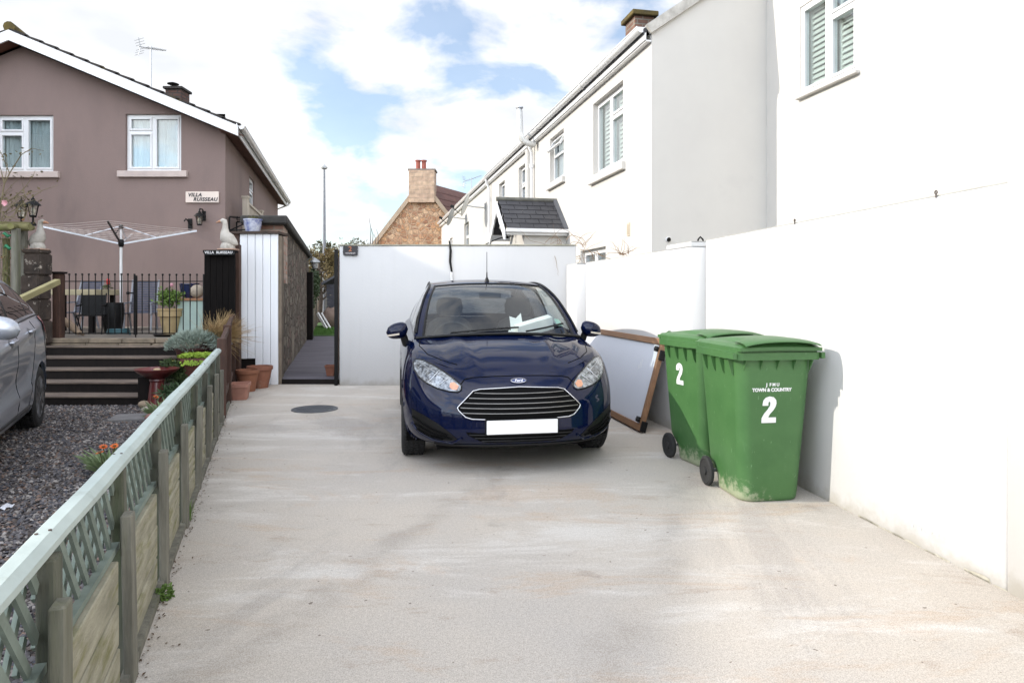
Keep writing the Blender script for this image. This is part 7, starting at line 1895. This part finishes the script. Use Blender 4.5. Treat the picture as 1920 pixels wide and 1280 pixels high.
# main grille
GR = [(-.295, .627), (0, .640), (.295, .627), (.345, .615), (.445, .520), (.462, .500), (.452, .480), (.405, .437), (.36, .424), (0, .413), (-.36, .424), (-.405, .437), (-.452, .480), (-.462, .500), (-.445, .520), (-.345, .615)]
gr = car.patch(GR, car.fr, .0025, 8, 4).build('grille', M_GRILLE, car.t, smooth=60)
g = MB(); car.line(GR, car.fr, .005, .0048, g, 5, 8, closed=True); g.build('grille_surround', M_CHROME, gr, smooth=60)
g = MB()
for k, (z, hw) in enumerate(((.600, .335), (.566, .375), (.533, .415), (.500, .438), (.466, .425))):
    sag = .006
    pts = [(x, z - sag * (1 - (x / hw) ** 2)) for x in [-hw + 2 * hw * i / 16 for i in range(17)]]; car.line(pts, car.fr, .010, .0038, g, 2, 6)
g.build('grille_bars', mat('grille_bar_chrome', (.26, .255, .25), (.2, .195, .19), rough=.3, metal=.8), gr, smooth=60)
# lower intake, fog recesses, splitter
LI = [(-.405, .330), (.405, .330), (.385, .305), (.30, .262), (.24, .252), (-.24, .252), (-.30, .262), (-.385, .305)]
li_ = car.patch(LI, car.fr, .003, 6, 5).build('lower_intake', M_GRILLE, car.t, smooth=60)
g = MB()
for z, hw in ((.311, .38), (.288, .34), (.268, .29)): car.line([(-hw + 2 * hw * i / 10, z) for i in range(11)], car.fr, .008, .005, g, 2, 6)
g.build('intake_bars', M_TRIM, li_, smooth=60)
for sg in (-1, 1):
    FG = [(.785, .462), (.70, .432), (.60, .382), (.52, .325), (.455, .268), (.50, .258), (.62, .268), (.72, .300), (.765, .345), (.785, .40)]
    po_ = [(sg * x, z) for x, z in FG]
    fo_ = car.patch(po_ if sg > 0 else po_[::-1], car.fr, .003, 6, 3).build('fog_recess', M_TRIM, car.t, smooth=60)
    g = MB()
    for a, b in (((.775, .405), (.53, .300)), ((.76, .355), (.50, .272)), ((.745, .320), (.56, .268))): car.line([(sg * a[0], a[1]), (sg * (a[0] + b[0]) / 2, (a[1] + b[1]) / 2 - .012), (sg * b[0], b[1])], car.fr, .008, .007, g, 6, 6)
    g.build('fog_slats', M_GRILLE, fo_, smooth=60)
    # headlight: dark surround, chrome bowls, clear cover
    HL = [(.425, .650), (.47, .690), (.54, .738), (.62, .782), (.695, .812), (.752, .815), (.772, .790), (.765, .745), (.735, .700), (.68, .660), (.60, .627), (.52, .610), (.455, .607), (.430, .622)]
    po_ = [(sg * x, z) for x, z in HL]
    hl = car.patch(po_ if sg > 0 else po_[::-1], car.fr, .0025, 8, 4).build('headlight', mat('reflector', (.52, .53, .55), (.07, .07, .075), scale=30, rough=.25, metal=.5, detail=2, coat=.0), car.t, smooth=60)
    g = MB(); car.line(po_, car.fr, .004, .0055, g, 4, 6, closed=True); g.build('lamp_seal', M_TRIM, hl, smooth=60)
    BW = [(.600, .742), (.640, .775), (.700, .795), (.742, .792), (.745, .755), (.715, .712), (.655, .690), (.608, .700)]
    g = MB(); p3 = [(sg * x, z) for x, z in BW]; car.patch(p3 if sg > 0 else p3[::-1], car.fr, .0042, 5, 3, g); g.build('lamp_bowl', mat('dark_reflector', (.42, .43, .45), (.015, .015, .018), scale=42, rough=.15, metal=.8, detail=1), hl, smooth=60)
    g = MB()
    for a, b in (((.52, .700), (.60, .640)), ((.585, .745), (.660, .668)), ((.50, .676), (.735, .800))): car.line([(sg * a[0], a[1]), (sg * (a[0] + b[0]) / 2, (a[1] + b[1]) / 2), (sg * b[0], b[1])], car.fr, .005, .0035, g, 5, 6)
    g.build('lamp_trim', M_CHROME, hl, smooth=60)
    OR = [(.445, .648), (.475, .672), (.505, .668), (.512, .640), (.495, .622), (.46, .622)]
    po2 = [(sg * x, z) for x, z in OR]
    car.patch(po2 if sg > 0 else po2[::-1], car.fr, .0045, 4, 3).build('indicator', mat('amber_lens', (.78, .36, .20), (.62, .24, .12), scale=30, rough=.2, coat=1.0), hl, smooth=60)
    g = MB(); car.patch(po_ if sg > 0 else po_[::-1], car.fr, .009, 6, 4, g); g.build('lamp_cover', MATS['lamp_glass'], hl, smooth=60)
# bonnet shut lines, swage and bumper seam
g = MB()
bl = [(-.43, .660), (-.40, .693), (-.34, .705), (-.2, .712), (0, .715), (.2, .712), (.34, .705), (.40, .693), (.43, .660)]
car.line(bl, car.fr, .0005, .0042, g, 6, 6)
for sg in (-1, 1):
    pts = [(sg * .44, .36), (sg * .56, .44), (sg * .66, .60), (sg * .715, .85), (sg * .70, 1.10)]
    car.line(pts, car.up, .0005, .0035, g, 8, 6)
g.build('shut_line', M_GRILLE, car.t, smooth=60)
for sg in (-1, 1):
    g = MB(); c = car.up(sg * .20, .99, .003); g.ball(c, (.014, .018, .008), 10); g.build('washer_jet', M_TRIM, car.t, smooth=60)
# oval badge with script
bd0 = car.fr(0, .680, .002); n_ = (car.fr(0, .680, 1) - car.fr(0, .680, 0)).normalized(); upv = (V((0, 0, 1)) - n_ * n_.z).normalized()
FRM = frame_mx(bd0, (1, 0, 0), upv)
g = MB(); g.prism([FRM @ V((.060 * math.cos(a), .0225 * math.sin(a), 0)) for a in [2 * math.pi * k / 40 for k in range(40)]], n_ * .006); bdg = g.build('badge', mat('badge_blue', (.015, .035, .14), rough=.2, coat=.8), car.t)
g = MB(); g.tube([FRM @ V((.058 * math.cos(a), .0212 * math.sin(a), .006)) for a in [2 * math.pi * k / 48 for k in range(49)]], .0032, 6); g.build('badge_ring', M_CHROME, bdg, smooth=60)
text_obj('badge_script', 'Ford', .030, mat('badge_white', (.8, .8, .82), rough=.3), bdg, FRM @ Matrix.Translation((0, .0, .0068)), world=False, offset=.0006, shear=.3, spacing=1.05, extrude=.0008)
# number plate, blank as in the photograph
pc = car.fr(0, .365, .0); yv = pc.y - .030
g = MB(); g.box((-.262, yv - .004, .320), (.262, yv + .006, .420)); npl = g.build('number_plate', M_PLATE, car.t, bevel=.003)
g = MB(); g.box((-.268, yv + .0062, .315), (.268, pc.y + .03, .425)); g.build('plate_holder', M_TRIM, npl)
# front skirt and lip
g = MB(); car.line([(x, .222) for x in [-.62 + 1.24 * i / 12 for i in range(13)]], car.fr, .004, .012, g, 3, 8); g.build('lip', M_TRIM, car.t, smooth=60)
for sg in (-1, 1):
    g = MB()
    pts = [(sg * .43, .300), (sg * .50, .250), (sg * .62, .262), (sg * .735, .310), (sg * .79, .365)]
    car.line([(x, z - .016) for x, z in pts], car.fr, .000, .011, g, 8, 8); g.build('bumper_swage', M_NAVY, car.t, smooth=70)
# wipers, aerial, mirrors, tax disc paper and clutter on the dash
def on_screen(u, v, off=.006):
    i = v * 56; i0 = int(i); j = (u + 1) / 2 * 24; j0 = int(j); G = car.G
    a = G[i0][j0].lerp(G[i0][min(24, j0 + 1)], j - j0); b = G[i0 + 1][j0].lerp(G[i0 + 1][min(24, j0 + 1)], j - j0); return a.lerp(b, i - i0) + V((0, -.7, .7)) * off * 1.4
for (u0, v0, u1, v1) in ((-.60, .012, .22, .034), (.30, .012, .84, .060)): g = MB(); g.tube([on_screen(u0 + (u1 - u0) * k / 12, v0 + (v1 - v0) * k / 12, .012) for k in range(13)], .009, 6); g.build('wiper', M_TRIM, car.t, smooth=60)
ab_ = car_top = None
b0 = crv(NAVY['C'], .345) + V((0, 0, .0)); g = MB(); g.lathe(b0, [(.028, -.01), (.020, .02), (.008, .045), (.006, .09), (.0035, .10), (.0028, .30)], 10); g.build('aerial', M_TRIM, car.t, smooth=60)
car.mirrors(1.30, 1.005, .80, .995, M_NAVY)
for sg in (-1, 1): g = MB(); g.tube([V((sg * (r_[10].x + .004), r_[10].y, r_[10].z + .006)) for r_ in car.S[1:56:2]], .010, 6); g.build('roof_trim', M_TRIM, car.t, smooth=60)
M_PAPER = mat('paper', (.72, .72, .70), (.66, .66, .64), rough=.8)
pp = thing('papers', 'white papers and a box lying on the dashboard of the navy car', 'paper', (0, 0, 0)); pp.location = PM[car.t.name] @ V((.30, 1.36, .955)); pp.rotation_euler = (0, 0, TH); PM[pp.name] = Matrix.Translation(pp.location) @ Matrix.Rotation(TH, 4, 'Z')
g = MB(); g.obox((.06, -.02, .075), (.17, .03, .045), (-.01, .05, .01), (-.012, -.01, .055)); g.build('box', M_PAPER, pp)
g = MB(); g.add([(-.20, -.06, .0), (.02, -.10, .0), (.05, .04, .03), (-.16, .08, .04)], [(0, 1, 2, 3)]); g.add([(-.14, .06, .02), (-.02, .05, .02), (-.04, .11, .20), (-.09, .10, .15), (-.15, .11, .17)], [(0, 1, 2, 3, 4)]); g.build('sheet', M_PAPER, pp)
st_ = MB(); q = [on_screen(.80 + .0 * k, .05, -.004) for k in range(1)]
st_.add([on_screen(.76, .055, -.004), on_screen(.84, .055, -.004), on_screen(.83, .085, -.004), on_screen(.755, .085, -.004)], [(0, 1, 2, 3)]); st_.build('permit', mat('permit_green', (.35, .55, .45), rough=.6), car.t)
g = MB(); c = on_screen(0, .255, -.05); g.obox(c + V((0, .03, -.02)), (.11, 0, 0), (0, .012, .004), (0, -.004, .03)); g.build('rear_view_mirror', M_DASH, car.t, bevel=.008)

# ---------------------------------------------------------------- the silver car cut by the left edge
def silv_side(y, f, h):
    if h < .10 or f < .07 or f > .90: return 0
    if .98 < y < 1.28 and f < .8: return 1
    if 1.36 < y < 2.30 or 2.40 < y < 3.10: return 1
    if 3.18 < y < 3.48 and f < .82: return 1
    return 2 if y < 3.48 else 0
def silv_crease(y, z):
    # a rising swage through the door handles and a hollow in the lower doors
    zc = .80 + .085 * (y - 1.0); a = .016 * math.exp(-((z - zc) / .035) ** 2) if 1.0 < y < 3.6 else 0
    zl = .36 + .05 * max(0, y - 1.2); b = .014 * math.exp(-((z - zl) / .05) ** 2) - .020 * math.exp(-((z - zl - .16) / .10) ** 2) if 1.2 < y < 2.9 else 0
    e = min(1, max(0, (y - .9) / .4)) * min(1, max(0, (3.7 - y) / .3))
    return (a + b) * e
SILV = dict(n=2.6, nr=3.4, D=.70, Dr=.42, flare=.024, arch=.345, wz=.31, rad=.305, wx=.865, wheels=(.80, 3.33), cowl=.95, tail=3.84, crown=.06, crease=silv_crease, tint=True,
    F=[i / 30 for i in range(28)] + [.925, .95, .975, .99, 1.0],
    W=[(0, .80), (.06, .828), (.15, .845), (.35, .842), (.55, .845), (.75, .842), (.88, .825), (.96, .80), (1, .775)],
    Y0=[(0, .14), (.06, .05), (.15, .01), (.4, .0), (.7, .05), (.9, .13), (1, .2)],
    YR=[(0, 3.88), (.2, 3.97), (.5, 4.0), (.8, 3.96), (1, 3.90)],
    ZT=[(0, .76), (.2, .78), (.6, .90), (1.0, .985), (1.6, 1.00), (2.4, 1.03), (3.2, 1.085), (4.0, 1.12)],
    ZB=[(0, .2), (.5, .19), (3.0, .2), (3.7, .24), (4.0, .28)],
    E=[(.76, .92, .985), (.72, 1.20, 1.14), (.66, 1.50, 1.30), (.61, 1.80, 1.42), (.59, 2.25, 1.475), (.58, 2.75, 1.475), (.575, 3.15, 1.445), (.59, 3.45, 1.38), (.63, 3.66, 1.27), (.69, 3.80, 1.16), (.72, 3.88, 1.09)],
    C=[(0, .72, 1.0), (0, 1.02, 1.165), (0, 1.34, 1.33), (0, 1.70, 1.455), (0, 2.2, 1.515), (0, 2.75, 1.52), (0, 3.2, 1.495), (0, 3.55, 1.435), (0, 3.76, 1.32), (0, 3.88, 1.19), (0, 3.94, 1.10)],
    screen=(.0, .30), rear=(.74, .95), sideglass=silv_side, gaps=(1.32, 2.35, 3.14))
TH2 = R(26)
SO = V((-4.72, 6.80, 0)) - Matrix.Rotation(TH2, 3, 'Z') @ V((.83, 3.33, 0)); SO.z = .012
car2 = Car('hatchback_car', 'silver grey hatchback parked on the gravel beside the garden steps', SO, TH2, SILV, M_SILVER)
car2.shell(); car2.glasshouse(); car2.under(); car2.wheels(M_DARKRIM, 7, w=.185, x=.850)
car2.seats((1.95, 2.9), 1.05, .94, -.36)
g = MB()
for (pts) in ([(1.22, .96), (1.20, .60), (1.24, .28), (1.35, .25)], [(2.33, 1.0), (2.33, .60), (2.30, .26), (1.30, .245)], [(3.12, 1.06), (3.10, .86), (2.98, .66), (2.86, .42), (2.78, .26), (2.30, .255)], [(3.52, 1.08), (3.60, .85), (3.68, .62)]):
    for sg in (-1, 1): car2.line(pts, lambda y, z, o: car2.sd(y, z, sg, o), .0, .0035, g, 6, 5)
g.build('shut_line', M_GRILLE, car2.t, smooth=60)
for y, z in ((2.12, .905), (2.92, .965)):
    for sg in (-1, 1):
        q = [car2.sd(y - .10 + .02 * k, z + .012 * k / 10, sg, .022) for k in range(11)]
        g = MB(); g.tube([q[0] - V((sg * .02, 0, 0))] + q + [q[-1] - V((sg * .02, 0, 0))], [.008] + [.013] * 11 + [.008], 8); hh = g.build('door_handle', M_SILVER, car2.t, smooth=60)
        po_ = [(y - .05 + .055 * math.cos(a), z + .038 * math.sin(a)) for a in [2 * math.pi * k / 14 for k in range(14)]]
        car2.patch(po_ if sg < 0 else po_[::-1], lambda a, b, o: car2.sd(a, b, sg, o), .002, 4, 1).build('handle_cup', mat('cup_grey', (.16, .165, .18), rough=.4), hh, smooth=60)
for sg in (-1, 1):
    TL = [(3.50, 1.085), (3.60, 1.10), (3.84, 1.11), (3.88, 1.0), (3.84, .86), (3.70, .86), (3.56, .98)]
    g = MB(); car2.patch(TL if sg < 0 else TL[::-1], lambda a, b, o: car2.sd(a, b, sg, o), .012, 5, 3, g); g.build('tail_light', mat('red_lens', (.42, .018, .025), (.30, .012, .02), rough=.15, coat=1.0), car2.t, smooth=60)
car2.mirrors(1.16, 1.075, .86, 1.06, M_SILVER, lamp=False, sc=1.15)
for sg in (-1, 1): g = MB(); g.tube([V((sg * (r_[0].x + .004), r_[0].y, r_[0].z + .012)) for r_ in car2.S[6:60:2]], .007, 6); g.build('belt_trim', M_TRIM, car2.t, smooth=60)
g = MB(); car2.line([(1.25 + .16 * k, .262 + .002 * k) for k in range(11)], lambda y, z, o: car2.sd(y, z, 1, o), .006, .012, g, 3, 6); g.build('sill_trim', M_TRIM, car2.t, smooth=60)
